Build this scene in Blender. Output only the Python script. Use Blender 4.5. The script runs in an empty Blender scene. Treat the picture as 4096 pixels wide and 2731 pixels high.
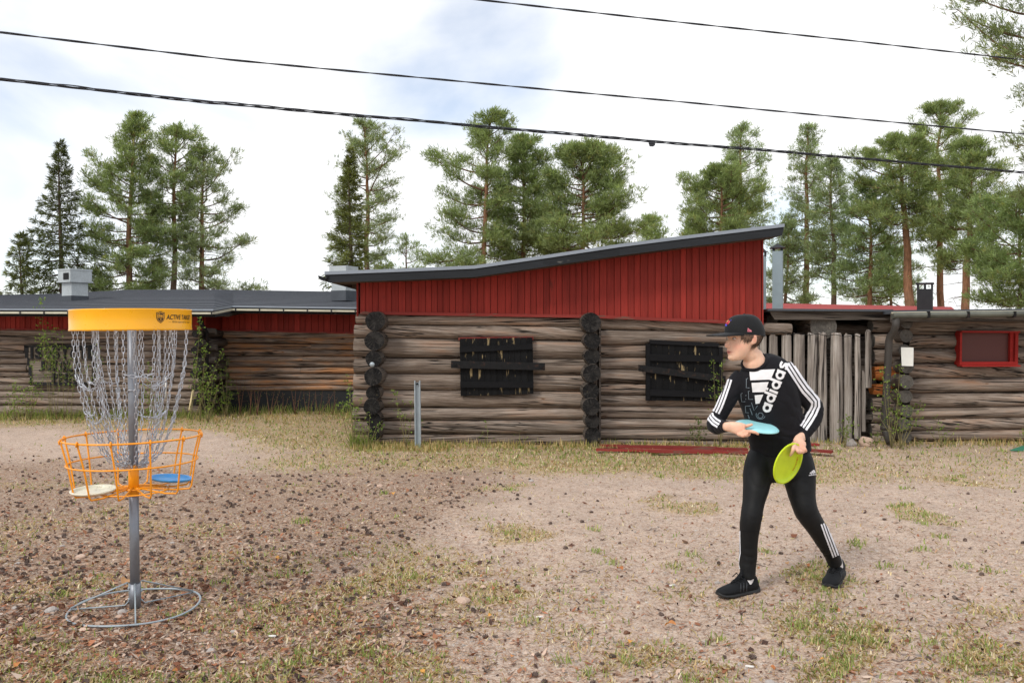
import bpy, bmesh, math, random
import numpy as np
from mathutils import Vector, Matrix, Euler, noise
from mathutils.bvhtree import BVHTree

SC = bpy.context.scene
COL = SC.collection
R = math.radians
random.seed(7)
rng = np.random.default_rng(11)

# ------------------------------------------------------------------ camera, sky, sun, exposure
F, CX, HY, CH = 3430.0, 2048.0, 1328.0, 1.28      # focal length in photo pixels, optical axis, horizon row, eye height
cam_d = bpy.data.cameras.new('camera')
cam_d.sensor_width = 36.0
cam_d.lens = 36.0 * F / 4096.0
cam_d.shift_y = -37.5 / 4096.0
cam_d.clip_start = 0.05
cam_d.clip_end = 2000
cam = bpy.data.objects.new('camera', cam_d)
cam.location = (0, 0, CH)
cam.rotation_euler = (R(90), 0, 0)
COL.objects.link(cam)
SC.camera = cam

SUN_EL, SUN_AZ = R(44), R(222)       # azimuth measured clockwise from +Y (view direction): behind the camera, to its left
world = bpy.data.worlds.new('World')
SC.world = world
world.use_nodes = True
wn = world.node_tree
wn.nodes.clear()
w_out = wn.nodes.new('ShaderNodeOutputWorld')
w_bg = wn.nodes.new('ShaderNodeBackground')
w_bg.inputs['Strength'].default_value = 0.15
w_sky = wn.nodes.new('ShaderNodeTexSky')
w_sky.sky_type = 'NISHITA'
w_sky.sun_disc = False
w_sky.sun_elevation = SUN_EL
w_sky.sun_rotation = SUN_AZ
w_sky.dust_density = 0.3
w_sky.ozone_density = 3.0
w_tc = wn.nodes.new('ShaderNodeTexCoord')
w_map = wn.nodes.new('ShaderNodeMapping')
w_map.inputs['Location'].default_value = (4.4, 2.0, 3.3)
w_map.inputs['Scale'].default_value = (1.0, 1.0, 1.9)
w_n1 = wn.nodes.new('ShaderNodeTexNoise')
w_n1.inputs['Scale'].default_value = 2.6
w_n1.inputs['Detail'].default_value = 7
w_n1.inputs['Roughness'].default_value = 0.5
w_n1.inputs['Distortion'].default_value = 0.3
w_r1 = wn.nodes.new('ShaderNodeValToRGB')
w_r1.color_ramp.elements[0].position = 0.34
w_r1.color_ramp.elements[0].color = (0.40, 0.40, 0.40, 1)
w_r1.color_ramp.elements[1].position = 0.54
w_r1.color_ramp.elements[1].color = (1, 1, 1, 1)
w_mix = wn.nodes.new('ShaderNodeMix')
w_mix.data_type = 'RGBA'
w_mix.inputs['B'].default_value = (7.2, 7.25, 7.35, 1)
wn.links.new(w_tc.outputs['Generated'], w_map.inputs['Vector'])
wn.links.new(w_map.outputs['Vector'], w_n1.inputs['Vector'])
wn.links.new(w_n1.outputs['Fac'], w_r1.inputs['Fac'])
wn.links.new(w_r1.outputs['Color'], w_mix.inputs['Factor'])
wn.links.new(w_sky.outputs['Color'], w_mix.inputs['A'])
wn.links.new(w_mix.outputs['Result'], w_bg.inputs['Color'])
wn.links.new(w_bg.outputs['Background'], w_out.inputs['Surface'])

sun_d = bpy.data.lights.new('sun', 'SUN')
sun_d.energy = 1.7
sun_d.angle = R(13)
sun_d.color = (1.0, 0.95, 0.87)
sun = bpy.data.objects.new('sun', sun_d)
sdir = Vector((math.sin(SUN_AZ) * math.cos(SUN_EL), math.cos(SUN_AZ) * math.cos(SUN_EL), math.sin(SUN_EL)))
sun.rotation_euler = sdir.to_track_quat('Z', 'Y').to_euler()
sun.location = (-8, -8, 14)
COL.objects.link(sun)

SC.view_settings.view_transform = 'Standard'
SC.view_settings.look = 'None'
SC.view_settings.exposure = 0.12
SC.view_settings.gamma = 1.0
SC.view_settings.use_curve_mapping = False
SC.render.engine = 'CYCLES'
SC.cycles.use_denoising = True
SC.cycles.use_adaptive_sampling = True
SC.cycles.adaptive_threshold = 0.02
SC.cycles.max_bounces = 4
SC.cycles.diffuse_bounces = 2
SC.cycles.glossy_bounces = 2
SC.cycles.transmission_bounces = 3
SC.cycles.transparent_max_bounces = 6

# ------------------------------------------------------------------ helpers
def W(px, py, D):
    """the world point seen at photo pixel (px, py) at distance D along the view direction"""
    return Vector(((px - CX) / F * D, D, CH + (HY - py) / F * D))
def GD(py): return CH * F / (py - HY)
def G(px, py):
    D = GD(py)
    return Vector(((px - CX) / F * D, D, 0))
def ground_h(x, y):
    return (0.010 * np.sin(x * 1.3 + 0.7) * np.cos(y * 0.9) + 0.007 * np.sin(x * 3.1 + y * 2.3)
            + 0.004 * np.sin(x * 7.3 - y * 5.1 + 1.0) + 0.003 * np.cos(x * 11.7 + y * 13.1))
def gh(x, y): return float(ground_h(x, y))
def lerp(a, b, t): return a + (b - a) * t

def tag(o, label=None, cat=None, group=None, kind=None):
    if label: o['label'] = label
    if cat: o['category'] = cat
    if group: o['group'] = group
    if kind: o['kind'] = kind
    return o
def link(name, me, parent=None, loc=None, rot=None):
    o = bpy.data.objects.new(name, me)
    COL.objects.link(o)
    if parent: o.parent = parent
    if loc is not None: o.location = loc
    if rot is not None: o.rotation_euler = rot
    return o
def empty(name, loc=(0, 0, 0), rot=(0, 0, 0)):
    o = bpy.data.objects.new(name, None)
    o.empty_display_size = 0.1
    COL.objects.link(o)
    o.location = loc; o.rotation_euler = rot
    return o

class MB:
    """collects polygons; build() links them as one mesh object (coordinates are given in world space and stored relative to the parent's origin)"""
    def __init__(s): s.v = []; s.f = []; s.m = []; s.sm = []
    def add(s, verts, faces, mi=0, smooth=False):
        o = len(s.v)
        s.v.extend([tuple(v) for v in verts])
        for f in faces:
            s.f.append(tuple(i + o for i in f)); s.m.append(mi); s.sm.append(smooth)
        return s
    def hexa(s, p, mi=0):
        """p: 4 bottom points then 4 top points, same winding (counter-clockwise from above)"""
        return s.add(p, [(3, 2, 1, 0), (4, 5, 6, 7), (0, 1, 5, 4), (1, 2, 6, 5), (2, 3, 7, 6), (3, 0, 4, 7)], mi)
    def box(s, lo, hi, mi=0, M=None):
        x0, y0, z0 = lo; x1, y1, z1 = hi
        p = [Vector(q) for q in ((x0, y0, z0), (x1, y0, z0), (x1, y1, z0), (x0, y1, z0), (x0, y0, z1), (x1, y0, z1), (x1, y1, z1), (x0, y1, z1))]
        if M: p = [M @ q for q in p]
        return s.hexa(p, mi)
    def prism(s, poly, dvec, mi=0):
        """polygon (list of 3-D points) extruded by dvec"""
        n = len(poly); d = Vector(dvec)
        a = [Vector(p) for p in poly]; b = [p + d for p in a]
        return s.add(a + b, [tuple(range(n)), tuple(range(2 * n - 1, n - 1, -1))] + [(i, i + n, (i + 1) % n + n, (i + 1) % n) for i in range(n)], mi)
    def tube(s, path, rad, n=8, mi=0, cap=True, smooth=True, closed=False, flat=1.0, up=None):
        path = [Vector(p) for p in path]; k = len(path)
        if not hasattr(rad, '__len__'): rad = [rad] * k
        vs = []; fs = []
        t0 = None; nrm = None
        for i in range(k):
            if closed: t = path[(i + 1) % k] - path[i - 1]
            else: t = path[min(i + 1, k - 1)] - path[max(i - 1, 0)]
            if t.length < 1e-9: t = Vector((0, 0, 1))
            t.normalize()
            if nrm is None:
                ref = Vector(up) if up else (Vector((0, 0, 1)) if abs(t.z) < 0.9 else Vector((1, 0, 0)))
                nrm = ref - t * ref.dot(t)
            else:
                nrm = nrm - t * nrm.dot(t)
            nrm.normalize(); bi = t.cross(nrm)
            for j in range(n):
                a = 2 * math.pi * j / n
                vs.append(path[i] + nrm * (math.cos(a) * rad[i]) + bi * (math.sin(a) * rad[i] * flat))
        rng_i = k if closed else k - 1
        for i in range(rng_i):
            for j in range(n):
                a = i * n + j; b = i * n + (j + 1) % n; c = ((i + 1) % k) * n + (j + 1) % n; d = ((i + 1) % k) * n + j
                fs.append((a, b, c, d))
        s.add(vs, fs, mi, smooth)
        if cap and not closed:
            o = len(s.v) - k * n
            s.f.append(tuple(o + j for j in range(n - 1, -1, -1))); s.m.append(mi); s.sm.append(False)
            s.f.append(tuple(o + (k - 1) * n + j for j in range(n))); s.m.append(mi); s.sm.append(False)
        return s
    def lathe(s, prof, n=32, M=None, mi=0, smooth=True):
        """prof: (r, z) pairs from bottom to top, spun round Z"""
        vs = []; fs = []; k = len(prof)
        for r, z in prof:
            for j in range(n):
                a = 2 * math.pi * j / n
                v = Vector((r * math.cos(a), r * math.sin(a), z))
                vs.append(M @ v if M else v)
        for i in range(k - 1):
            for j in range(n):
                fs.append((i * n + j, i * n + (j + 1) % n, (i + 1) * n + (j + 1) % n, (i + 1) * n + j))
        s.add(vs, fs, mi, smooth)
        return s
    def mesh(s, name, mats, origin=(0, 0, 0)):
        me = bpy.data.meshes.new(name)
        ox, oy, oz = origin
        me.from_pydata([(x - ox, y - oy, z - oz) for x, y, z in s.v], [], s.f)
        for m in (mats if isinstance(mats, (list, tuple)) else [mats]): me.materials.append(m)
        me.polygons.foreach_set('material_index', s.m)
        me.polygons.foreach_set('use_smooth', s.sm)
        me.update()
        return me
    def build(s, name, mats, parent=None, origin=None):
        """origin: world position of the object's own origin (default: the parent's chain of locations)"""
        base = Vector((0, 0, 0)); p = parent
        while p is not None:
            base += Vector(p.location); p = p.parent
        org = Vector(origin) if origin is not None else base
        o = link(name, s.mesh(name, mats, org), parent)
        o.location = org - base
        return o

def tri_mesh(name, v, t, mats, col=None, smooth=False):
    """fast mesh from numpy arrays (triangles), optional per-vertex colour 'Col'"""
    me = bpy.data.meshes.new(name)
    v = np.asarray(v, dtype=np.float32); t = np.asarray(t, dtype=np.int32)
    me.vertices.add(len(v)); me.vertices.foreach_set('co', v.ravel())
    me.loops.add(t.size); me.loops.foreach_set('vertex_index', t.ravel())
    me.polygons.add(len(t))
    k = t.shape[1]
    me.polygons.foreach_set('loop_start', np.arange(0, t.size, k, dtype=np.int32))
    me.polygons.foreach_set('loop_total', np.full(len(t), k, dtype=np.int32))
    if smooth: me.polygons.foreach_set('use_smooth', np.ones(len(t), dtype=bool))
    if col is not None:
        ca = me.color_attributes.new('Col', 'FLOAT_COLOR', 'POINT')
        c = np.ones((len(v), 4), dtype=np.float32); c[:, :3] = col
        ca.data.foreach_set('color', c.ravel())
    for m in (mats if isinstance(mats, (list, tuple)) else [mats]): me.materials.append(m)
    me.update(); me.validate()
    return me

# ------------------------------------------------------------------ materials
def srgb(r, g, b):
    f = lambda c: (c / 255 / 12.92) if c <= 10 else ((c / 255 + 0.055) / 1.055) ** 2.4
    return (f(r), f(g), f(b), 1.0)
MATS = {}
class NT:
    def __init__(s, name):
        s.m = bpy.data.materials.new(name); s.m.use_nodes = True
        s.t = s.m.node_tree; s.t.nodes.clear()
        s.out = s.t.nodes.new('ShaderNodeOutputMaterial')
        s.b = s.t.nodes.new('ShaderNodeBsdfPrincipled')
        s.t.links.new(s.b.outputs[0], s.out.inputs['Surface'])
        MATS[name] = s.m
    def n(s, typ, ins=None, **kw):
        nd = s.t.nodes.new(typ)
        for k, v in kw.items(): setattr(nd, k, v)
        for k, v in (ins or {}).items(): s.set(nd.inputs[k], v)
        return nd
    def set(s, sock, v):
        if isinstance(v, bpy.types.NodeSocket): s.t.links.new(v, sock)
        else: sock.default_value = v
    def p(s, **kw):
        for k, v in kw.items(): s.set(s.b.inputs[k.replace('_', ' ')], v)
    def coord(s, which='Object'): return s.n('ShaderNodeTexCoord').outputs[which]
    def mapping(s, vec, scale=(1, 1, 1), loc=(0, 0, 0), rot=(0, 0, 0)):
        return s.n('ShaderNodeMapping', {'Vector': vec, 'Scale': scale, 'Location': loc, 'Rotation': rot}).outputs[0]
    def rand_offset(s, vec, k=37.0):
        oi = s.n('ShaderNodeObjectInfo').outputs['Random']
        m = s.n('ShaderNodeMath', {0: oi, 1: k}, operation='MULTIPLY').outputs[0]
        return s.n('ShaderNodeVectorMath', {0: vec, 1: m}, operation='ADD').outputs[0]
    def noise(s, vec, scale=5, detail=4, rough=0.5, dist=0.0):
        return s.n('ShaderNodeTexNoise', {'Vector': vec, 'Scale': scale, 'Detail': detail, 'Roughness': rough, 'Distortion': dist}).outputs['Fac']
    def ramp(s, fac, stops, interp='LINEAR'):
        nd = s.n('ShaderNodeValToRGB', {'Fac': fac}); cr = nd.color_ramp; cr.interpolation = interp
        while len(cr.elements) < len(stops): cr.elements.new(0.5)
        for e, (p, c) in zip(cr.elements, stops):
            e.position = p; e.color = c if hasattr(c, '__len__') else (c, c, c, 1)
        return nd.outputs['Color']
    def mix(s, fac, a, b, mode='MIX'):
        nd = s.n('ShaderNodeMix', data_type='RGBA', blend_type=mode)
        s.set(nd.inputs['Factor'], fac); s.set(nd.inputs['A'], a); s.set(nd.inputs['B'], b)
        return nd.outputs['Result']
    def math(s, op, a, b=0.0):
        return s.n('ShaderNodeMath', {0: a, 1: b}, operation=op).outputs[0]
    def bump(s, h, strength=0.3, dist=0.01):
        s.p(Normal=s.n('ShaderNodeBump', {'Height': h, 'Strength': strength, 'Distance': dist}).outputs[0])
    def attr(s, name='Col'): return s.n('ShaderNodeAttribute', attribute_name=name).outputs['Color']

def plain(name, col, rough=0.6, metal=0.0, var=0.12, scale=20.0, bump=0.1, spec=0.4, dirt=None):
    if name in MATS: return MATS[name]
    m = NT(name); c = m.rand_offset(m.coord())
    n1 = m.noise(c, scale, 5, 0.6); n2 = m.noise(c, scale * 0.15, 2)
    f = m.math('ADD', m.math('MULTIPLY', n1, 0.6), m.math('MULTIPLY', n2, 0.4))
    lo = [x * (1 - var * 1.6) for x in col[:3]] + [1]; hi = [min(1, x * (1 + var * 1.6)) for x in col[:3]] + [1]
    colr = m.ramp(f, [(0.3, lo), (0.7, hi)])
    if dirt:
        d = m.noise(c, scale * 0.5, 6, 0.7)
        colr = m.mix(m.ramp(d, [(0.55, 0), (0.75, dirt[1])]), colr, dirt[0])
    m.p(Base_Color=colr, Roughness=m.ramp(n1, [(0.2, max(0.02, rough - 0.08)), (0.8, min(1, rough + 0.1))]), Metallic=metal)
    m.b.inputs['Specular IOR Level'].default_value = spec
    if bump: m.bump(n1, bump, 0.004)
    return m.m

def wood(name, light, mid, dark, accent, acc_lo=0.62, acc_hi=0.8, twist=0.25, rough=0.85, fine=34.0):
    """weathered log or board, grain along the object's local X"""
    if name in MATS: return MATS[name]
    m = NT(name); c0 = m.coord(); c = m.rand_offset(c0, 61.0)
    rnd = m.n('ShaderNodeObjectInfo').outputs['Random']
    sep = m.n('ShaderNodeSeparateXYZ', {0: c}); X, Y, Z = sep.outputs
    tw = m.math('MULTIPLY', m.math('SUBTRACT', m.math('FRACT', m.math('MULTIPLY', rnd, 7.3)), 0.35), twist)
    tz = m.math('ADD', Z, m.math('MULTIPLY', X, tw))
    def strip(kx): return m.n('ShaderNodeCombineXYZ', {0: m.math('MULTIPLY', X, kx), 1: Y, 2: tz}).outputs[0]
    grain = m.noise(strip(0.03), fine * 2.6, 5, 0.7, 0.0)
    streak = m.noise(strip(0.028), fine * 0.5, 4, 0.6, 0.0)
    big = m.noise(m.mapping(c, (0.9, 3.0, 3.0)), 1.5, 4, 0.6)
    fac = m.math('ADD', m.math('MULTIPLY', grain, 0.45), m.math('ADD', m.math('MULTIPLY', streak, 0.30), m.math('MULTIPLY', big, 0.25)))
    col = m.ramp(fac, [(0.33, dark), (0.47, mid), (0.64, light)])
    acc = m.ramp(m.math('ADD', m.math('MULTIPLY', streak, 0.45), m.math('MULTIPLY', big, 0.55)), [(acc_lo, 0), (acc_hi, 0.7)])
    col = m.mix(acc, col, accent)
    col = m.mix(1.0, col, m.ramp(rnd, [(0, 0.78), (1, 1.16)]), 'MULTIPLY')
    crack_n = m.noise(strip(0.016), fine * 0.6, 2, 0.5, 0.0)
    crack = m.ramp(crack_n, [(0.477, 0), (0.493, 1), (0.507, 1), (0.523, 0)])
    ck = m.mix(1.0, crack, m.ramp(m.noise(m.mapping(c, (0.8, 2, 2)), 2.0, 2), [(0.36, 0.15), (0.5, 1.0)]), 'MULTIPLY')
    col = m.mix(ck, col, (0.010, 0.008, 0.007, 1))
    kn = m.n('ShaderNodeTexVoronoi', {'Vector': m.mapping(c, (1.0, 2.6, 2.6)), 'Scale': 2.1})
    knot = m.ramp(kn.outputs['Distance'], [(0.03, 0.85), (0.075, 0)])
    col = m.mix(knot, col, [x * 0.45 for x in accent[:3]] + [1])
    m.p(Base_Color=col, Roughness=rough)
    m.b.inputs['Specular IOR Level'].default_value = 0.2
    h = m.math('SUBTRACT', m.math('ADD', m.math('MULTIPLY', grain, .5), streak), m.math('MULTIPLY', ck, 0.8))
    m.bump(h, 0.8, 0.014)
    return m.m

def paint_wood(name, col, flake, worn, worn_at=0.66, grain_axis='Z', rough=0.75, spec=0.25):
    """painted board, grain along local X or Z, paint worn off in flecks"""
    if name in MATS: return MATS[name]
    m = NT(name); c = m.rand_offset(m.coord(), 53.0)
    sc = (1, 1, 0.06) if grain_axis == 'Z' else (0.06, 1, 1)
    v = m.mapping(c, sc)
    g = m.noise(v, 60, 5, 0.65, 0.2); s2 = m.noise(v, 16, 3, 0.6)
    cl = m.ramp(m.math('ADD', m.math('MULTIPLY', g, 0.5), m.math('MULTIPLY', s2, 0.5)),
                [(0.3, [x * 0.7 for x in col[:3]] + [1]), (0.7, [min(1, x * 1.28) for x in col[:3]] + [1])])
    tone = m.ramp(m.n('ShaderNodeObjectInfo').outputs['Random'], [(0, 0.8), (1, 1.18)])
    cl = m.mix(1.0, cl, tone, 'MULTIPLY')
    w = m.math('ADD', m.math('MULTIPLY', m.noise(m.mapping(c, (1, 1, 0.22) if grain_axis == 'Z' else (0.22, 1, 1)), 26, 4, 0.6), 0.6), m.math('MULTIPLY', m.noise(c, 3.0, 2), 0.4))
    cl = m.mix(m.ramp(w, [(worn_at, 0), (worn_at + 0.03, flake)]), cl, worn)
    m.p(Base_Color=cl, Roughness=rough)
    m.b.inputs['Specular IOR Level'].default_value = spec
    m.bump(g, 0.35, 0.006)
    return m.m

def leaf_mat(name, tint=(1, 1, 1), transl=0.3, rough=0.6):
    """foliage coloured by the vertex colour 'Col'"""
    if name in MATS: return MATS[name]
    m = NT(name)
    col = m.mix(1.0, m.attr('Col'), (*tint, 1), 'MULTIPLY')
    m.p(Base_Color=col, Roughness=rough)
    m.b.inputs['Specular IOR Level'].default_value = 0.25
    tr = m.n('ShaderNodeBsdfTranslucent', {'Color': m.mix(1.0, col, (1.15, 1.25, 0.6, 1), 'MULTIPLY')})
    mx = m.n('ShaderNodeMixShader', {0: transl, 1: m.b.outputs[0], 2: tr.outputs[0]})
    m.t.links.new(mx.outputs[0], m.out.inputs['Surface'])
    return m.m

M_LOG = wood('weathered_log', srgb(182, 171, 160), srgb(126, 111, 99), srgb(64, 53, 46), srgb(150, 102, 64), 0.52, 0.68)
M_LOG_WARM = wood('weathered_warm_log', srgb(188, 176, 164), srgb(124, 106, 93), srgb(56, 47, 42), srgb(190, 122, 56), 0.48, 0.60, 0.1)
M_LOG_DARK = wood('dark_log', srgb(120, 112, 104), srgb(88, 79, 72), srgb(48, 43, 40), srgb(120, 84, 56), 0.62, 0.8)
M_SLAB = wood('grey_slab', srgb(190, 183, 175), srgb(142, 133, 125), srgb(76, 67, 61), srgb(168, 112, 72), 0.58, 0.74, 0.05)
M_RED = paint_wood('red_paint', srgb(141, 46, 38), 0.55, srgb(84, 40, 33), 0.63)
M_RED_FLAT = paint_wood('red_paint_planks', srgb(132, 50, 44), 0.75, srgb(106, 82, 70), 0.55, 'X')
M_BLACKWOOD = paint_wood('black_paint', srgb(24, 24, 25), 0.85, srgb(150, 132, 98), 0.585, spec=.1)
M_BLACKWOOD_X = paint_wood('black_paint_battens', srgb(27, 27, 29), 0.7, srgb(140, 122, 90), 0.66, 'X', spec=.1)
M_FASCIA = paint_wood('fascia_paint', srgb(38, 41, 45), 0.6, srgb(130, 128, 122), 0.65, 'X')
M_FLASH = plain('flashing_metal', srgb(140, 148, 158), 0.45, 0.3, 0.06, 8, 0.02)
M_IRON = plain('black_iron', srgb(30, 30, 31), 0.7, 0.0, 0.3, 30, 0.2, spec=.15, dirt=(srgb(96, 62, 44), 0.5))
M_GALV = plain('galvanised', srgb(158, 168, 174), 0.5, 0.35, 0.10, 14, 0.04)
M_DUCT = plain('duct_paint', srgb(150, 166, 172), 0.5, 0.2, 0.08, 6, 0.03)
M_BLACKMETAL = plain('black_metal', srgb(38, 40, 43), 0.5, 0.2, 0.15, 20, 0.05)
M_CORE = plain('dark_core', srgb(34, 30, 28), 0.95, 0, 0.2, 10, 0)

# ------------------------------------------------------------------ ground
def smooth(e0, e1, x):
    t = np.clip((x - e0) / (e1 - e0), 0, 1); return t * t * (3 - 2 * t)
def vnoise(x, y, s, seed=0.0):
    """cheap smooth pseudo-noise in 0..1"""
    x = x * s + seed * 13.7; y = y * s - seed * 7.1
    v = (np.sin(x * 1.0 + 1.7 * np.sin(y * 0.7 + seed)) + np.sin(y * 1.3 + 1.3 * np.sin(x * 0.9 - seed * 2)) + np.sin((x + y) * 0.8 + 2.1 * np.sin((x - y) * 0.6)) + 0.6 * np.sin(x * 2.7 - y * 2.1 + np.sin(y * 3.1)))
    return np.clip(v / 7.2 + 0.5, 0, 1)
def masks(x, y):
    """litter (needles, bark and cones on the left), grass (several strips and patches), sand (the bare track)"""
    px = x / np.maximum(y, 0.5) * F + CX
    edge = vnoise(x, y, 1.6, 1.0) - 0.5
    litter = (1 - smooth(-1.3, 0.2, x - 0.10 * (y - 4) + edge * 1.2)) * smooth(2.0, 3.6, y + edge) * (1 - smooth(7.6, 9.4, y + edge * 1.4))
    g_wall = smooth(-.5, .5, y + edge * 1.4 + 0.12 * x - (7.8 + 3.0 * (1 - smooth(-4.4, -1.4, x)))) * (1 - 0.6 * smooth(2.0, 4.0, x) * (y < 9.9))
    n2 = vnoise(x, y, 2.4, 3.0); n3 = vnoise(x, y, 5.5, 5.0)
    g_front = .8 * smooth(0.48, 0.85, 0.55 * n2 + 0.45 * n3) * (1 - smooth(4.3, 5.3, y + 0.35 * x))
    g_front = np.maximum(g_front, 0.9 * np.exp(-(((x + 0.75) / 0.75) ** 2 + ((y - 4.4) / 0.7) ** 2)) * smooth(0.3, 0.6, n3))
    g_front = np.maximum(g_front, 0.45 * (1 - smooth(3.3, 3.9, y + edge * 0.8)) * smooth(0.45, 0.75, n3))
    g_spots = 0.7 * smooth(0.70, 0.80, vnoise(x, y, 3.3, 8.0)) * (y < 8)
    grass = np.clip(np.maximum(np.maximum(g_wall, g_front), g_spots) * (1 - 0.55 * litter), 0, 1)
    sand = np.clip((1 - litter) * (1 - grass) * smooth(3.8, 5.5, y + edge), 0, 1)
    return litter, grass, sand

xs = np.unique(np.concatenate([np.linspace(-90, -12, 14), np.linspace(-12, -6, 25), np.linspace(-6, 6, 200), np.linspace(6, 12, 25), np.linspace(12, 90, 14)]))
ys = np.unique(np.concatenate([np.linspace(-60, 1, 12), np.linspace(1, 11, 200), np.linspace(11, 18, 40), np.linspace(18, 160, 24)]))
gx, gy = np.meshgrid(xs, ys)
gz = ground_h(gx, gy) * (1 - smooth(15, 22, np.hypot(gx, gy)))
li, gr, sa = masks(gx.ravel(), gy.ravel())
V = np.stack([gx.ravel(), gy.ravel(), gz.ravel()], 1)
nx, ny = len(xs), len(ys)
ii, jj = np.meshgrid(np.arange(nx - 1), np.arange(ny - 1))
q = (jj * nx + ii).ravel()
Q = np.stack([q, q + 1, q + 1 + nx, q + nx], 1)
gm = NT('ground_soil')
gc = gm.coord()
a_s = gm.n('ShaderNodeSeparateColor', {0: gm.attr('Col')}).outputs
f1 = gm.noise(gc, 95, 6, 0.7); f2 = gm.noise(gc, 26, 5, 0.65); f3 = gm.noise(gc, 3.0, 4, 0.6)
fm = gm.math('ADD', gm.math('MULTIPLY', f1, 0.6), gm.math('MULTIPLY', f2, 0.4))
sandc = gm.ramp(fm, [(0.34, srgb(104, 86, 74)), (0.46, srgb(164, 142, 126)), (0.58, srgb(194, 174, 158)), (0.72, srgb(214, 200, 188))])
litc = gm.ramp(fm, [(0.34, srgb(74, 58, 47)), (0.46, srgb(130, 106, 89)), (0.57, srgb(164, 141, 122)), (0.70, srgb(200, 183, 166))])
grac = gm.ramp(fm, [(0.34, srgb(96, 80, 58)), (0.5, srgb(162, 138, 106)), (0.66, srgb(198, 176, 142))])
brk = gm.ramp(f2, [(0.35, -0.35), (0.65, 0.35)])
lf = gm.n('ShaderNodeClamp', {0: gm.math('ADD', a_s[0], gm.math('MULTIPLY', gm.math('SUBTRACT', f2, 0.5), 1.2))}).outputs[0]
gf = gm.n('ShaderNodeClamp', {0: gm.math('ADD', a_s[1], gm.math('MULTIPLY', gm.math('SUBTRACT', f2, 0.5), 1.2))}).outputs[0]
gcol = gm.mix(lf, sandc, litc)
gcol = gm.mix(gf, gcol, grac)
gcol = gm.mix(1.0, gcol, gm.ramp(f3, [(0.3, 1.0), (0.7, 1.24)]), 'MULTIPLY')
vor = gm.n('ShaderNodeTexVoronoi', {'Vector': gc, 'Scale': 130.0}).outputs
spk = gm.ramp(gm.n('ShaderNodeSeparateColor', {0: vor['Color']}).outputs[0], [(0.86, 0), (0.9, 0.55)])
gcol = gm.mix(spk, gcol, srgb(206, 198, 190))
gm.p(Base_Color=gcol, Roughness=0.95)
gm.b.inputs['Specular IOR Level'].default_value = 0.15
gm.bump(gm.math('ADD', fm, gm.math('MULTIPLY', vor['Distance'], 0.3)), 0.6, 0.015)
ground = link('ground', tri_mesh('ground', V, Q, gm.m, np.stack([li, gr, sa], 1), True))
tag(ground, 'sandy gravel yard with needle litter and thin grass', 'ground', kind='structure')

# ------------------------------------------------------------------ log building pieces
def end_mat(name, base, rim, flaw):
    m = NT(name); c0 = m.coord(); c = m.rand_offset(c0, 29.0)
    sep = m.n('ShaderNodeSeparateXYZ', {0: c0}).outputs
    ang = m.math('ARCTAN2', sep[2], sep[1])
    rad = m.math('SQRT', m.math('ADD', m.math('MULTIPLY', sep[1], sep[1]), m.math('MULTIPLY', sep[2], sep[2])))
    oi = m.n('ShaderNodeObjectInfo').outputs['Random']
    cv = m.n('ShaderNodeCombineXYZ', {0: m.math('MULTIPLY', ang, 1.3), 1: m.math('MULTIPLY', rad, 2.0), 2: m.math('MULTIPLY', oi, 40)}).outputs[0]
    crk = m.noise(cv, 2.6, 3, 0.6)
    n1 = m.noise(c, 40, 5, 0.65)
    ring = m.noise(m.n('ShaderNodeCombineXYZ', {0: m.math('MULTIPLY', rad, 90), 1: m.math('MULTIPLY', ang, 0.4), 2: oi}).outputs[0], 1.0, 2)
    col = m.ramp(m.math('ADD', m.math('MULTIPLY', n1, 0.6), m.math('MULTIPLY', ring, 0.4)), [(0.3, base), (0.7, rim)])
    ck = m.ramp(crk, [(0.475, 0), (0.5, 1), (0.525, 0)])
    col = m.mix(m.math('MULTIPLY', ck, .55), col, srgb(96, 92, 88))
    edge = m.ramp(m.noise(c, 9, 3), [(.5, 0), (.7, .4)])
    col = m.mix(edge, col, srgb(78, 75, 72))
    fl = m.ramp(m.math('ADD', m.math('MULTIPLY', crk, 0.5), m.math('MULTIPLY', m.noise(c, 14, 2), 0.5)), [(0.66, 0), (0.69, 0.8)])
    col = m.mix(fl, col, flaw)
    m.p(Base_Color=col, Roughness=0.85)
    m.b.inputs['Specular IOR Level'].default_value = 0.08
    m.bump(m.math('SUBTRACT', n1, ck), 0.6, 0.008)
    return m.m
M_END = end_mat('black_log_end', srgb(17, 17, 18), srgb(44, 43, 43), srgb(168, 150, 108))
M_END_GREY = end_mat('grey_log_end', srgb(66, 62, 58), srgb(112, 108, 102), srgb(150, 140, 126))

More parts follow.
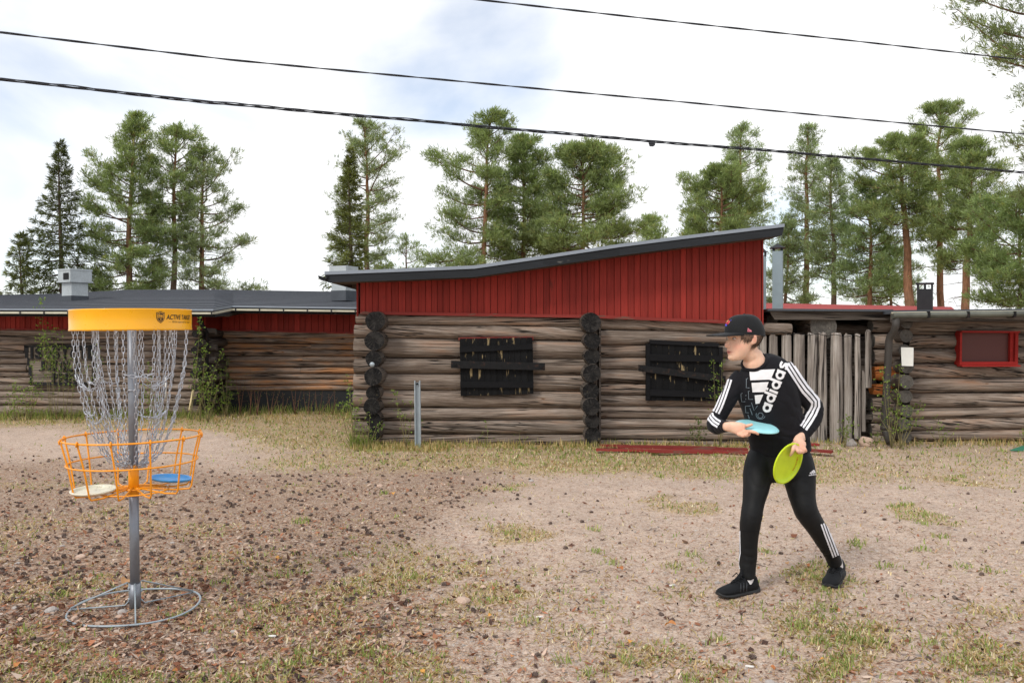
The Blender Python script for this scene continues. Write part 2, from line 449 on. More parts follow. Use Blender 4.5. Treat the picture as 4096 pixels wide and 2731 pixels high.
def log(name, p0, p1, r0, r1, parent, mats, depth=1.0, n=14, wob=0.05, seg=0.14, seed=None, bow=0.006):
    """one log along local X; r0/r1 vertical radius at its two ends, depth = depth radius / vertical radius"""
    p0 = Vector(p0); p1 = Vector(p1); L = (p1 - p0).length
    k = max(4, int(L / seg)); sd = random.random() * 90 if seed is None else seed
    vs = []; fs = []
    ph = random.random() * 6.28; kn = [(random.random() * L, random.random() * 6.28, random.uniform(0.05, 0.13)) for _ in range(int(L * 1.2) + 1)]
    for i in range(k + 1):
        x = L * i / k; r = lerp(r0, r1, i / k)
        if i in (0, k): shrink = 0.93
        else: shrink = 1.0
        xx = x if i not in (0, k) else x
        oy = bow * math.sin(x * 0.9 + ph); oz = bow * 0.6 * math.sin(x * 1.3 + ph * 2)
        for j in range(n):
            a = 6.28318 * j / n
            w = 1 + wob * (noise.noise(Vector((x * 1.1 + sd, math.cos(a) * 1.2, math.sin(a) * 1.2 + sd))) * 1.6)
            for (kx, ka, kr) in kn:
                d = (x - kx) ** 2 / 0.01 + (math.atan2(math.sin(a - ka), math.cos(a - ka))) ** 2 / 0.25
                if d < 4: w += kr * math.exp(-d)
            vs.append((xx, math.cos(a) * r * depth * w * shrink + oy, math.sin(a) * r * w * shrink + oz))
    # rounded ends: an extra ring pushed out slightly
    for i in range(k):
        for j in range(n):
            fs.append((i * n + j, i * n + (j + 1) % n, (i + 1) * n + (j + 1) % n, (i + 1) * n + j))
    m = MB(); m.add(vs, [f[::-1] for f in fs], 0, True)
    m.add([vs[j] for j in range(n)], [tuple(range(n))], 1)
    m.add([vs[k * n + j] for j in range(n)], [tuple(range(n - 1, -1, -1))], 1)
    me = m.mesh(name, mats)
    base = Vector((0, 0, 0)); p = parent
    while p is not None: base += Vector(p.location); p = p.parent
    o = link(name, me, parent)
    o.location = p0 - base
    o.rotation_euler = (p1 - p0).to_track_quat('X', 'Z').to_euler()
    return o

def course_wall(parent, D, xl, xr, yl, yr, mats, depth_r=0.11, over=1.10, splits=None, jit=0.012, back=0.0, wob=0.05):
    """a stack of horizontal logs between the pixel rows yl[i]..yl[i+1] (left end) and yr[i]..yr[i+1] (right end)"""
    for i in range(len(yl) - 1):
        cuts = [0.0] + (splits.get(i, []) if splits else []) + [1.0]
        for c0, c1 in zip(cuts[:-1], cuts[1:]):
            ya, yb = lerp(yl[i], yr[i], c0), lerp(yl[i + 1], yr[i + 1], c0)
            yc, yd = lerp(yl[i], yr[i], c1), lerp(yl[i + 1], yr[i + 1], c1)
            xa = lerp(xl[i] if hasattr(xl, '__len__') else xl, xr, c0); xb = lerp(xl[i] if hasattr(xl, '__len__') else xl, xr, c1)
            ra = (yb - ya) / 2 / F * D * over; rb = (yd - yc) / 2 / F * D * over
            dy = random.uniform(-jit, jit)
            rr = (ra + rb) / 2
            # front face of every log near the same plane
            off = min(depth_r, rr * 1.05)
            p0 = W(xa, (ya + yb) / 2, D); p1 = W(xb, (yc + yd) / 2, D)
            p0.y += off + dy + back; p1.y += off + dy + back
            p1.x -= 0.004
            log('log', p0, p1, ra, rb, parent, mats, depth=off / rr, wob=wob)

def vboards(parent, D, x0, x1, top, bot, wpx, mat, proud=0.018, jag=3.0, name='board', thick=0.022, yb=0.0, alt=True):
    """vertical boards; top and bot are functions of pixel x giving pixel rows"""
    x = x0; k = 0
    while x < x1 - 2:
        w = wpx * random.uniform(0.85, 1.18); xe = min(x1, x + w)
        if x1 - xe < wpx * 0.4: xe = x1
        d = D - (proud if (k % 2 and alt) else 0.0) - random.uniform(0, 0.003) + yb
        j0 = random.uniform(-jag, jag)
        ov = -.8
        a0, a1 = max(x0, x - ov), min(x1, xe + ov)
        P = [W(a0, bot(a0) + j0, d), W(a1, bot(a1) + j0 + random.uniform(-.6, .6), d), W(a1, top(a1), d), W(a0, top(a0), d)]
        m = MB(); m.prism([P[0], P[1], P[2], P[3]], (0, thick, 0))
        c = (P[0] + P[2]) / 2
        m.build(name, mat, parent, origin=c)
        x = xe; k += 1

def board_backing(parent, D, x0, x1, top, bot):  # added dark sheet that darkens the gaps between the boards
    xs2 = np.linspace(x0 + 2, x1 - 2, 14); m = MB()
    for a, b in zip(xs2[:-1], xs2[1:]): m.add([W(a, bot(a) - 4, D), W(b, bot(b) - 4, D), W(b, top(b) + 2, D), W(a, top(a) + 2, D)], [(0, 1, 2, 3)])
    m.build('board_backing', M_CORE, parent, origin=W((x0 + x1) / 2, bot(x0), D))
def poly_fn(pts):
    xs_, ys_ = zip(*pts)
    return lambda x: float(np.interp(x, xs_, ys_))

# ------------------------------------------------------------------ the log cabin with the red gable
DM = 9.8
cabin = empty('log_cabin', (W(2200, 1775, DM).x, DM, 0))
tag(cabin, 'low log cabin with red boarded gable, black shutters and sloping dark roof', 'cabin')
z8 = lambda x, y: (1280 + 0.6376 * x, 850 + 0.6376 * y)
yl = [1254, 1296, 1350, 1431, 1494, 1561, 1631, 1683, 1739, 1778]
yr = [1264, 1306, 1362, 1436, 1500, 1566, 1634, 1681, 1738, 1782]
xl = [1422, 1415, 1412, 1413, 1411, 1410, 1409, 1411, 1414]
course_wall(cabin, DM, xl, 2392, yl, yr, [M_LOG, M_END_GREY], 0.115, 1.03)
yl2 = [1268, 1318, 1382, 1428, 1476, 1534, 1580, 1622, 1674, 1714, 1758, 1784]
yr2 = [1288, 1330, 1374, 1432, 1490, 1540, 1590, 1628, 1680, 1722, 1766, 1790]
course_wall(cabin, DM, 2396, 3040, yl2, yr2, [M_LOG, M_END_GREY], 0.10, 1.03)
# cross-wall logs whose black ends poke out towards the yard
for (zx, zy, zr) in [(350, 682, 66), (338, 802, 67), (332, 918, 54), (334, 1030, 61), (330, 1130, 48), (328, 1216, 56), (334, 1302, 50), (336, 1385, 44)]:
    px, py = z8(zx, zy); r = zr * 0.6376 / F * (DM - 0.24)
    p = W(px, py, DM - 0.24 + random.uniform(-.05, .05))
    log('cross_log', p, Vector((p.x * 1.02, DM + 4.2, p.z)), r, r * 0.95, cabin, [M_LOG_DARK, M_END], wob=0.07, seg=0.25, n=26)
for (zx, zy, zr) in [(1700, 690, 66), (1703, 803, 55), (1706, 903, 54), (1702, 1008, 59), (1697, 1120, 56), (1703, 1216, 59), (1708, 1308, 49), (1707, 1396, 54), (1708, 1466, 40)]:
    px, py = z8(zx, zy); r = zr * 0.6376 / F * (DM - 0.24)
    p = W(px, py, DM - 0.24 + random.uniform(-.05, .05))
    log('cross_log', p, Vector((p.x * 1.02, DM + 4.2, p.z)), r, r * 0.95, cabin, [M_LOG_DARK, M_END], wob=0.07, seg=0.25, n=26)
# narrow dark upright strip beside the middle stack
m = MB(); m.prism([W(2396, 1285, DM - .03), W(2404, 1285, DM - .03), W(2404, 1785, DM - .03), W(2396, 1785, DM - .03)][::-1], (0, .16, 0))
m.build('dark_strip', M_LOG_DARK, cabin)
# dark backing added behind the logs against light leaks, with side and back walls
m = MB()
xa, xb = W(1440, 0, DM).x, W(3040, 0, DM).x
m.box((xa, DM + .16, -0.05), (xb, DM + .22, 1.6)); m.box((xa, DM + .22, -.05), (xa + .06, DM + 5, 1.6)); m.box((xb - .06, DM + .22, -.05), (xb, DM + 5, 2.3)); m.box((xa, DM + 4.94, -.05), (xb, DM + 5, 1.6))
m.build('wall_backing', M_CORE, cabin)
roof_bot = poly_fn([(1299, 1121), (1640, 1108), (1898, 1097), (2173, 1057), (2479, 1011), (2721, 980), (3137, 930)])
red_bot = poly_fn([(1440, 1253), (2380, 1268), (2960, 1292), (3045, 1300)])
vboards(cabin, DM - 0.02, 1440, 3045, roof_bot, red_bot, 26, M_RED, 0.010)
board_backing(cabin, DM + .004, 1440, 3045, roof_bot, red_bot)
m = MB(); xsb = np.linspace(1440, 3045, 20)
for a, b in zip(xsb[:-1], xsb[1:]):
    m.hexa([W(a, red_bot(a) + 4, DM - .055), W(b, red_bot(b) + 4, DM - .055), W(b, red_bot(b) + 4, DM + .05), W(a, red_bot(a) + 4, DM + .05),
            W(a, red_bot(a) - 8, DM - .055), W(b, red_bot(b) - 8, DM - .055), W(b, red_bot(b) - 8, DM + .05), W(a, red_bot(a) - 8, DM + .05)])
m.build('drip_board', M_RED_FLAT, cabin, origin=W(2200, 1270, DM))
# side gable boards (right and left), in case of a side view
m = MB(); m.prism([Vector((xb + .02, DM, W(0, 1300, DM).z)), Vector((xb + .02, DM + 5, W(0, 1300, DM).z)), Vector((xb + .02, DM + 5, 2.36)), Vector((xb + .02, DM, 2.36))], (.02, 0, 0))
m.build('side_boarding', M_RED, cabin)
m = MB(); m.prism([Vector((xa - .02, DM, 1.45)), Vector((xa - .02, DM + 5, 1.45)), Vector((xa - .02, DM + 5, 1.86)), Vector((xa - .02, DM, 1.86))], (-.02, 0, 0))
m.build('side_boarding', M_RED, cabin)
# roof: deck, fascia, flashing
DF = DM - 0.38
rt = [(1299, 1086), (1640, 1073), (1898, 1062), (2173, 1022), (2479, 976), (2721, 945), (3137, 895)]
fb = [(1312, 1130)] + [(x, y + 46) for x, y in rt[1:-1]] + [(3129, 942)]
RSEG = [(i, i + 1) for i in range(len(rt) - 1)]
roof = MB()
for (a, b) in RSEG:
    A, B = W(*rt[a], DF), W(*rt[b], DF)
    roof.hexa([A - Vector((0, -.02, .07)), B - Vector((0, -.02, .07)), B + Vector((0, 6, -.07)), A + Vector((0, 6, -.07)),
               A - Vector((0, -.02, .012)), B - Vector((0, -.02, .012)), B + Vector((0, 6, -.012)), A + Vector((0, 6, -.012))])
M_FELT = plain('roof_felt', srgb(74, 78, 84), 0.8, 0, 0.16, 60, 0.25)
roof_o = roof.build('roof', [M_FELT], cabin, origin=W(2200, 1000, DF))
for (a, b) in RSEG:
    A, B, C2, D2 = W(*fb[a], DF), W(*fb[b], DF), W(*rt[b], DF), W(*rt[a], DF)
    up = Vector((0, 0, -.028))
    m = MB(); m.prism([A, B, C2 + up, D2 + up], (0, .03, 0)); m.build('fascia', M_FASCIA, roof_o, origin=A)
    m = MB(); f0 = Vector((0, -.012, 0))
    m.prism([D2 + f0 + Vector((0, 0, -.036)), C2 + f0 + Vector((0, 0, -.036)), C2 + f0, D2 + f0], (0, .06, 0)); m.build('flashing', M_FLASH, roof_o, origin=D2)
    # soffit boards under the overhang
    m = MB(); m.prism([A + Vector((0, .03, .006)), B + Vector((0, .03, .006)), B + Vector((0, .42, .006)), A + Vector((0, .42, .006))], (0, 0, .02)); m.build('soffit', M_LOG_DARK, roof_o, origin=A)
# rafter tails and gutter end at the low eave
A = W(1312, 1110, DF)
for k in range(7):
    m = MB(); y = DF + .5 + k * .8
    m.box((A.x + .02, y, A.z - .05), (A.x + .5, y + .05, A.z + .03)); m.build('rafter_tail', M_LOG_DARK, roof_o, origin=(A.x, y, A.z))
m = MB(); pts = [(math.cos(t) * .055, math.sin(t) * .055) for t in np.linspace(math.pi, 2 * math.pi, 9)]
prof = [Vector((A.x - .05 + x, DF - .02, A.z + .02 + z)) for x, z in pts] + [Vector((A.x - .05 + x * .9, DF - .02, A.z + .02 + z * .9)) for x, z in pts[::-1]]
m.prism(prof, (0, 6, 0)); m.build('gutter', M_IRON, roof_o, origin=A)

# ------------------------------------------------------------------ shutters
def shutter(label_in, quad, nb, bat, bar, frame=True, D=DM - 0.05):
    """quad: four pixel corners (tl, tr, br, bl)"""
    tl, tr, br, bl = [W(x, y, D) for x, y in quad]
    root = empty('shutter', tuple((tl + tr + br + bl) / 4)); root.parent = cabin
    root.location = (tl + tr + br + bl) / 4 - Vector(cabin.location)
    for i in range(nb):
        a, b = i / nb + .0012, (i + 1) / nb - .0012
        d = random.uniform(-.003, .003); j = random.uniform(-.003, .003)
        P = [bl.lerp(br, a), bl.lerp(br, b), tl.lerp(tr, b), tl.lerp(tr, a)]
        P[0].z += j; P[1].z += j
        m = MB(); m.prism([p + Vector((0, d, 0)) for p in P], (0, .024, 0))
        m.build('board', M_BLACKWOOD, root, origin=(P[0] + P[2]) / 2)
    for (fy0, fy1, h) in bat:
        P = [tl.lerp(bl, fy0 - h), tr.lerp(br, fy1 - h), tr.lerp(br, fy1 + h), tl.lerp(bl, fy0 + h)]
        P = [P[3], P[2], P[1], P[0]]
        m = MB(); m.prism([p + Vector((0, -.026, 0)) for p in P], (0, .022, 0)); m.build('batten', M_BLACKWOOD_X, root, origin=P[0])
    if frame:
        t = .045
        for (p, q_, inward) in ((tl, tr, 'z'), (tl, bl, 'x'), (tr, br, '-x')):
            off = {'z': Vector((0, 0, t)), 'x': Vector((-t, 0, 0)), '-x': Vector((t, 0, 0))}[inward]
            P = [p, q_, q_ + off, p + off]
            if inward == 'x': P = P[::-1]
            m = MB(); m.prism([v + Vector((0, -.02, 0)) for v in P][::-1], (0, .06, 0)); m.build('frame', M_BLACKWOOD_X, root, origin=p)
    a, b, hw = bar
    A_, B_ = W(*a, D - .05), W(*b, D - .05); up = Vector((0, 0, hw))
    m = MB(); m.prism([A_ - up, B_ - up, B_ + up, A_ + up], (0, .012, 0)); br_ = m.build('bar', M_IRON, root, origin=A_)
    for P in (A_.lerp(B_, .04), A_.lerp(B_, .96)):
        m = MB(); m.tube([P + Vector((0, -.02, 0)), P + Vector((0, .09, 0))], .014, 8); bo = m.build('bolt', M_IRON, root, origin=P)
    return root
Z = lambda *p: [z8(x, y) for x, y in p]
sh = shutter('', Z((876, 790), (1334, 783), (1340, 1136), (882, 1150)), 12, [(.19, .16, .05), (.80, .84, .055)], (z8(822, 952), z8(1412, 966), .042), frame=False)
m = MB(); a, b, c, d = [W(x, y, DM - .01) for x, y in Z((868, 784), (1338, 778), (1338, 800), (868, 800))]
m.prism([d, c, b, a], (0, .03, 0)); m.build('frame', M_RED_FLAT, sh, origin=a)
z6 = lambda x, y: (2300 + .6378 * x, 850 + .6378 * y)
shutter('', [z6(470, 822), z6(900, 842), z6(900, 1182), z6(470, 1178)], 11, [(.24, .22, .06), (.86, .88, .055)], (z6(398, 974), z6(945, 1046), .036))

# ------------------------------------------------------------------ the long low building behind, left
DL, DR = 13.0, 13.75
low = empty('low_log_building', (W(500, 1660, DL).x, DL, 0))
tag(low, 'long low log building with dark felt roof and red boarded strip behind the basket', 'building')
yl = [1317, 1341, 1357, 1381, 1405, 1430, 1457, 1485, 1511, 1536, 1563, 1592, 1623, 1660]
course_wall(low, DL, -420, 800, yl, [y + random.uniform(-3, 3) for y in yl], [M_LOG, M_END_GREY], 0.06, 1.03, {1: [.48], 4: [.43, .92], 6: [.432], 7: [.434], 8: [.91], 9: [.436], 10: [.70]}, 0.02)
yl = [1318, 1352, 1370, 1397, 1425, 1447, 1468, 1494, 1519, 1541, 1562]
yr = [1330, 1352, 1381, 1402, 1424, 1445, 1470, 1495, 1518, 1545, 1562]
course_wall(low, DR, 870, 1700, yl, yr, [M_LOG_WARM, M_END_GREY], 0.055, 1.03, {2: [.45], 4: [.41], 6: [.40]}, 0.02)
sk = MB(); a, b = W(866, 1556, DR), W(1700, 1560, DR)
sk.box((a.x, DR + .02, -.05), (b.x, DR + .07, a.z)); sk.build('plinth', M_BLACKMETAL, low, origin=(a.x, DR, 0))
m = MB(); xa = W(-420, 0, DL).x; xc = W(812, 0, DL).x; xe = W(1700, 0, DR).x
m.box((xa, DL + .09, -.05), (xc - .05, DL + .14, 1.56)); m.box((a.x - .3, DR + .09, -.05), (xe, DR + .14, 1.62)); m.box((xc - .08, DL + .14, -.05), (xc - .02, DR + .1, 1.56))
m.build('wall_backing', M_CORE, low)  # unseen dark boxes added behind the logs to stop light leaking through
# corner with crossing logs
for k, y in enumerate([1335, 1372, 1400, 1425, 1450, 1475, 1497, 1520, 1548, 1580, 1610]):
    px = 790 + random.uniform(-8, 6) + (12 if k % 2 else -8); r = random.uniform(14, 18) / F * (DL - .3)
    p = W(px, y, DL - .3 + random.uniform(-.1, .06)); log('cross_log', p, Vector((p.x, DL + .9, p.z)), r, r, low, [M_LOG_DARK, M_END], n=12, wob=.07)
    if k % 2 == 0:
        p = W(805, y - 10, DL + .05); q_ = W(random.uniform(850, 872), y - 10, DL + .05); log('cross_log', p, q_, r * .9, r * .9, low, [M_LOG_DARK, M_END_GREY], n=12, wob=.07)
for k in range(11):    # short return wall
    z = 0.1 + k * .115; x = W(812, 0, DL).x
    log('log', (x, DL + .1, z), (x, DR + .1, z), .062, .062, low, [M_LOG_DARK, M_END_GREY], n=10)
eave_l = poly_fn([(-500, 1250), (800, 1252)]); eave_r = poly_fn([(850, 1246), (1700, 1254)])
vboards(low, DL - .02, -420, 812, lambda x: 1236, lambda x: 1317, 20, M_RED, 0.012, 1.0)
vboards(low, DR - .02, 860, 1700, lambda x: 1236, poly_fn([(860, 1318), (1412, 1333)]), 24, M_RED, 0.012, 1.0)
for (D_, x0, x1, y0, y1) in ((DL, -420, 812, 1316, 1316), (DR, 860, 1700, 1318, 1338)):
    m = MB(); m.prism([W(x0, y0 + 4, D_ - .05), W(x1, y1 + 4, D_ - .05), W(x1, y1 - 2, D_ - .05), W(x0, y0 - 2, D_ - .05)], (0, .06, 0)); m.build('drip_board', M_RED_FLAT, low, origin=W(x0, y0, D_))
m = MB()                                   # red boarded return
x = W(816, 0, DL).x
m.box((x, DL, W(0, 1317, DL).z), (x + .02, DR, 1.66)); m.build('side_boarding', M_RED, low)
# roof: shingle strips laid in courses, eave to ridge
EL = [(-500, 1236, 12.45), (858, 1240, 12.45), (932, 1226, 13.2), (1700, 1236, 13.2)]
RL = [(-500, 1190, 19.0), (250, 1174, 19.5), (500, 1159, 19.5), (840, 1158, 19.5), (1700, 1172, 19.5)]
def row_at(pl, x):
    return float(np.interp(x, [p[0] for p in pl], [p[1] for p in pl])), float(np.interp(x, [p[0] for p in pl], [p[2] for p in pl]))
xe_ = [-500, 0, 250, 500, 700, 858, 932, 1200, 1450, 1700]
eavep = []; ridgep = []
for x in xe_:
    y, D_ = row_at(EL, x); eavep.append(W(x, y, D_))
    e = eavep[-1]
    # ridge straight behind the eave in plan
    y, D_ = row_at(RL, x); rp = W(x, y, D_); ridgep.append(rp)
M_SHING = plain('roof_shingle', srgb(68, 71, 78), 0.75, 0, 0.10, 45, 0.3, dirt=(srgb(120, 124, 128), 0.25))
nrow = 16; m = MB()
for i in range(len(xe_) - 1):
    for k in range(nrow):
        t0, t1 = k / nrow, (k + 1) / nrow
        a, b = eavep[i].lerp(ridgep[i], t0), eavep[i + 1].lerp(ridgep[i + 1], t0)
        c, d = eavep[i + 1].lerp(ridgep[i + 1], t1), eavep[i].lerp(ridgep[i], t1)
        lift = Vector((0, 0, .012))
        m.add([a, b, b + lift, a + lift, c, d], [(0, 1, 2, 3), (3, 2, 4, 5)])
low_roof = m.build('roof', M_SHING, low, origin=eavep[0])
m = MB()                                    # far slope, closing the volume
far = [p + Vector((0, 6, -.5)) for p in ridgep]
for i in range(len(xe_) - 1): m.add([ridgep[i], ridgep[i + 1], far[i + 1], far[i]], [(0, 1, 2, 3)])
m.build('far_slope', M_SHING, low_roof)
def eave_run(name, mat, dz0, dz1, dy0, dy1):
    m = MB()
    for i in range(len(eavep) - 1):
        a, b = eavep[i], eavep[i + 1]
        v = lambda p, y, z: p + Vector((0, y, z))
        m.hexa([v(a, dy0, dz0), v(b, dy0, dz0), v(b, dy1, dz0), v(a, dy1, dz0), v(a, dy0, dz1), v(b, dy0, dz1), v(b, dy1, dz1), v(a, dy1, dz1)])
    return m.build(name, mat, low_roof)
M_PALE = plain('pale_gutter', srgb(196, 192, 172), 0.5, 0.0, 0.12, 12, 0.03, dirt=(srgb(90, 92, 78), 0.5))
eave_run('flashing', M_FLASH, -.012, .010, -.05, .05)
eave_run('fascia', M_FASCIA, -.10, -.016, .03, .06)
eave_run('gutter', M_PALE, -.062, -.034, -.09, .02)
eave_run('soffit', M_LOG_DARK, -.085, -.07, .062, .62)
for x in range(-380, 1690, 95):
    y, D_ = row_at(EL, x); p = W(x, y, D_)
    m = MB(); m.box((p.x - .008, p.y - .1, p.z - .075), (p.x + .008, p.y + .02, p.z - .02)); m.build('gutter_bracket', M_BLACKMETAL, low_roof, origin=p)
m = MB(); m.tube([W(800, 1258, 12.6), W(800, 1285, 12.6), W(826, 1330, 12.85), W(826, 1600, 12.85), W(815, 1640, 12.8)], .035, 8); m.build('downpipe', M_IRON, low, origin=W(800, 1258, 12.6))
# ventilation hood on the roof
M_VENT = plain('vent_metal', srgb(182, 188, 190), 0.5, 0.25, 0.12, 40, 0.05)
vent = empty('roof_vent_hood'); D_ = 15.5
c = W(300, 1195, D_); vent.location = c
tag(vent, 'square galvanised ventilation hood with dark louvre on the dark felt roof', 'vent')
Mv = Matrix.Translation(c) @ Matrix.Rotation(R(-33), 4, 'Z')
s = D_ / F
m = MB(); m.box((-.155, -.155, -.1), (.155, .155, .29), M=Mv); m.build('shaft', M_VENT, vent)
m = MB(); m.box((-.165, -.165, -.12), (.165, .165, .05), M=Mv); m.build('collar', M_FELT, vent)
m = MB(); m.box((-.20, -.20, .315), (.20, .20, .53), M=Mv); hood = m.build('hood', M_VENT, vent)
m = MB(); m.box((-.215, -.215, .288), (.215, .215, .313), M=Mv); m.build('rim', M_VENT, vent)
m = MB(); m.box((-.21, -.21, .50), (.21, .21, .522), M=Mv); m.build('lid', M_VENT, vent)
for f in range(1):
    Mf = Mv @ Matrix.Rotation(R(90) * f, 4, 'Z')
    m = MB(); m.box((-.02, -.204, .335), (.15, -.202, .455), M=Mf); m.build('louvre_opening', M_CORE, vent)
    for k in range(6):
        m = MB(); m.box((-.02, -.212, .337 + k * .02), (.15, -.203, .345 + k * .02), M=Mf); m.build('louvre_slat', M_BLACKMETAL, vent)
v2 = empty('roof_vent_hood'); D2 = 15.2; c2 = W(1375, 1170, D2); v2.location = c2
tag(v2, 'pale metal ventilation hood half hidden by the cabin eave', 'vent')
Mv = Matrix.Translation(c2) @ Matrix.Rotation(R(-25), 4, 'Z')
m = MB(); m.box((-.15, -.15, -.15), (.15, .15, .30), M=Mv); m.build('shaft', M_VENT, v2)
m = MB(); m.box((-.18, -.18, .27), (.18, .18, .46), M=Mv); m.build('hood', M_VENT, v2)
m = MB(); m.box((-.16, -.16, -.15), (.16, .16, .03), M=Mv); m.build('collar', M_FELT, v2)

# ------------------------------------------------------------------ carved sign on the left wall
sign = empty('carved_sign', tuple(W(240, 1460, DL - .07)))
tag(sign, 'dark carved wooden sign with black letters on the log wall behind the basket', 'sign')
z1 = lambda x, y: (.3188 * x, 1180 + .3188 * y)
M_SIGN = wood('sign_plank', srgb(166, 156, 142), srgb(130, 119, 107), srgb(74, 66, 58), srgb(150, 100, 56), .6, .75, .05)
M_INK = plain('black_letter', srgb(26, 26, 28), 0.7, 0, .2, 30, .1)
rows = [(360, 650, 1180, 712), (352, 716, 1190, 825), (366, 830, 1150, 915), (400, 918, 1150, 995), (405, 1000, 1150, 1092)]
for (x0, y0, x1, y1) in rows:
    P = [W(*z1(x0, y1), DL - .06), W(*z1(x1, y1), DL - .06), W(*z1(x1, y0), DL - .06), W(*z1(x0, y0), DL - .06)]
    m = MB(); m.prism(P, (0, .03, 0)); m.build('plank', M_SIGN, sign, origin=P[0])
for (x0, y0, x1, y1) in [(300, 632, 1200, 655), (300, 640, 356, 705), (312, 705, 352, 790), (340, 790, 366, 880), (358, 880, 402, 1000), (372, 1000, 408, 1135), (372, 1092, 1180, 1130)]:
    P = [W(*z1(x0, y1), DL - .068), W(*z1(x1, y1), DL - .068), W(*z1(x1, y0), DL - .068), W(*z1(x0, y0), DL - .068)]
    m = MB(); m.prism(P, (0, .05, 0)); m.build('burnt_border', M_INK, sign, origin=P[0])

def text_mesh(txt, size=1.0, bold=0.0, extrude=0.0, align='CENTER', shear=0.0, spacing=1.0):
    cu = bpy.data.curves.new('lettering', 'FONT'); cu.body = txt; cu.size = size; cu.offset = bold; cu.extrude = extrude
    cu.align_x = align; cu.align_y = 'CENTER'; cu.shear = shear; cu.space_character = spacing; cu.resolution_u = 3
    ob = bpy.data.objects.new('lettering', cu); COL.objects.link(ob)
    bpy.context.view_layer.update()
    me = bpy.data.meshes.new_from_object(ob.evaluated_get(bpy.context.evaluated_depsgraph_get()))
    bpy.data.objects.remove(ob); bpy.data.curves.remove(cu)
    return me
def fit(me, w, h):
    v = np.array([x.co[:] for x in me.vertices]); lo, hi = v.min(0), v.max(0)
    v = (v - (lo + hi) / 2); v[:, 0] *= w / (hi[0] - lo[0]); v[:, 1] *= h / (hi[1] - lo[1])
    for x, c in zip(me.vertices, v): x.co = c
    return v
for txt, (x0, y0, x1, y1) in (('ISOSYÖTE', (370, 655, 1200, 802)), ('JUKOLA', (478, 830, 1010, 955)), ('1989', (630, 972, 990, 1090))):
    adv = {'I': .55, '1': .8}; ws = [adv.get(ch, 1.0) for ch in txt]; tot = sum(ws); acc = 0
    for ch, w in zip(txt, ws):
        cx = x0 + (x1 - x0) * (acc + w / 2) / tot; acc += w
        me = text_mesh(ch, 1, .03, .04); a, b = W(*z1(x0, y1), DL - .085), W(*z1(x1, y0), DL - .085)
        cw = (b.x - a.x) * w / tot * (.78 if ch not in 'I1' else .5)
        fit(me, cw, b.z - a.z)
        for v in me.vertices: v.co.z *= .25
        me.materials.append(M_INK)
        pos = W(*z1(cx, (y0 + y1) / 2), DL - .08)
        o = link('letter', me, sign, pos - Vector(sign.location), (R(90), 0, 0))

# ------------------------------------------------------------------ the log building on the right
DB = 10.0
z9 = lambda x, y: (3000 + .5741 * x, 950 + .5741 * y)
rb = empty('log_storehouse', (W(3850, 1760, DB).x, DB, 0))
tag(rb, 'grey log building with a small red-framed window and felt roof, beside the slab fence', 'building')
yl = [1262, 1340, 1395, 1455, 1515, 1573, 1633, 1676, 1726, 1764]
yr = [1268, 1332, 1388, 1448, 1508, 1562, 1618, 1664, 1716, 1762]
course_wall(rb, DB, 3640, 4560, yl, yr, [M_LOG, M_END_GREY], .10, 1.03)
for (zx, zy, zr) in [(1092, 592, 45), (1092, 683, 49), (1075, 790, 46), (1095, 903, 48), (1096, 1004, 52), (1088, 1108, 49), (1090, 1208, 47), (1082, 1300, 47), (1090, 1390, 42)]:
    px, py = z9(zx, zy); r = zr * .5741 / F * (DB - .25); p = W(px, py, DB - .25 + random.uniform(-.04, .04))
    log('cross_log', p, Vector((p.x, DB + 3.5, p.z)), r, r * .96, rb, [M_LOG_DARK, M_END_GREY], n=22, wob=.05, seg=.25)
m = MB(); xq = W(3625, 0, DB).x; m.box((xq, DB + .18, -.05), (W(4560, 0, DB).x, DB + .24, 1.5)); m.box((xq, DB + .24, -.05), (xq + .05, DB + 3.6, 1.5)); m.build('wall_backing', M_CORE, rb)  # added dark boxes, hidden by the logs, keep light from leaking
# roof with gutter
m = MB(); A, B = W(3570, 1243, DB - .4), W(4600, 1231, DB - .4)
dz = Vector((0, 0, .03)); bk = Vector((0, 4.5, -.12))
m.hexa([A - dz, B - dz, B + bk - dz, A + bk - dz, A + dz * .2, B + dz * .2, B + bk + dz * .2, A + bk + dz * .2])
rr_o = m.build('roof', M_FELT, rb, origin=A)
m = MB(); m.hexa([A + Vector((0, .03, -.13)), B + Vector((0, .03, -.13)), B + Vector((0, .055, -.13)), A + Vector((0, .055, -.13)), A + Vector((0, .03, -.035)), B + Vector((0, .03, -.035)), B + Vector((0, .055, -.035)), A + Vector((0, .055, -.035))])
m.build('fascia', M_LOG_DARK, rr_o, origin=A)
M_GUT = plain('gutter_grey', srgb(92, 94, 86), .5, .1, .2, 10, .05)
A2, B2 = W(3570, 1262, DB - .47), W(4600, 1246, DB - .47)
m = MB(); m.tube([A2, B2], .036, 12, flat=1.15); m.build('gutter', M_GUT, rr_o, origin=A2)
A2, B2 = W(3572, 1251, DB - .49), W(4600, 1238, DB - .49)
m = MB(); m.hexa([A2 - Vector((0, 0, .009)), B2 - Vector((0, 0, .009)), B2 + Vector((0, .05, -.009)), A2 + Vector((0, .05, -.009)), A2 + Vector((0, 0, .009)), B2 + Vector((0, 0, .009)), B2 + Vector((0, .05, .009)), A2 + Vector((0, .05, .009))])
m.build('gutter_lip', M_PALE, rr_o, origin=A2)
for px in (3708, 3866, 4051):
    p = W(px, 1256, DB - .47); m = MB(); m.box((p.x - .012, p.y - .05, p.z - .04), (p.x + .012, p.y + .1, p.z + .03)); m.build('gutter_bracket', M_IRON, rr_o, origin=p)
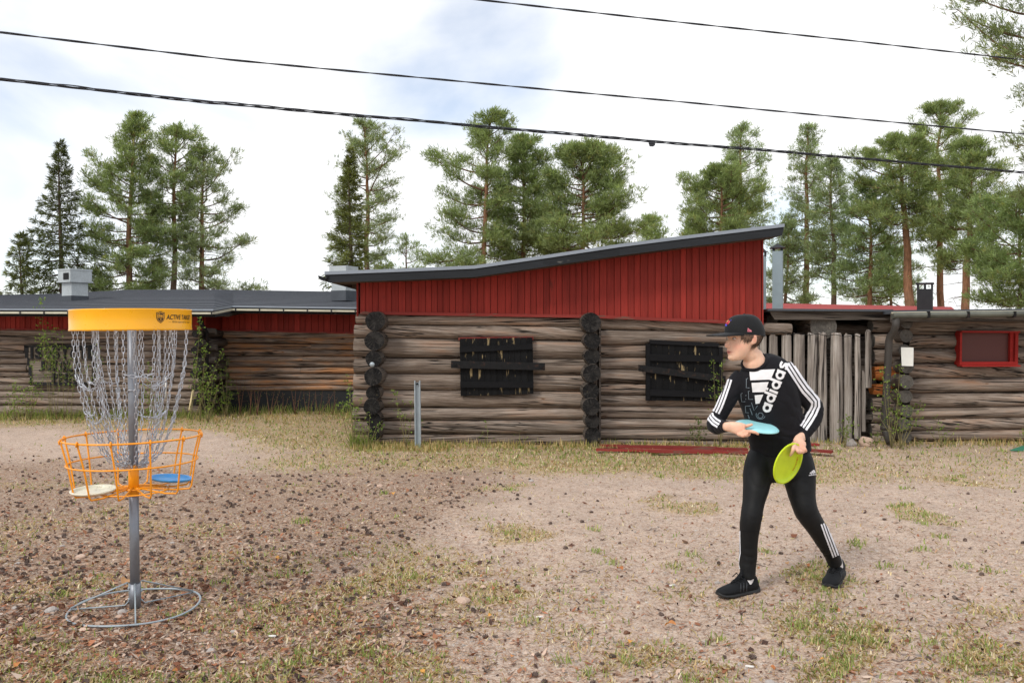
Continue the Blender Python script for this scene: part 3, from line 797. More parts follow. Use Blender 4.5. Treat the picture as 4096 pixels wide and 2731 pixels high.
# downpipe
M_PIPE = plain('brown_pipe', srgb(58, 54, 50), .55, .0, .12, 14, .03)
m = MB()
path = [W(*z9(1020, 560), DB - .46), W(*z9(1014, 620), DB - .46), W(*z9(1000, 660), DB - .42), W(*z9(975, 690), DB - .38), W(*z9(968, 720), DB - .37), W(*z9(955, 1000), DB - .37), W(*z9(936, 1325), DB - .37), W(*z9(945, 1355), DB - .38), W(*z9(975, 1432), DB - .48)]
m.tube(path, [.040] * 9, 14, cap=True); dp = m.build('downpipe', M_PIPE, rb, origin=path[0])
for k in (5, 6):
    a = path[k]; m = MB(); m.tube([a - Vector((0, 0, .02)), a + Vector((0, 0, .02))], .045, 12); m.build('pipe_clip', M_PIPE, dp, origin=a)
# window with red frame
wf = empty('window'); wf.parent = rb
tl, tr, br, bl = [W(*z9(*p), DB - .08) for p in ((1465, 662), (1872, 664), (1868, 886), (1462, 886))]
wf.location = (tl + br) / 2 - Vector(rb.location)
M_RED_FRAME = paint_wood('red_frame_paint', srgb(150, 38, 33), .4, srgb(120, 60, 50), .7, 'X')
M_GLASSDARK = NT('window_glass'); M_GLASSDARK.p(Base_Color=srgb(84, 38, 32), Roughness=.55); M_GLASSDARK = M_GLASSDARK.m
t = .035
def bar_(p, q, off, name, mat, dy0=0, dy1=.09, par=None):
    P = [p, q, q + off, p + off]
    m = MB(); m.prism([v + Vector((0, dy0, 0)) for v in P], (0, dy1, 0)); return m.build(name, mat, par, origin=p)
bar_(tl, tr, Vector((0, 0, t * .6)), 'frame', M_RED_FRAME, -.03, .14, wf)
bar_(bl, br, Vector((0, 0, t)), 'frame', M_RED_FRAME, 0, .12, wf)
bar_(bl, tl, Vector((t * .7, 0, 0)), 'frame', M_RED_FRAME, .003, .12, wf)
bar_(br - Vector((t * 2.2, 0, 0)), tr - Vector((t * 2.2, 0, 0)), Vector((t * 1.1, 0, 0)), 'frame', M_RED_FRAME, .03, .09, wf)
bar_(br - Vector((t, 0, 0)), tr - Vector((t, 0, 0)), Vector((t, 0, 0)), 'frame', M_RED_FRAME, .003, .12, wf)
bar_(bl + Vector((0, 0, -.02)), br + Vector((0, 0, -.02)), Vector((0, 0, .018)), 'sill', M_RED_FRAME, -.05, .12, wf)
bar_(bl + Vector((t * .7, 0, t)), br + Vector((-t, 0, t)), tl - bl - Vector((0, 0, t)), 'pane', M_GLASSDARK, .07, .004, wf)
# rotten stub logs of the cross wall, left of the downpipe
M_ROT = wood('rotten_wood', srgb(196, 132, 76), srgb(162, 92, 46), srgb(92, 54, 32), srgb(120, 100, 84), .6, .8, .1, fine=18)
for i, (y0, y1, x0, x1, rot) in enumerate([(568, 662, 838, 985, 0), (672, 772, 848, 960, 0), (778, 888, 848, 940, 0), (890, 1008, 852, 930, 1), (1010, 1102, 846, 925, 1), (1108, 1202, 836, 930, 0), (1205, 1288, 838, 930, 0), (1292, 1372, 835, 930, 0), (1372, 1440, 840, 930, 0)]):
    yc = (y0 + y1) / 2; r = (y1 - y0) / 2 * .5741 / F * DB * 1.02
    p, q_ = W(*z9(x0, yc), DB + .02), W(*z9(x1 + 80, yc), DB + .05)
    mm = [M_ROT, M_ROT] if rot else [M_LOG, M_END_GREY]
    log('log_stub', p, q_, r * (.8 if rot else 1), r, rb, mm, n=14, wob=.16 if rot else .09, seg=.06)
# lean-to roof between the cabin and this building
m = MB(); P = [W(*z9(x, y), DB - .15) for x, y in ((172, 572), (985, 574), (985, 512), (135, 512))]
lt = empty('lean_to', tuple(P[0])); tag(lt, 'weathered lean-to roof on log stubs over the slab fence', 'lean-to')
m.prism(P, (0, .03, 0)); m.build('fascia', M_LOG_DARK, lt, origin=P[0])
m = MB(); a, b = W(*z9(125, 510), DB - .2), W(*z9(1000, 516), DB - .2)
m.hexa([a, b, b + Vector((0, 3, -.1)), a + Vector((0, 3, -.1)), a + Vector((0, 0, .025)), b + Vector((0, 0, .025)), b + Vector((0, 3, -.075)), a + Vector((0, 3, -.075))]); m.build('roof', M_FELT, lt, origin=a)
for (x0, x1, yc, rz, dd) in ((60, 285, 632, 42, -.12), (478, 840, 640, 40, .35)):
    p, q_ = W(*z9(x0, yc), DB + dd), W(*z9(x1, yc + 4), DB + dd); r = rz * .5741 / F * DB
    log('log', p, q_, r, r * .95, lt, [M_LOG, M_END_GREY], n=14, wob=.08)
p = W(*z9(512, 612), DB - .1); log('log', p, p + Vector((.35, 2.6, 0)), .165, .16, lt, [M_LOG, M_END_GREY], n=16, wob=.1)
p = W(*z9(158, 575), DB + .2); log('log', p, p + Vector((.1, 2.4, 0)), .08, .08, lt, [M_LOG, M_END_GREY], n=12, wob=.1)
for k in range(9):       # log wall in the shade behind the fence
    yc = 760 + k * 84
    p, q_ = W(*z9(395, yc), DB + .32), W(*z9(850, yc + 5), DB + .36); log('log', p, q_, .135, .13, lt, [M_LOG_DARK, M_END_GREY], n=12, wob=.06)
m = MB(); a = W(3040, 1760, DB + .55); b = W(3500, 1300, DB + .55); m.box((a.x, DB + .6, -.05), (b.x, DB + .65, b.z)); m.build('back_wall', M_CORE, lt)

# ------------------------------------------------------------------ slab fence
fence = empty('slab_fence', tuple(W(3250, 1770, DB - .1)))
fence.location.z = 0
tag(fence, 'rough grey vertical slab fence behind the person, one slab broken short', 'fence')
slabs = [(62, 118, 690, 1440), (128, 192, 680, 1440), (215, 290, 678, 1450), (300, 382, 676, 1450), (398, 468, 672, 1445), (474, 536, 670, 1448), (556, 644, 675, 1446), (650, 712, 680, 1438), (728, 770, 680, 1400), (800, 846, 652, 1045), (775, 805, 940, 1350)]
for (x0, x1, y0, y1) in slabs:
    n = 9; k = 10; vs = []; D_ = DB - .12 + random.uniform(-.03, .03); sd = random.random() * 50
    cxs = []
    for i in range(k + 1):
        t_ = i / k; yy = lerp(y1, y0, t_); e = lerp(3, -2, t_)
        xa_, xb_ = x0 - e + 5 * noise.noise(Vector((t_ * 3, sd, 0))), x1 + e + 5 * noise.noise(Vector((t_ * 3, sd, 9)))
        a, b = W(*z9(xa_, yy), D_), W(*z9(xb_, yy), D_); c = (a + b) / 2; hw = (b.x - a.x) / 2; th = hw * .62
        if i == k: c.z += 0
        for j in range(n):
            an = math.pi * 2 * j / n
            yo = -th * math.cos(an) if math.cos(an) > 0 else -th * .25 * math.cos(an)
            jag = random.uniform(-.028, .028) if i == k else 0
            w_ = 1 + .07 * noise.noise(Vector((t_ * 5 + sd, math.cos(an), math.sin(an))))
            vs.append(Vector((c.x + hw * math.sin(an) * w_, c.y + yo * w_, c.z + jag)))
    m = MB(); m.add(vs, [(i * n + j, i * n + (j + 1) % n, (i + 1) * n + (j + 1) % n, (i + 1) * n + j) for i in range(k) for j in range(n)], 0, True)
    m.add(vs[-n:], [tuple(range(n))], 0)
    # grain along the slab: turn the mesh so that its local X runs upward
    org = vs[0].copy()
    me = m.mesh('slab', M_SLAB, org)
    Rm = Matrix.Rotation(R(90), 4, 'Y')
    me.transform(Rm)
    o = link('slab', me, fence, org - Vector(fence.location)); o.rotation_euler = (0, R(-90), 0)
for y in (860, 1250):
    a, b = W(*z9(60, y), DB - .02), W(*z9(850, y + 4), DB - .02); m = MB(); m.box((a.x, a.y, a.z - .03), (b.x, a.y + .03, a.z + .03)); m.build('rail', M_LOG_DARK, fence, origin=a)
m = MB(); wp = [W(*z9(x, y + 6 * math.sin(x * .05)), DB - .2) for x, y in zip(range(60, 820, 20), np.linspace(660, 690, 38))]
m.tube(wp, .004, 5); m.build('wire', M_IRON, fence, origin=wp[0])

# ------------------------------------------------------------------ ducts, chimney, red roof behind
def duct(x0, x1, y0, y1, D_, cap, label):
    a, b = W(*z9(x0, y1), D_), W(*z9(x1, y0), D_); w = (b.x - a.x); rt_ = empty('ventilation_duct', (a.x + w / 2, D_, 0))
    tag(rt_, label, 'duct')
    c = Vector((a.x + w / 2, D_, 0)); h = w / 2 / 1.28
    Mr = Matrix.Translation(c) @ Matrix.Rotation(R(-22), 4, 'Z')
    m = MB(); m.box((-h, -h, 0), (h, h, b.z), M=Mr); m.build('shaft', M_DUCT, rt_)
    zc = W(0, z9(0, cap)[1], D_).z
    m = MB(); m.add([Mr @ Vector(v) for v in ((-h * 1.55, -h * 1.55, zc), (h * 1.55, -h * 1.55, zc), (h * 1.55, h * 1.55, zc), (-h * 1.55, h * 1.55, zc), (0, 0, zc + .07))], [(3, 2, 1, 0), (0, 1, 4), (1, 2, 4), (2, 3, 4), (3, 0, 4)]); m.build('cap', M_BLACKMETAL, rt_)
    for sx in (-1, 1):
        for sy in (-1, 1):
            m = MB(); m.box((sx * h * .8 - .012, sy * h * .8 - .012, b.z - .02), (sx * h * .8 + .012, sy * h * .8 + .012, zc + .01), M=Mr); m.build('cap_strut', M_BLACKMETAL, rt_)
duct(62, 116, 125, 600, 12.6, 104, 'pale grey metal duct half hidden by the red gable end')
duct(150, 236, 97, 510, 12.2, 76, 'taller pale grey metal duct with black cap standing clear of the gable')
rr = empty('red_roof_building', (W(3500, 1230, 15).x, 15, 0)); tag(rr, 'building with low red roof behind the lean-to', 'building')
M_REDROOF = plain('red_roof_felt', srgb(158, 62, 60), .85, 0, .10, 40, .1)
m = MB(); P = [W(3055, 1240, 14.0), W(3830, 1248, 14.0), W(3805, 1227, 17.5), W(3055, 1212, 17.5)]
m.add(P, [(0, 1, 2, 3)]); m.add([q - Vector((0, 0, .05)) for q in P], [(3, 2, 1, 0)]); m.add(P + [q - Vector((0, 0, .05)) for q in P], [(0, 4, 5, 1), (1, 5, 6, 2), (2, 6, 7, 3), (3, 7, 4, 0)]); m.build('roof', M_REDROOF, rr, origin=P[0])
m = MB(); m.box((P[0].x, 14.1, 0), (P[1].x - .25, 17.0, P[1].z - .02)); m.build('wall', M_RED, rr)
ch = empty('chimney', tuple(W(3700, 1228, 15.0))); tag(ch, 'square black metal chimney with open capped top on the red roof', 'chimney')
c = W(3700, 1228, 15.0); Mr = Matrix.Translation(c) @ Matrix.Rotation(R(-28), 4, 'Z'); h = 75 / F * 15 / 2 / 1.33; zt = (1228 - 1157) / F * 15
m = MB(); m.box((-h, -h, -.2), (h, h, zt), M=Mr); m.build('shaft', M_BLACKMETAL, ch)
m = MB(); m.box((-h * 1.15, -h * 1.15, zt + .085), (h * 1.15, h * 1.15, zt + .11), M=Mr); m.build('cap', M_BLACKMETAL, ch)
for sx in (-1, 0, 1):
    for sy in (-1, 0, 1):
        if sx or sy:
            m = MB(); m.box((sx * h * .9 - .014, sy * h * .9 - .014, zt - .01), (sx * h * .9 + .014, sy * h * .9 + .014, zt + .09), M=Mr); m.build('cap_strut', M_BLACKMETAL, ch)

# ------------------------------------------------------------------ trees
M_PINE = leaf_mat('pine_needles', transl=0.42)
M_SPRUCE = leaf_mat('spruce_needles', transl=0.35)
M_LEAF = leaf_mat('young_leaves', transl=0.4)
def bark_mat(name):
    m = NT(name); c = m.coord(); col = m.attr('Col')
    n1 = m.noise(m.mapping(c, (1, 1, .25)), 22, 5, .65)
    col = m.mix(1.0, col, m.ramp(n1, [(.3, .55), (.7, 1.3)]), 'MULTIPLY')
    m.p(Base_Color=col, Roughness=.9); m.b.inputs['Specular IOR Level'].default_value = .15
    m.bump(n1, .8, .03)
    return m.m
M_BARK = bark_mat('tree_bark')

class Limbs:
    def __init__(s): s.v = []; s.q = []; s.c = []; s.n = 0
    def tube(s, P, r, col, n=5):
        P = np.asarray(P, float); k = len(P); r = np.broadcast_to(np.asarray(r, float), (k,))
        col = np.broadcast_to(np.asarray(col, float), (k, 3))
        T = np.gradient(P, axis=0); T /= np.linalg.norm(T, axis=1, keepdims=True) + 1e-9
        ref = np.where(np.abs(T[:, 2:3]) > .9, np.array([[1., 0, 0]]), np.array([[0, 0, 1.]]))
        A = np.cross(T, ref); A /= np.linalg.norm(A, axis=1, keepdims=True) + 1e-9
        B = np.cross(T, A)
        an = np.arange(n) * 2 * np.pi / n
        V = P[:, None, :] + r[:, None, None] * (np.cos(an)[None, :, None] * A[:, None, :] + np.sin(an)[None, :, None] * B[:, None, :])
        s.v.append(V.reshape(-1, 3)); s.c.append(np.repeat(col, n, 0))
        i, j = np.meshgrid(np.arange(k - 1), np.arange(n), indexing='ij'); i = i.ravel(); j = j.ravel()
        s.q.append(np.stack([i * n + j, i * n + (j + 1) % n, (i + 1) * n + (j + 1) % n, (i + 1) * n + j], 1) + s.n)
        s.n += k * n
    def mesh(s, name, mat):
        return tri_mesh(name, np.concatenate(s.v), np.concatenate(s.q), mat, np.concatenate(s.c), True)

def tufts(P, Dv, size, col, rg, nb=8, spread=.9, width=.16, colvar=.18, tipcol=1.15):
    """needle tufts: nb narrow blades fanned round direction Dv at every point P"""
    n = len(P); size = np.broadcast_to(size, (n,))
    d = Dv[:, None, :] + spread * rg.normal(0, .6, (n, nb, 3)); d /= np.linalg.norm(d, axis=2, keepdims=True) + 1e-9
    L = size[:, None] * rg.uniform(.65, 1.2, (n, nb))
    side = np.cross(d, rg.normal(0, 1, (n, nb, 3))); side /= np.linalg.norm(side, axis=2, keepdims=True) + 1e-9
    w = L * width
    base = P[:, None, :] + d * (L * .08)[..., None] + rg.normal(0, .10, (n, nb, 3)) * size[:, None, None]
    tip = base + d * L[..., None]
    mid = base + d * (L * .55)[..., None]
    v = np.stack([base, mid + side * w[..., None] * .5, tip, mid - side * w[..., None] * .5], 2)
    c = np.broadcast_to(col, (n, 3))[:, None, :] * (1 + colvar * rg.normal(0, 1, (n, 1, 1))) * (1 + .12 * rg.normal(0, 1, (n, nb, 1)))
    c = np.repeat(c[:, :, None, :], 4, 2) * np.array([.8, 1, tipcol, 1])[None, None, :, None]
    k = n * nb
    q = np.arange(k * 4).reshape(k, 4)
    return v.reshape(-1, 3), q, np.clip(c.reshape(-1, 3), .004, .9)

def finish_tree(name, label, base, limbs, parts, leafm, group):
    root = empty(name, base); tag(root, label, 'tree', group)
    link('trunk', limbs.mesh('trunk', M_BARK), root)
    vs, qs, cs = [], [], []; o = 0
    for v, q, c in parts:
        vs.append(v); qs.append(q + o); cs.append(c); o += len(v)
    link('crown', tri_mesh('crown', np.concatenate(vs), np.concatenate(qs), leafm, np.concatenate(cs)), root)
    return root

GREY_BARK = np.array(srgb(118, 100, 90)[:3]); ORANGE_BARK = np.array(srgb(146, 108, 84)[:3]); TWIG = np.array(srgb(112, 92, 80)[:3])

def pine(label, px, top, D, crown, prof, seed, nbr=46, dens=1.0, orange=.5, lean=0.0, col=(.085, .125, .050), r0=None, tuft=.17, gaps=.0, name='pine_tree', dead=8, up=1.0, trunk_px=None, clump=.20):
    """prof: list of (t, left_px, right_px), t = 0 at the crown's lowest branch (pixel row crown) and 1 at the top (row top)"""
    rg = np.random.default_rng(seed)
    bx = ((trunk_px if trunk_px else px) - CX) / F * D
    H = CH + (HY - top) / F * D; zc = CH + (HY - crown) / F * D
    dx = (px - (trunk_px if trunk_px else px)) / F * D
    base = np.array([0, 0, 0.])
    k = 14; tz = np.linspace(0, 1, k)
    wob = np.cumsum(rg.normal(0, .035, (k, 2)), 0) * min(1, H / 9)
    wob -= wob[:1]; wob = wob - tz[:, None] * wob[-1:]
    T = np.stack([wob[:, 0] + dx * tz ** 1.3, wob[:, 1], tz * H], 1)
    rr0 = r0 if r0 else H * .0135 + .02
    rad = rr0 * (1 - tz * .88) ** .85
    oc = np.clip((tz * H - orange * H) / (.25 * H) + .5, 0, 1)[:, None]
    L = Limbs()
    L.tube(T, rad, GREY_BARK * (1 - oc) + ORANGE_BARK * oc, 9)
    def at(z): return np.array([np.interp(z, T[:, 2], T[:, 0]), np.interp(z, T[:, 2], T[:, 1]), z])
    pt = np.array([p[0] for p in prof]); pl = np.array([p[1] for p in prof]) / F * D; pr = np.array([p[2] for p in prof]) / F * D
    P, Dv = [], []
    az = rg.uniform(0, 6.28)
    for b in range(nbr):
        t = (b + rg.uniform(0, 1)) / nbr; t = min(.985, t)
        az += 2.4 + rg.normal(0, .35)
        ca, sa_ = math.cos(az), math.sin(az)
        l_, r_ = np.interp(t, pt, pl), np.interp(t, pt, pr)
        ln = (l_ if ca < 0 else r_) * abs(ca) + (l_ + r_) / 2 * (1 - abs(ca))
        ln *= rg.uniform(.80, 1.22)
        if rg.uniform() < gaps: continue
        z0 = zc + (H - zc) * t
        ang = R(-8 + 62 * t ** 1.5) * up + rg.normal(0, .20)
        s = np.linspace(0, 1, 7)
        hor = ln * s * (1 - .12 * s)
        ver = ln * (math.tan(min(ang, 1.2)) * s * .75 + (.16 * s ** 2.2) - .10 * np.sin(s * 3.1) * (1 - t))
        ver *= min(1.0, .8 + .4 * t)
        zmax = H - z0 + .05
        ver = np.minimum(ver, zmax * .9)
        kink = np.cumsum(rg.normal(0, .03 * ln, 7)); kink -= kink[0]
        p0 = at(z0)
        path = p0 + np.stack([ca * hor - sa_ * kink, sa_ * hor + ca * kink, ver], 1)
        br = np.clip(.010 + ln * .013, .010, .06)
        bc = TWIG * (1 - .5 * (t > .3)) + ORANGE_BARK * .45 * (t > .3)
        L.tube(path, br * (1 - s * .8), bc, 5)
        nsec = int(round((4.5 + 5.2 * ln) * dens))
        for i in range(nsec):
            ss = rg.uniform(.28 if ln > .8 else .1, 1.0) ** .8
            q0 = np.array([np.interp(ss, s, path[:, d]) for d in range(3)])
            sl = (.16 * (1 - .55 * t) + .30 * ln * (1.05 - ss)) * rg.uniform(.6, 1.25)
            a2 = az + (1 if i % 2 else -1) * rg.uniform(.35, 1.25)
            dv = np.array([math.cos(a2), math.sin(a2), rg.uniform(.05, .75)]); dv /= np.linalg.norm(dv)
            q1 = q0 + dv * sl
            L.tube(np.stack([q0, (q0 + q1) / 2 + rg.normal(0, .02, 3), q1]), [.007, .005, .003], TWIG * .9, 3)
            nt = int(round((5.5 + sl * 18) * dens))
            uu = rg.uniform(.25, 1.08, nt)
            P.append(q0 + (q1 - q0) * uu[:, None] + rg.normal(0, clump * .62 * (1.1 - .6 * t ** 2), (nt, 3)) * np.array([1, 1, .55]))
            Dv.append(np.tile(dv * .7 + np.array([0, 0, .55]), (nt, 1)))
    # leader
    nt = int(26 * dens); zz = rg.uniform(H - (H - zc) * .12 - .1, H, nt)
    pp = np.stack([at(z) for z in zz]); pp[:, :2] += rg.normal(0, .05, (nt, 2)); P.append(pp); Dv.append(np.tile([0, 0, 1.], (nt, 1)))
    for b in range(dead):        # bare dead branches under and inside the crown
        z0 = rg.uniform(max(.8, zc - (H - zc) * .35), zc + (H - zc) * .5); az2 = rg.uniform(0, 6.28); ln = rg.uniform(.4, 1.3) * min(1.2, H / 8)
        s = np.linspace(0, 1, 5); p0 = at(z0)
        path = p0 + np.stack([np.cos(az2) * ln * s, np.sin(az2) * ln * s, -.12 * ln * s + rg.normal(0, .03, 5) * s], 1)
        L.tube(path, .011 * (1 - .8 * s), TWIG * 1.1, 4)
        for _ in range(4):
            q0 = path[rg.integers(1, 5)]; L.tube(np.stack([q0, q0 + rg.normal(0, .22, 3) + np.array([0, 0, -.05])]), [.005, .002], TWIG * 1.15, 3)
    P = np.concatenate(P); Dv = np.concatenate(Dv)
    # tuft green varies at random, a few tufts are browner
    rel = np.hypot(P[:, 0] - dx * P[:, 2] / H, P[:, 1]); rel = np.clip(rel / (rel.max() + 1e-6), 0, 1)
    c = np.array(col)[None, :] * (1 + .22 * rg.normal(0, 1, (len(P), 1)) * .6) * np.array([1, 1, 1]) + np.array([.03, .012, 0]) * (rg.uniform(0, 1, (len(P), 1)) < .07)
    parts = [tufts(P, Dv, tuft * .84 * rg.uniform(.75, 1.2, len(P)), (c * np.array([1.95, 1.64, 1.68]) + .014) * 1.5, rg, 8, .95, .112)]
    return finish_tree(name, label, (bx, D, 0), L, parts, M_PINE, 'conifers behind the log buildings')

def spruce(label, px, top, D, crown, halfw, seed, col=(.060, .070, .026), dens=1.0, power=.85, tuft=.20):
    rg = np.random.default_rng(seed)
    bx = (px - CX) / F * D; H = CH + (HY - top) / F * D; zc = CH + (HY - crown) / F * D; R0 = halfw / F * D
    L = Limbs(); tz = np.linspace(0, 1, 12)
    T = np.stack([.04 * np.sin(tz * 5), .03 * np.cos(tz * 4), tz * H], 1)
    L.tube(T, (H * .012 + .03) * (1 - tz * .93), GREY_BARK * .75, 9)
    P, Dv, S = [], [], []
    z = zc
    while z < H - .05:
        t = (z - zc) / (H - zc); rad = R0 * (1 - t) ** power
        nb = int(rg.integers(5, 8))
        a0 = rg.uniform(0, 6.28)
        for b in range(nb):
            az = a0 + b * 6.283 / nb + rg.normal(0, .2); ln = max(.08, rad * rg.uniform(.62, 1.15)); s = np.linspace(0, 1, 6)
            droop = .38 * (1 - t) - .35 * t
            ver = ln * (-droop * s + .22 * s ** 2.5)
            path = np.array([0, 0, z + rg.normal(0, .05)]) + np.stack([np.cos(az) * ln * s, np.sin(az) * ln * s, ver], 1)
            L.tube(path, (.008 + .009 * ln) * (1 - .8 * s), TWIG * .6, 4)
            n = int((5 + 13 * ln) * dens); u = rg.uniform(.12, 1.02, n) ** .8
            q = np.stack([np.interp(u, s, path[:, d]) for d in range(3)], 1)
            side = rg.normal(0, 1, n) * .22 * ln * (1 - u * .6)
            q[:, 0] += -np.sin(az) * side; q[:, 1] += np.cos(az) * side
            q[:, 2] -= np.abs(rg.normal(0, .10, n)) * (1 - t) * min(1, ln)
            P.append(q); dv = np.stack([np.cos(az) * .55 + rg.normal(0, .3, n), np.sin(az) * .55 + rg.normal(0, .3, n), -.45 * (1 - t) - .1 + .5 * t + rg.normal(0, .2, n)], 1)
            Dv.append(dv); S.append(np.full(n, tuft * (.55 + .45 * (1 - t))))
        z += max(.07, .26 * (1 - t * .6))
    P = np.concatenate(P); Dv = np.concatenate(Dv); S = np.concatenate(S)
    c = 1.7 * np.array(col)[None, :] * np.clip(1 + .28 * rg.normal(0, 1, (len(P), 1)), .4, 1.9)
    parts = [tufts(P, Dv, S * rg.uniform(.8, 1.25, len(P)), c, rg, 8, .55, .13)]
    return finish_tree('spruce_tree', label, (bx, D, 0), L, parts, M_SPRUCE, 'conifers behind the log buildings')

cone_p = [(0, 150, 150), (.35, 170, 150), (.7, 110, 100), (.9, 55, 55), (1, 15, 15)]
spruce('tall dark spruce with drooping branches left of the pines, behind the vent hood', 243, 570, 24, 1240, 165, 1)
spruce('short spruce at the far left edge, leaning under the taller spruce', 88, 935, 23, 1240, 80, 2, col=(.085, .095, .034), power=.6)
pine('dense bushy pine with the highest top in the left-hand tree group', 545, 472, 25, 1210, [(0, 150, 150), (.15, 190, 170), (.35, 150, 150), (.5, 190, 110), (.62, 170, 90), (.75, 75, 85), (.88, 50, 50), (1, 4, 4)], 3, nbr=74, dens=1.05, orange=.3, trunk_px=518)
pine('pine with bare orange lower trunk in the middle of the left group', 705, 525, 25.5, 1000, [(0, 110, 90), (.2, 120, 80), (.5, 110, 120), (.8, 90, 110), (.92, 45, 50), (1, 6, 6)], 4, nbr=44, dens=.95, orange=.45, trunk_px=690, dead=16)
pine('pine with long bare lower branches reaching right, end of the left group', 812, 600, 26, 1180, [(0, 90, 150), (.1, 100, 255), (.28, 90, 200), (.42, 90, 130), (.55, 80, 175), (.75, 80, 130), (.9, 32, 40), (1, 4, 4)], 5, nbr=50, dens=.85, orange=.2, trunk_px=792, dead=18, col=(.085, .12, .062))
pine('rounded pine with airy crown above the low end of the cabin roof', 1462, 508, 27, 1150, [(0, 150, 90), (.2, 170, 100), (.4, 170, 130), (.6, 130, 150), (.8, 105, 120), (.93, 70, 60), (1, 25, 25)], 6, nbr=56, dens=.85, orange=.5, trunk_px=1468, col=(.085, .12, .062))
spruce('slim yellow-green spruce in front of the airy pine', 1402, 605, 24, 1240, 110, 7, col=(.085, .092, .026), power=.75, dens=1.15)
pine('small half-dead pine with bare top beside the slim spruce', 1625, 960, 25, 1190, [(0, 100, 90), (.5, 95, 80), (1, 15, 15)], 8, nbr=14, dens=.6, orange=.9, dead=22)
pine('tall open pine with heavy left limbs above the roof kink', 1960, 478, 23, 1080, [(0, 190, 60), (.12, 270, 70), (.3, 150, 80), (.45, 250, 70), (.6, 240, 70), (.72, 130, 60), (.85, 60, 90), (.95, 60, 90), (1, 30, 40)], 9, nbr=46, dens=1.1, orange=.35, trunk_px=1918, dead=22, clump=.24, gaps=.08)
pine('bushy pine between the open pine and the broad pine', 2095, 565, 24, 1060, [(0, 110, 130), (.3, 120, 140), (.55, 110, 130), (.8, 75, 90), (1, 15, 15)], 10, nbr=56, dens=1.15, orange=.3, trunk_px=2090, dead=10)
pine('broad pine with a layered crown drooping towards the right over the gable', 2330, 610, 23, 1010, [(0, 190, 230), (.2, 200, 260), (.35, 170, 210), (.55, 150, 150), (.8, 110, 145), (.93, 70, 120), (1, 40, 80)], 11, nbr=60, dens=1.15, orange=.3, trunk_px=2310, clump=.24)
pine('small pale young tree peeping over the roof slope', 2605, 880, 27, 1000, [(0, 60, 60), (.5, 50, 50), (1, 10, 10)], 12, nbr=22, dens=.8, col=(.10, .15, .06), dead=2)
pine('dense broad pine just above the high end of the gable roof', 2880, 690, 24, 1010, [(0, 190, 170), (.15, 130, 200), (.3, 175, 150), (.5, 110, 185), (.65, 150, 110), (.85, 80, 90), (1, 25, 25)], 13, nbr=52, dens=1.1, gaps=.08, orange=.2)
pine('narrow light-topped pine rising behind the dense broad pine', 2965, 515, 27, 900, [(0, 100, 120), (.4, 80, 110), (.7, 60, 70), (.9, 32, 32), (1, 4, 4)], 14, nbr=40, dens=.8, col=(.095, .14, .068))
pine('tall slim pine with pointed top right of the gable end', 3232, 508, 28, 1060, [(0, 110, 110), (.3, 105, 90), (.6, 75, 75), (.85, 38, 40), (1, 4, 4)], 15, nbr=56, dens=.8, orange=.15, col=(.09, .13, .07))
pine('slim dark-trunked pine beside the pointed pine', 3328, 640, 26, 1120, [(0, 90, 90), (.35, 100, 90), (.6, 75, 80), (.85, 36, 45), (1, 4, 4)], 16, nbr=50, dens=.8, orange=.9, col=(.085, .125, .062))
pine('lower pine filling the gap behind the ducts', 3150, 900, 27, 1230, [(0, 120, 130), (.5, 90, 100), (1, 15, 15)], 17, nbr=34, dens=.9, col=(.09, .13, .07))
pine('small bushy pine between two orange-trunked pines', 3478, 745, 25, 1190, [(0, 130, 120), (.4, 130, 110), (.7, 100, 80), (.9, 40, 40), (1, 12, 12)], 18, nbr=52, dens=.9, orange=.2, col=(.09, .14, .065))
pine('flat-crowned pine with thick orange trunk and a long left limb', 3590, 575, 24, 900, [(0, 210, 90), (.15, 150, 100), (.4, 190, 110), (.65, 200, 120), (.85, 90, 120), (1, 30, 50)], 19, nbr=44, dens=1.05, orange=.25, trunk_px=3640, dead=20, r0=.17)
pine('tallest straight pine behind the black chimney', 3760, 428, 26, 980, [(0, 90, 90), (.3, 110, 120), (.5, 130, 150), (.75, 100, 130), (.9, 70, 90), (1, 25, 25)], 20, nbr=50, dens=1.05, orange=.15, trunk_px=3757, dead=16)
pine('twin-stemmed pine with bright orange bark near the right edge', 3885, 572, 23, 1080, [(0, 130, 130), (.3, 140, 150), (.55, 95, 110), (.8, 65, 75), (1, 15, 20)], 21, nbr=54, dens=1.05, orange=.1, trunk_px=3862, dead=12, r0=.14)
pine('low dense pine filling the lower right edge behind the storehouse', 4080, 800, 20, 1225, [(0, 160, 200), (.2, 230, 200), (.35, 140, 180), (.5, 215, 180), (.65, 110, 130), (.75, 150, 130), (.9, 60, 60), (1, 15, 15)], 22, nbr=58, dens=1.0, gaps=.1, orange=.6, col=(.08, .125, .05))
pine('lower pine behind the orange twin stems', 3560, 960, 28, 1235, [(0, 140, 140), (.5, 110, 110), (1, 15, 15)], 23, nbr=36, dens=.8, col=(.09, .13, .07))
pine('big near pine whose branches hang in from the right edge', 4310, -160, 15.5, 900, [(0, 170, 200), (.1, 230, 300), (.25, 250, 330), (.45, 330, 350), (.55, 420, 380), (.72, 480, 400), (.85, 500, 420), (1, 250, 250)], 24, nbr=58, dens=.95, orange=.4, tuft=.15, dead=16, up=.75, col=(.08, .115, .052), gaps=.05)

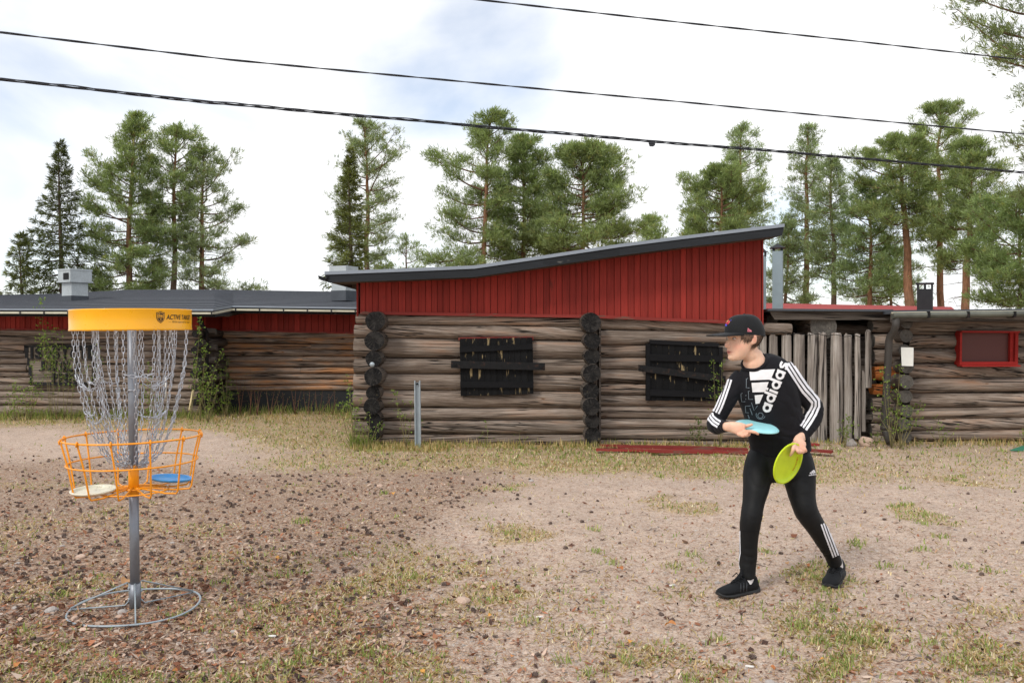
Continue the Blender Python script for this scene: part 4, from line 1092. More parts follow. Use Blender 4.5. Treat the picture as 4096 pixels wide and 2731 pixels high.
# ------------------------------------------------------------------ overhead cables
M_CABLE = plain('cable_sheath', srgb(44, 46, 52), .55, 0, .1, 30, .0)
def cable(label, pts, D0, D1, ns, rs, rh, pitch, slack=0.0, seed=0):
    """twisted bundle through pixel points; distance runs from D0 at column 0 to D1 at column 4096"""
    rg = np.random.default_rng(seed)
    X = np.array([p[0] for p in pts], float); Y = np.array([p[1] for p in pts], float)
    co = np.polyfit(X, Y, 2)
    xs_ = np.linspace(-900, 5200, 420); inv = 1 / D0 + (1 / D1 - 1 / D0) * xs_ / 4096.0
    # exact pixel rows at the given points, smooth between
    res = np.interp(xs_, X, Y - np.polyval(co, X), left=0, right=0)
    ys_ = np.polyval(co, xs_) + res
    P = np.array([W(x, y, 1 / i)[:] for x, y, i in zip(xs_, ys_, inv)])
    sl = np.concatenate([[0], np.cumsum(np.linalg.norm(np.diff(P, axis=0), axis=1))])
    n = 900; ss = np.linspace(0, sl[-1], n)
    C = np.stack([np.interp(ss, sl, P[:, d]) for d in range(3)], 1)
    root = empty('overhead_cable', tuple(C[0])); tag(root, label, 'cable', 'overhead cables')
    for k in range(ns):
        ph = k * 2 * np.pi / ns + .3
        rad = rh * (1 + slack * (.5 + .5 * np.sin(ss * 1.9 + k * 2 + np.sin(ss * .7))) ** 3)
        a = ss * 2 * np.pi / pitch + ph
        Q = C + np.stack([0 * a, np.cos(a) * rad, np.sin(a) * rad], 1)
        L_ = Limbs(); L_.tube(Q - C[0], rs, (0, 0, 0), 6)
        me = tri_mesh('strand', np.concatenate(L_.v), np.concatenate(L_.q), M_CABLE, None, True)
        link('strand', me, root)
    return root
S = 4096 / 2352
cable('upper thin twisted cable crossing the top right corner of the sky', [(1915, 0), (2700, 88), (3400, 163), (4096, 241)], 8.5, 12.5, 2, .0062, .0062, 1.1, seed=1)
cable('middle thin twisted cable running right across the sky', [(0, 130), (530 * S, 138 * S), (1000 * S, 182 * S), (1540 * S, 232 * S), (4096, 537)], 8.5, 12.5, 2, .0062, .0062, 1.1, seed=2)
cable('lowest and thickest twisted cable carrying a small black box', [(0, 317), (480 * S, 235 * S), (1000 * S, 281 * S), (1500 * S, 325 * S), (1800 * S, 349 * S), (4096, 690)], 8.5, 12.5, 4, .0062, .010, 1.25, slack=.7, seed=3)
p = W(2608, 578, 1 / (1 / 8.5 + (1 / 12.5 - 1 / 8.5) * 2608 / 4096))
jb = empty('cable_box', tuple(p)); tag(jb, 'small black connector box hanging on the lowest cable', 'connector box')
m = MB(); prof = [(-.032, .024), (.033, .022), (.037, -.01), (.018, -.024), (-.028, -.022), (-.034, .0)]
m.prism([p + Vector((x, -.02, z)) for x, z in prof][::-1], (0, .04, 0)); m.build('body', M_CABLE, jb)
m = MB(); m.box(tuple(p + Vector((-.038, -.026, .006))), tuple(p + Vector((.036, .026, .028)))); m.build('clamp', M_CABLE, jb)

# ------------------------------------------------------------------ disc golf basket
DBK = 3.95
bx, by = (541 - CX) / F * DBK, DBK
BK = Matrix.Translation((bx, by, gh(bx, by))) @ Matrix.Rotation(R(-.7), 4, 'Y') @ Matrix.Diagonal((.905, .905, 1, 1))      # leans a touch to the left at the top
basket = empty('disc_golf_basket', (bx, by, gh(bx, by)))
tag(basket, 'orange-banded disc golf basket with hanging chains and wire tray', 'disc basket')
def enamel(name, col, rough=.25):
    m = NT(name); c = m.coord(); n1 = m.noise(c, 30, 4, .6); n2 = m.noise(c, 5, 3)
    cl = m.ramp(n2, [(.3, [x * .93 for x in col[:3]] + [1]), (.7, [min(1, x * 1.05) for x in col[:3]] + [1])])
    cl = m.mix(m.ramp(m.noise(c, 90, 2), [(.74, 0), (.78, .5)]), cl, [x * .5 for x in col[:3]] + [1])
    m.p(Base_Color=cl, Roughness=m.ramp(n1, [(.3, rough), (.7, rough + .12)]))
    m.b.inputs['Coat Weight'].default_value = .25; m.b.inputs['Coat Roughness'].default_value = .12
    m.bump(n2, .05, .003)
    return m.m
M_ORANGE = enamel('orange_enamel', srgb(255, 180, 8))
M_ORANGE_W = enamel('orange_wire', srgb(250, 158, 12), .35)
M_ZINC = plain('zinc_pole', srgb(134, 138, 146), .42, .45, .10, 30, .03, dirt=(srgb(110, 108, 104), .4))
M_CHAIN = plain('zinc_chain', srgb(184, 188, 196), .32, .7, .10, 30, 0)
M_PRINT = plain('black_print', srgb(38, 26, 14), .4, 0, .05, 10, 0)
HB0, HB1, RB = 1.281, 1.374, .287
def bpt(x, y, z): return BK @ Vector((x, y, z))
m = MB(); prof = [(RB - .004, HB0), (RB, HB0 - .001), (RB + .002, HB0 + .003), (RB, HB0 + .008), (RB, HB1 - .006), (RB + .002, HB1 - .002), (RB, HB1 + .001), (RB - .004, HB1), (RB - .004, HB0)]
m.lathe(prof, 96, BK); band = m.build('band', M_ORANGE, basket)
# print on the band: badge, two lines of lettering
def wrap(me, th0, z0, name, mat, dr=.0012, parent=band):
    """flat lettering (x right, y up, metres) bent round the band; th0 angle from the camera-facing line, towards the right"""
    for v in me.vertices:
        th = th0 + v.co.x / RB
        v.co = BK @ Vector(((RB + dr) * math.sin(th), -(RB + dr) * math.cos(th), z0 + v.co.y)) - Vector((bx, by, gh(bx, by)))
    me.materials.clear(); me.materials.append(mat)
    return link(name, me, parent)
me = text_mesh('ACTIVE TARGET', 1, .018, 0, shear=.22); fit(me, .200, .0225); wrap(me, R(76.5), 1.337, 'lettering', M_PRINT)
me = text_mesh('—  PDGA approved for discgolf', 1, .0, 0, shear=.2); fit(me, .175, .0105); wrap(me, R(76.5), 1.315, 'lettering', M_PRINT)
def poly_mesh(pts):
    me = bpy.data.meshes.new('badge'); me.from_pydata([(x, y, 0) for x, y in pts], [], [tuple(range(len(pts)))]); return me
shield = [(-.021, .022), (-.010, .022), (0, .027), (.010, .022), (.021, .022), (.021, -.004), (.015, -.016), (0, -.026), (-.015, -.016), (-.021, -.004)]
wrap(poly_mesh(shield), R(50.5), 1.336, 'badge', M_PRINT)
wrap(poly_mesh([(x * .85, y * .85) for x, y in shield]), R(50.5), 1.336, 'badge_rim', M_ORANGE, .0018)
wrap(poly_mesh([(x * .76, y * .76) for x, y in shield]), R(50.5), 1.336, 'badge_field', M_PRINT, .0024)
me = text_mesh('disc', 1, .02, 0); fit(me, .034, .013); wrap(me, R(50.5), 1.344, 'lettering', M_ORANGE, .0032)
me = text_mesh('GOLFPARK', 1, .0, 0); fit(me, .031, .0055); wrap(me, R(50.5), 1.3345, 'lettering', M_ORANGE, .0032)
wrap(poly_mesh([(-.0025, .003), (.0025, .003), (.001, -.004), (-.001, -.004)]), R(50.5), 1.3265, 'badge_mark', M_ORANGE, .0032)
# pole
m = MB(); m.tube([bpt(0, 0, .09), bpt(0, 0, .55)], .0213, 24); m.build('pole', M_ZINC, basket)
m = MB(); m.tube([bpt(0, 0, .55), bpt(0, 0, 1.345)], .0203, 24); m.build('pole', M_ZINC, basket)
m = MB(); m.tube([bpt(0, 0, .520), bpt(0, 0, .655), bpt(0, 0, .662)], [.0232, .0232, .0208], 24); m.build('sleeve', M_ORANGE_W, basket)
m = MB(); m.tube([bpt(0, 0, .008), bpt(0, 0, .118)], .0250, 24); m.build('socket', M_ZINC, basket)
for z, a in ((.05, -.9), (.10, -.9), (.08, 1.9)):
    d = Vector((math.sin(a), -math.cos(a), 0)); m = MB(); m.tube([bpt(*(d * .022 + Vector((0, 0, z)))), bpt(*(d * .034 + Vector((0, 0, z))))], .006, 6); m.build('bolt', M_GALV, basket)
# top wheel under the band
for k in range(6):
    a = k * math.pi / 3 + .2; m = MB(); m.tube([bpt(0, 0, 1.335), bpt(RB * .99 * math.cos(a), RB * .99 * math.sin(a), 1.335)], .005, 6); m.build('top_spoke', M_ZINC, basket)
m = MB(); m.tube([bpt((RB - .02) * math.cos(a), (RB - .02) * math.sin(a), 1.30) for a in np.linspace(0, 2 * math.pi, 60, endpoint=False)], .004, 6, closed=True); m.build('chain_ring', M_ZINC, basket)
m = MB(); m.tube([bpt(.17 * math.cos(a), .17 * math.sin(a), 1.31) for a in np.linspace(0, 2 * math.pi, 48, endpoint=False)], .004, 6, closed=True); m.build('chain_ring', M_ZINC, basket)

# chain link template (stadium shape), long axis X
LK, LWD, WR = .0315, .0145, .0022
def link_ring():
    pts = []
    h = LK / 2 - LWD / 2; r = LWD / 2 - WR * .5
    for t in np.linspace(-90, 90, 5): pts.append((h + r * math.cos(R(t)), r * math.sin(R(t))))
    for t in np.linspace(90, 270, 5): pts.append((-h + r * math.cos(R(t)), r * math.sin(R(t))))
    return pts
LR = link_ring(); tm = MB(); tm.tube([(x, y, 0) for x, y in LR], WR, 5, closed=True, up=(0, 0, 1))
LV = np.array(tm.v); LF = np.array(tm.f)
def chain(path, name='chain', roll0=0.0):
    """links along a 3-D polyline (basket coordinates)"""
    P = np.array(path, float); sl = np.concatenate([[0], np.cumsum(np.linalg.norm(np.diff(P, axis=0), axis=1))])
    step = LK - 2.6 * WR; n = max(2, int(sl[-1] / step))
    V_, F_ = [], []
    for i in range(n):
        s0, s1 = sl[-1] * i / n, sl[-1] * (i + 1) / n
        a = np.array([np.interp(s0, sl, P[:, d]) for d in range(3)]); b = np.array([np.interp(s1, sl, P[:, d]) for d in range(3)])
        x = b - a; x /= np.linalg.norm(x)
        rad_ = np.array([a[0], a[1], 0]) + 1e-6; y = rad_ - x * rad_.dot(x); y /= np.linalg.norm(y) + 1e-9; z = np.cross(x, y)
        ro = roll0 + (math.pi / 2 if i % 2 else 0) + random.uniform(-.35, .35)
        y2 = y * math.cos(ro) + z * math.sin(ro); z2 = -y * math.sin(ro) + z * math.cos(ro)
        M_ = np.stack([x, y2, z2], 1)
        v = LV @ M_.T + (a + b) / 2
        F_.append(LF + len(LV) * i); V_.append(v)
    v = np.concatenate(V_); v = np.array([(BK @ Vector(q))[:] for q in v]) - np.array([bx, by, gh(bx, by)])
    me = tri_mesh(name, v, np.concatenate(F_), M_CHAIN, None, True)
    return link(name, me, basket)
PR = np.array([.267, .264, .256, .231, .195, .168, .139, .095, .030]) / .267
PZ = np.array([1.290, 1.20, 1.105, .99, .85, .785, .718, .674, .648])
def hang(a, r0, wob, tw=0.0, n=26):
    """a strand from the top ring (radius r0) bowing down and in to the pole"""
    sl = np.concatenate([[0], np.cumsum(np.hypot(np.diff(PR * r0), np.diff(PZ)))]); sl /= sl[-1]
    out = []
    for t in np.linspace(0, 1, n):
        r = np.interp(t, sl, PR) * r0 * (1 + wob * math.sin(math.pi * t)); z = np.interp(t, sl, PZ)
        out.append((r * math.cos(a + tw * t), r * math.sin(a + tw * t), z + (.012 if r0 < .2 else 0)))
    return out
outer = []
for k in range(14):
    a = 2 * math.pi * k / 14 + .11 + random.uniform(-.07, .07)
    pth = hang(a, RB - .02, random.uniform(-.05, .03), random.uniform(-.12, .12))
    outer.append(pth); chain(pth)
inner = []
for k in range(9):
    a = 2 * math.pi * k / 9 + .3 + random.uniform(-.1, .1)
    pth = hang(a, .185, random.uniform(-.08, .10), random.uniform(-.2, .2))
    inner.append(pth); chain(pth)
def bridge(p, q, sag):
    p = np.array(p); q = np.array(q); t = np.linspace(0, 1, 9)[:, None]
    c = p + (q - p) * t; c[:, 2] -= sag * 4 * (t * (1 - t))[:, 0]; return c
for k in range(14):         # horizontal linking chains
    for lvl in (8, 14):
        if (k + lvl) % 3 == 0 or random.random() < .25: continue
        j = (k + 1) % 14
        chain(bridge(outer[k][lvl + random.randint(-1, 1)], outer[j][lvl + random.randint(-1, 1)], random.uniform(.012, .03)), 'chain')
for k in (2, 5, 8):
    chain(bridge(inner[k][10], outer[int(k * 14 / 9)][9], .02))
# wire collar round the pole at mid height
chain([(.026 * math.cos(a), .026 * math.sin(a), .995 + .012 * abs(math.sin(a))) for a in np.linspace(0, 2 * math.pi, 14)], 'chain')
# tray
RT, RM, RF = .330, .308, .276
ZT, ZM, ZF = .793, .679, .548
def ring_(r, z, wr, name):
    m = MB(); m.tube([bpt(r * math.cos(a), r * math.sin(a), z) for a in np.linspace(0, 2 * math.pi, 72, endpoint=False)], wr, 8, closed=True); return m.build(name, M_ORANGE_W, basket)
ring_(RT, ZT, .0042, 'tray_rim'); ring_(RM, ZM, .0038, 'tray_ring'); ring_(.165, ZF - .003, .0036, 'tray_floor_ring'); ring_(.045, ZF + .004, .0038, 'tray_hub_ring')
for k in range(12):
    a = 2 * math.pi * k / 12 + .12
    c, s_ = math.cos(a), math.sin(a); dz = -.012
    tw = .05
    pt = [(RT + .006) * c, (RT + .006) * s_, ZT - .012], [(RT + .009) * c, (RT + .009) * s_, ZT + .002], [(RT + .003) * c, (RT + .003) * s_, ZT + .010], [(RT - .004) * c, (RT - .004) * s_, ZT + .002], [(RT - .002) * c, (RT - .002) * s_, ZT - .015], [(RM - .006) * math.cos(a + tw * .5), (RM - .006) * math.sin(a + tw * .5), ZM], [(RF + .004) * math.cos(a + tw), (RF + .004) * math.sin(a + tw), ZF + .01], [(RF - .006) * math.cos(a + tw), (RF - .006) * math.sin(a + tw), ZF - .004], [.20 * math.cos(a + tw), .20 * math.sin(a + tw), ZF - .010 + .003], [.023 * c, .023 * s_, ZF + .010]
    m = MB(); m.tube([bpt(*p) for p in pt], .0040, 8); m.build('tray_wire', M_ORANGE_W, basket)
for k in range(6):
    a = 2 * math.pi * k / 6 + .4; m = MB(); m.tube([bpt(.02 * math.cos(a), .02 * math.sin(a), ZF + .012), bpt(.045 * math.cos(a), .045 * math.sin(a), ZF + .004)], .004, 6); m.build('tray_spoke', M_ORANGE_W, basket)
# ground ring and struts
RG = .312
gl = [(RG * math.cos(a), RG * math.sin(a), .012 + .004 * math.sin(3 * a)) for a in np.linspace(0, 2 * math.pi, 72, endpoint=False)]
m = MB(); m.tube([bpt(*p) for p in gl], .0050, 8, closed=True); m.build('base_ring', M_GALV, basket)
for a in (R(-66), R(186), R(48)):
    c, s_ = math.cos(a), math.sin(a)
    m = MB(); m.tube([bpt(.028 * c, .028 * s_, .03), bpt(.028 * c, .028 * s_, .118), bpt(.036 * c, .036 * s_, .123), bpt(RG * c, RG * s_, .017)], .0034, 8); m.build('base_strut', M_GALV, basket)
    m = MB(); m.tube([bpt(.028 * c, .028 * s_, .04), bpt(.05 * c, .05 * s_, .018), bpt(RG * c, RG * s_, .010)], .0034, 8); m.build('base_strut', M_GALV, basket)

# ------------------------------------------------------------------ discs
def disc_mesh(mat, Rd=.106, h=.017, stamp=None):
    m = MB()
    prof = [(0, h), (Rd * .55, h), (Rd * .80, h - .001), (Rd * .90, h - .004), (Rd * .97, h - .009), (Rd, h - .0125), (Rd - .001, .001), (Rd - .006, 0), (Rd - .0115, .001), (Rd - .013, h - .008), (Rd * .80, h - .0035), (Rd * .5, h - .003), (0, h - .003)]
    m.lathe(prof, 56); return m.mesh('disc', mat)
def plastic(name, col, trans=0.0, dirt=None, rough=.35):
    m = NT(name); c = m.coord(); n2 = m.noise(c, 18, 4, .6); n3 = m.noise(c, 70, 3, .6)
    cl = m.ramp(n2, [(.3, [x * .90 for x in col[:3]] + [1]), (.7, [min(1, x * 1.05) for x in col[:3]] + [1])])
    if dirt: cl = m.mix(m.ramp(m.math('ADD', m.math('MULTIPLY', n2, .5), m.math('MULTIPLY', n3, .5)), [(.52, 0), (.64, .55)]), cl, dirt)
    m.p(Base_Color=cl, Roughness=rough)
    m.b.inputs['Subsurface Weight'].default_value = .15; m.b.inputs['Subsurface Radius'].default_value = (.01, .01, .01)
    if trans:
        tr = m.n('ShaderNodeBsdfTranslucent', {'Color': cl}); mx = m.n('ShaderNodeMixShader', {0: trans, 1: m.b.outputs[0], 2: tr.outputs[0]}); m.t.links.new(mx.outputs[0], m.out.inputs['Surface'])
    m.bump(n3, .05, .002)
    return m.m
M_DW = plastic('cream_plastic', srgb(226, 221, 200), dirt=srgb(150, 140, 118))
M_DB = plastic('blue_plastic', srgb(72, 156, 222), dirt=srgb(120, 160, 190))
M_DC = plastic('pale_cyan_plastic', srgb(166, 228, 234))
M_DY = plastic('lime_plastic', srgb(228, 252, 48), trans=.2)
def put_disc(mat, label, loc, rot):
    o = link('flying_disc', disc_mesh(mat, .0965), None, loc, rot); tag(o, label, 'disc'); return o
p = bpt(-.150, -.115, .572); put_disc(M_DW, 'dirty cream disc lying upside down in the basket tray', p, (R(183), R(-2), .4))
p = bpt(.150, .105, .590); dsc = put_disc(M_DB, 'bright blue disc lying upside down in the basket tray', p, (R(184), R(3), 1.2))

# ------------------------------------------------------------------ loose things on the ground
def scatter(n, rg, weight, d0=2.7, d1=13.0, spread=1.25, pw=2.0):
    """random ground points thinned by weight(x, y); denser near the viewer, where single pieces show"""
    out = []; tot = 0
    while tot < n:
        k = n * 3; u = rg.uniform(0, 1, k)
        D_ = 1 / (1 / d0 + (1 / d1 - 1 / d0) * u)
        x = rg.uniform(-1, 1, k) * .6 * D_ * spread
        w = weight(x, D_); keep = rg.uniform(0, 1, k) < w
        out.append(np.stack([x[keep], D_[keep]], 1)); tot += int(keep.sum())
        if not keep.any(): break
    return np.concatenate(out)[:n]
def dmat(name, rough=.85, transl=0.0):
    if transl: return leaf_mat(name, transl=transl, rough=rough)
    m = NT(name); m.p(Base_Color=m.attr('Col'), Roughness=rough); m.b.inputs['Specular IOR Level'].default_value = .2
    return m.m
M_DEBRIS = dmat('ground_debris'); M_STONE_BITS = dmat('stone_chips', .8); M_GRASS = dmat('grass_blades', .7, .3)
def pal(rg, cols, n, var=.15):
    c = np.array([srgb(*q)[:3] for q in cols]); p = c[rg.integers(0, len(c), n)]
    return np.clip(p * (1 + var * rg.normal(0, 1, (n, 1))), .005, .95)
def stuff(name, label, v, q, c, mat):
    o = link(name, tri_mesh(name, v, q, mat, c)); tag(o, label, None, kind='stuff'); return o
def flat_bits(P, L, w, col, rg, tilt=.25, lift=.004, curl=0.0):
    """flat four-cornered flakes lying about at random"""
    n = len(P); a = rg.uniform(0, 6.283, n); d = np.stack([np.cos(a), np.sin(a), rg.normal(0, tilt, n)], 1)
    s = np.stack([-np.sin(a), np.cos(a), rg.normal(0, tilt, n)], 1)
    c0 = np.stack([P[:, 0], P[:, 1], ground_h(P[:, 0], P[:, 1]) + lift + .3 * tilt * L], 1)
    L = np.broadcast_to(L, (n,))[:, None]; w = np.broadcast_to(w, (n,))[:, None]
    j = lambda: (1 + .3 * rg.normal(0, 1, (n, 1)))
    v = np.stack([c0 - d * L / 2 * j(), c0 + s * w / 2 * j(), c0 + d * L / 2 * j(), c0 - s * w / 2 * j()], 1)
    v[:, 0, 2] += curl * L[:, 0]; v[:, 2, 2] += curl * L[:, 0]
    return v.reshape(-1, 3), np.arange(n * 4).reshape(n, 4), np.repeat(col, 4, 0)

rs = np.random.default_rng(21)
lit_w = lambda x, y: np.clip(masks(x, y)[0] + .10, 0, 1)
gr_w = lambda x, y: masks(x, y)[1]
# pine needle litter
P = scatter(50000, rs, lambda x, y: np.clip(.5 + .5 * masks(x, y)[0], 0, 1), d1=9.8)
v, q, c = flat_bits(P, rs.uniform(.02, .055, len(P)), rs.uniform(.0018, .0034, len(P)) * (.6 + P[:, 1] * .12), pal(rs, [(166, 112, 74), (140, 92, 64), (186, 150, 118), (112, 80, 62), (196, 172, 146)], len(P)), rs, .10, .003)
stuff('needle_litter', 'brown pine needles strewn over the yard', v, q, c, M_DEBRIS)
# bark flakes and leaf scraps
P = scatter(34000, rs, lambda x, y: np.clip(.16 + .9 * masks(x, y)[0], 0, 1), d1=9.5)
v, q, c = flat_bits(P, rs.gamma(3, .006, len(P)), rs.gamma(3, .004, len(P)), pal(rs, [(120, 78, 58), (92, 64, 52), (150, 104, 78), (168, 138, 118), (70, 52, 46), (186, 160, 142), (150, 100, 74), (180, 160, 144), (168, 132, 108)], len(P)), rs, .35, .004)
stuff('bark_litter', 'bark flakes and leaf scraps under the basket', v, q, c, M_DEBRIS)
# gravel
def octa(P, r, col, rg, flat=.55):
    n = len(P); base = np.array([[1, 0, 0], [0, 1, 0], [-1, 0, 0], [0, -1, 0], [.55, .5, .75], [-.45, -.5, .8]], float)
    fc = np.array([[0, 1, 4], [1, 2, 4], [2, 5, 4], [2, 3, 5], [3, 0, 5], [0, 4, 5]])
    a = rg.uniform(0, 6.283, n); ca, sa_ = np.cos(a), np.sin(a)
    b = base[None] * (1 + .22 * rg.normal(0, 1, (n, 6, 3))) * r[:, None, None] * np.array([1, .75, flat])
    x = b[..., 0] * ca[:, None] - b[..., 1] * sa_[:, None]; y = b[..., 0] * sa_[:, None] + b[..., 1] * ca[:, None]
    z = b[..., 2] + ground_h(P[:, 0], P[:, 1])[:, None]
    v = np.stack([x + P[:, :1], y + P[:, 1:2], z], 2)
    return v.reshape(-1, 3), (fc[None] + 6 * np.arange(n)[:, None, None]).reshape(-1, 3), np.repeat(col, 6, 0)
P = scatter(17000, rs, lambda x, y: np.clip(.3 + .5 * masks(x, y)[0] + .2 * (y < 4.6), 0, 1), d1=9.8)
r = np.clip(rs.gamma(2.2, .0022, len(P)), .002, .013)
v, q, c = octa(P, r, pal(rs, [(176, 164, 154), (150, 142, 136), (196, 176, 160), (132, 122, 116), (186, 176, 166), (170, 140, 122)], len(P), .12), rs)
stuff('gravel', 'small gravel stones scattered over the yard', v, q, c, M_STONE_BITS)
# short grass
P = scatter(48000, rs, lambda x, y: np.clip(gr_w(x, y) ** 1.1 + .02, 0, 1), d1=13.2)
n = len(P); straw = rs.uniform(0, 1, n) < (.74 - .13 * (P[:, 1] > 7.3) + .22 * (vnoise(P[:, 0], P[:, 1], 1.9, 12.) - .5) * 2)
col = np.where(straw[:, None], pal(rs, [(214, 194, 154), (200, 174, 130), (224, 210, 180), (190, 162, 122)], n), pal(rs, [(152, 164, 94), (138, 156, 84), (168, 176, 112), (126, 142, 80)], n))
L_ = rs.uniform(.012, .036, n) * (1 + .4 * (P[:, 1] > 8)); a = rs.uniform(0, 6.283, n); tl = np.where(straw, rs.uniform(.5, 1.5, n), rs.uniform(.1, .9, n))
d = np.stack([np.cos(a) * np.sin(tl), np.sin(a) * np.sin(tl), np.cos(tl)], 1); s_ = np.stack([-np.sin(a), np.cos(a), np.zeros(n)], 1)
w_ = (.0016 + .00035 * P[:, 1])[:, None] * rs.uniform(.7, 1.3, (n, 1))
b = np.stack([P[:, 0], P[:, 1], ground_h(P[:, 0], P[:, 1])], 1); tip = b + d * L_[:, None]; tip[:, 2] -= .1 * L_
mid = b + d * (L_ * .55)[:, None] + np.array([0, 0, .12]) * L_[:, None]
v = np.stack([b - s_ * w_, b + s_ * w_, mid + s_ * w_ * .8, tip, mid - s_ * w_ * .8], 1)
stuff('grass', 'thin short grass, part green and part straw-coloured', v.reshape(-1, 3), np.arange(n * 5).reshape(n, 5)[:, [0, 1, 2, 3, 4]], np.repeat(col, 5, 0), M_GRASS)
# small brighter green tufts
P0 = scatter(90, rs, lambda x, y: np.clip(.25 + gr_w(x, y), 0, 1) * (1 - .6 * masks(x, y)[0]), d1=10)
extra = [(3270, 2560), (3400, 2555), (3300, 2440), (1400, 2230), (880, 2330), (2390, 2205), (3060, 2205), (2440, 2250), (3850, 2270), (3960, 2290), (3950, 2600), (2260, 2640)]
P0 = np.concatenate([P0, np.array([[G(*e).x, G(*e).y] for e in extra])])
P = np.repeat(P0, 26, 0) + rs.normal(0, .030, (len(P0) * 26, 2)); n = len(P)
col = pal(rs, [(144, 160, 88), (158, 170, 100), (130, 146, 80), (200, 186, 140)], n); L_ = rs.uniform(.015, .045, n); a = rs.uniform(0, 6.283, n); tl = rs.uniform(.1, 1.0, n)
d = np.stack([np.cos(a) * np.sin(tl), np.sin(a) * np.sin(tl), np.cos(tl)], 1); s_ = np.stack([-np.sin(a), np.cos(a), np.zeros(n)], 1); w_ = (.0016 + .0003 * P[:, 1])[:, None]
b = np.stack([P[:, 0], P[:, 1], ground_h(P[:, 0], P[:, 1])], 1); tip = b + d * L_[:, None]; mid = b + d * (L_ * .55)[:, None] + np.array([0, 0, .1]) * L_[:, None]
v = np.stack([b - s_ * w_, b + s_ * w_, mid + s_ * w_ * .8, tip, mid - s_ * w_ * .8], 1)
stuff('grass_tufts', 'small fresh green grass tufts dotted over the yard', v.reshape(-1, 3), np.arange(n * 5).reshape(n, 5), np.repeat(col, 5, 0), M_GRASS)
# longer dry grass along the foot of the walls
def tall_grass(name, label, segs, n, hmin, hmax, cols):
    P, H_ = [], []
    for (x0, x1, D_, dep, w) in segs:
        k = int(n * w); px = rs.uniform(x0, x1, k); clump = .25 + .75 * vnoise(px * .01, px * 0, 2.0, 4.)
        keep = rs.uniform(0, 1, k) < clump; px = px[keep]; dd = D_ + rs.uniform(-dep, 0, len(px)) ; P.append(np.stack([(px - CX) / F * dd, dd], 1))
    P = np.concatenate(P); n = len(P); col = pal(rs, cols, n); L_ = rs.uniform(hmin, hmax, n); a = rs.uniform(0, 6.283, n); tl = np.abs(rs.normal(0, .5, n))
    d = np.stack([np.cos(a) * np.sin(tl), np.sin(a) * np.sin(tl), np.cos(tl)], 1); s_ = np.stack([np.ones(n), np.zeros(n), np.zeros(n)], 1); w_ = rs.uniform(.0018, .0038, n)[:, None]
    b = np.stack([P[:, 0], P[:, 1], np.zeros(n) - .01], 1); tip = b + d * L_[:, None]; tip[:, 2] -= .25 * L_ * np.sin(tl); mid = b + d * (L_ * .5)[:, None] + np.array([0, 0, .1]) * L_[:, None]
    v = np.stack([b - s_ * w_, b + s_ * w_, mid + s_ * w_, tip, mid - s_ * w_], 1)
    stuff(name, label, v.reshape(-1, 3), np.arange(n * 5).reshape(n, 5), np.repeat(col, 5, 0), M_GRASS)
tall_grass('dry_grass', 'dry straw-coloured grass along the foot of the log walls', [(1390, 3060, 9.72, .35, .34), (1400, 1800, 9.6, .45, .16), (-200, 1420, 12.9, 1.0, .3), (850, 1450, 13.6, .8, .12), (3040, 4300, 9.9, .3, .15)], 6500, .03, .12, [(190, 164, 112), (206, 184, 136), (168, 140, 92), (150, 148, 84), (124, 132, 66)])
tall_grass('green_weeds', 'green weeds at the foot of the left log wall', [(-200, 850, 12.9, .5, .6), (850, 1430, 13.6, .4, .3), (1400, 1500, 9.6, .2, .1)], 2600, .08, .24, [(120, 134, 62), (138, 150, 76), (104, 116, 54), (150, 146, 92)])

# pine cones
M_CONE = plain('pine_cone', srgb(104, 88, 80), .85, 0, .45, 90, .3)
M_CONE_B = plain('pine_cone_brown', srgb(128, 92, 72), .85, 0, .3, 60, .3)
def cone_mesh(rg, mat, Lc=.042, Rc=.016):
    m = MB(); n = 7; prof = [(.001, -.5), (.55, -.36), (.72, -.1), (.62, .18), (.35, .4), (.02, .5)]
    vs = []
    for r_, z in prof:
        for j in range(n):
            a = 6.283 * j / n; vs.append((z * Lc, r_ * Rc * math.cos(a), r_ * Rc * math.sin(a)))
    m.add(vs, [(i * n + j, i * n + (j + 1) % n, (i + 1) * n + (j + 1) % n, (i + 1) * n + j) for i in range(5) for j in range(n)])
    for k in range(30):
        t = k / 30; z = -.46 + .9 * t; a = k * 2.4; rr_ = np.interp(z, [p[1] for p in prof], [p[0] for p in prof]) * Rc
        e = Rc * (.75 * (1 - .5 * t)); w = Rc * .42
        d = Vector((.35, math.cos(a), math.sin(a))).normalized(); tv = Vector((0, -math.sin(a), math.cos(a))); c_ = Vector((z * Lc, rr_ * .7 * math.cos(a), rr_ * .7 * math.sin(a)))
        tip = c_ + d * e
        m.add([c_ - tv * w * .5, c_ + tv * w * .5, tip + tv * w * .7, tip - tv * w * .7 + Vector((.001, 0, 0))], [(0, 1, 2, 3)])
    return m.mesh('pine_cone', mat)
CM = [cone_mesh(rs, M_CONE), cone_mesh(rs, M_CONE, .038, .018), cone_mesh(rs, M_CONE_B, .044, .016)]
P = scatter(900, rs, lambda x, y: np.clip(.045 + masks(x, y)[0] * (.25 + .75 * smooth(3.4, 4.6, y)), 0, 1), d1=9.0, spread=1.05)
near = np.argsort(P[:, 1])
px_ = P[:, 0] / P[:, 1] * F + CX; vis = near[(px_[near] > 0) & (px_[near] < 4096)]
ind = vis[:285]; rest = np.setdiff1d(np.arange(len(P)), ind)
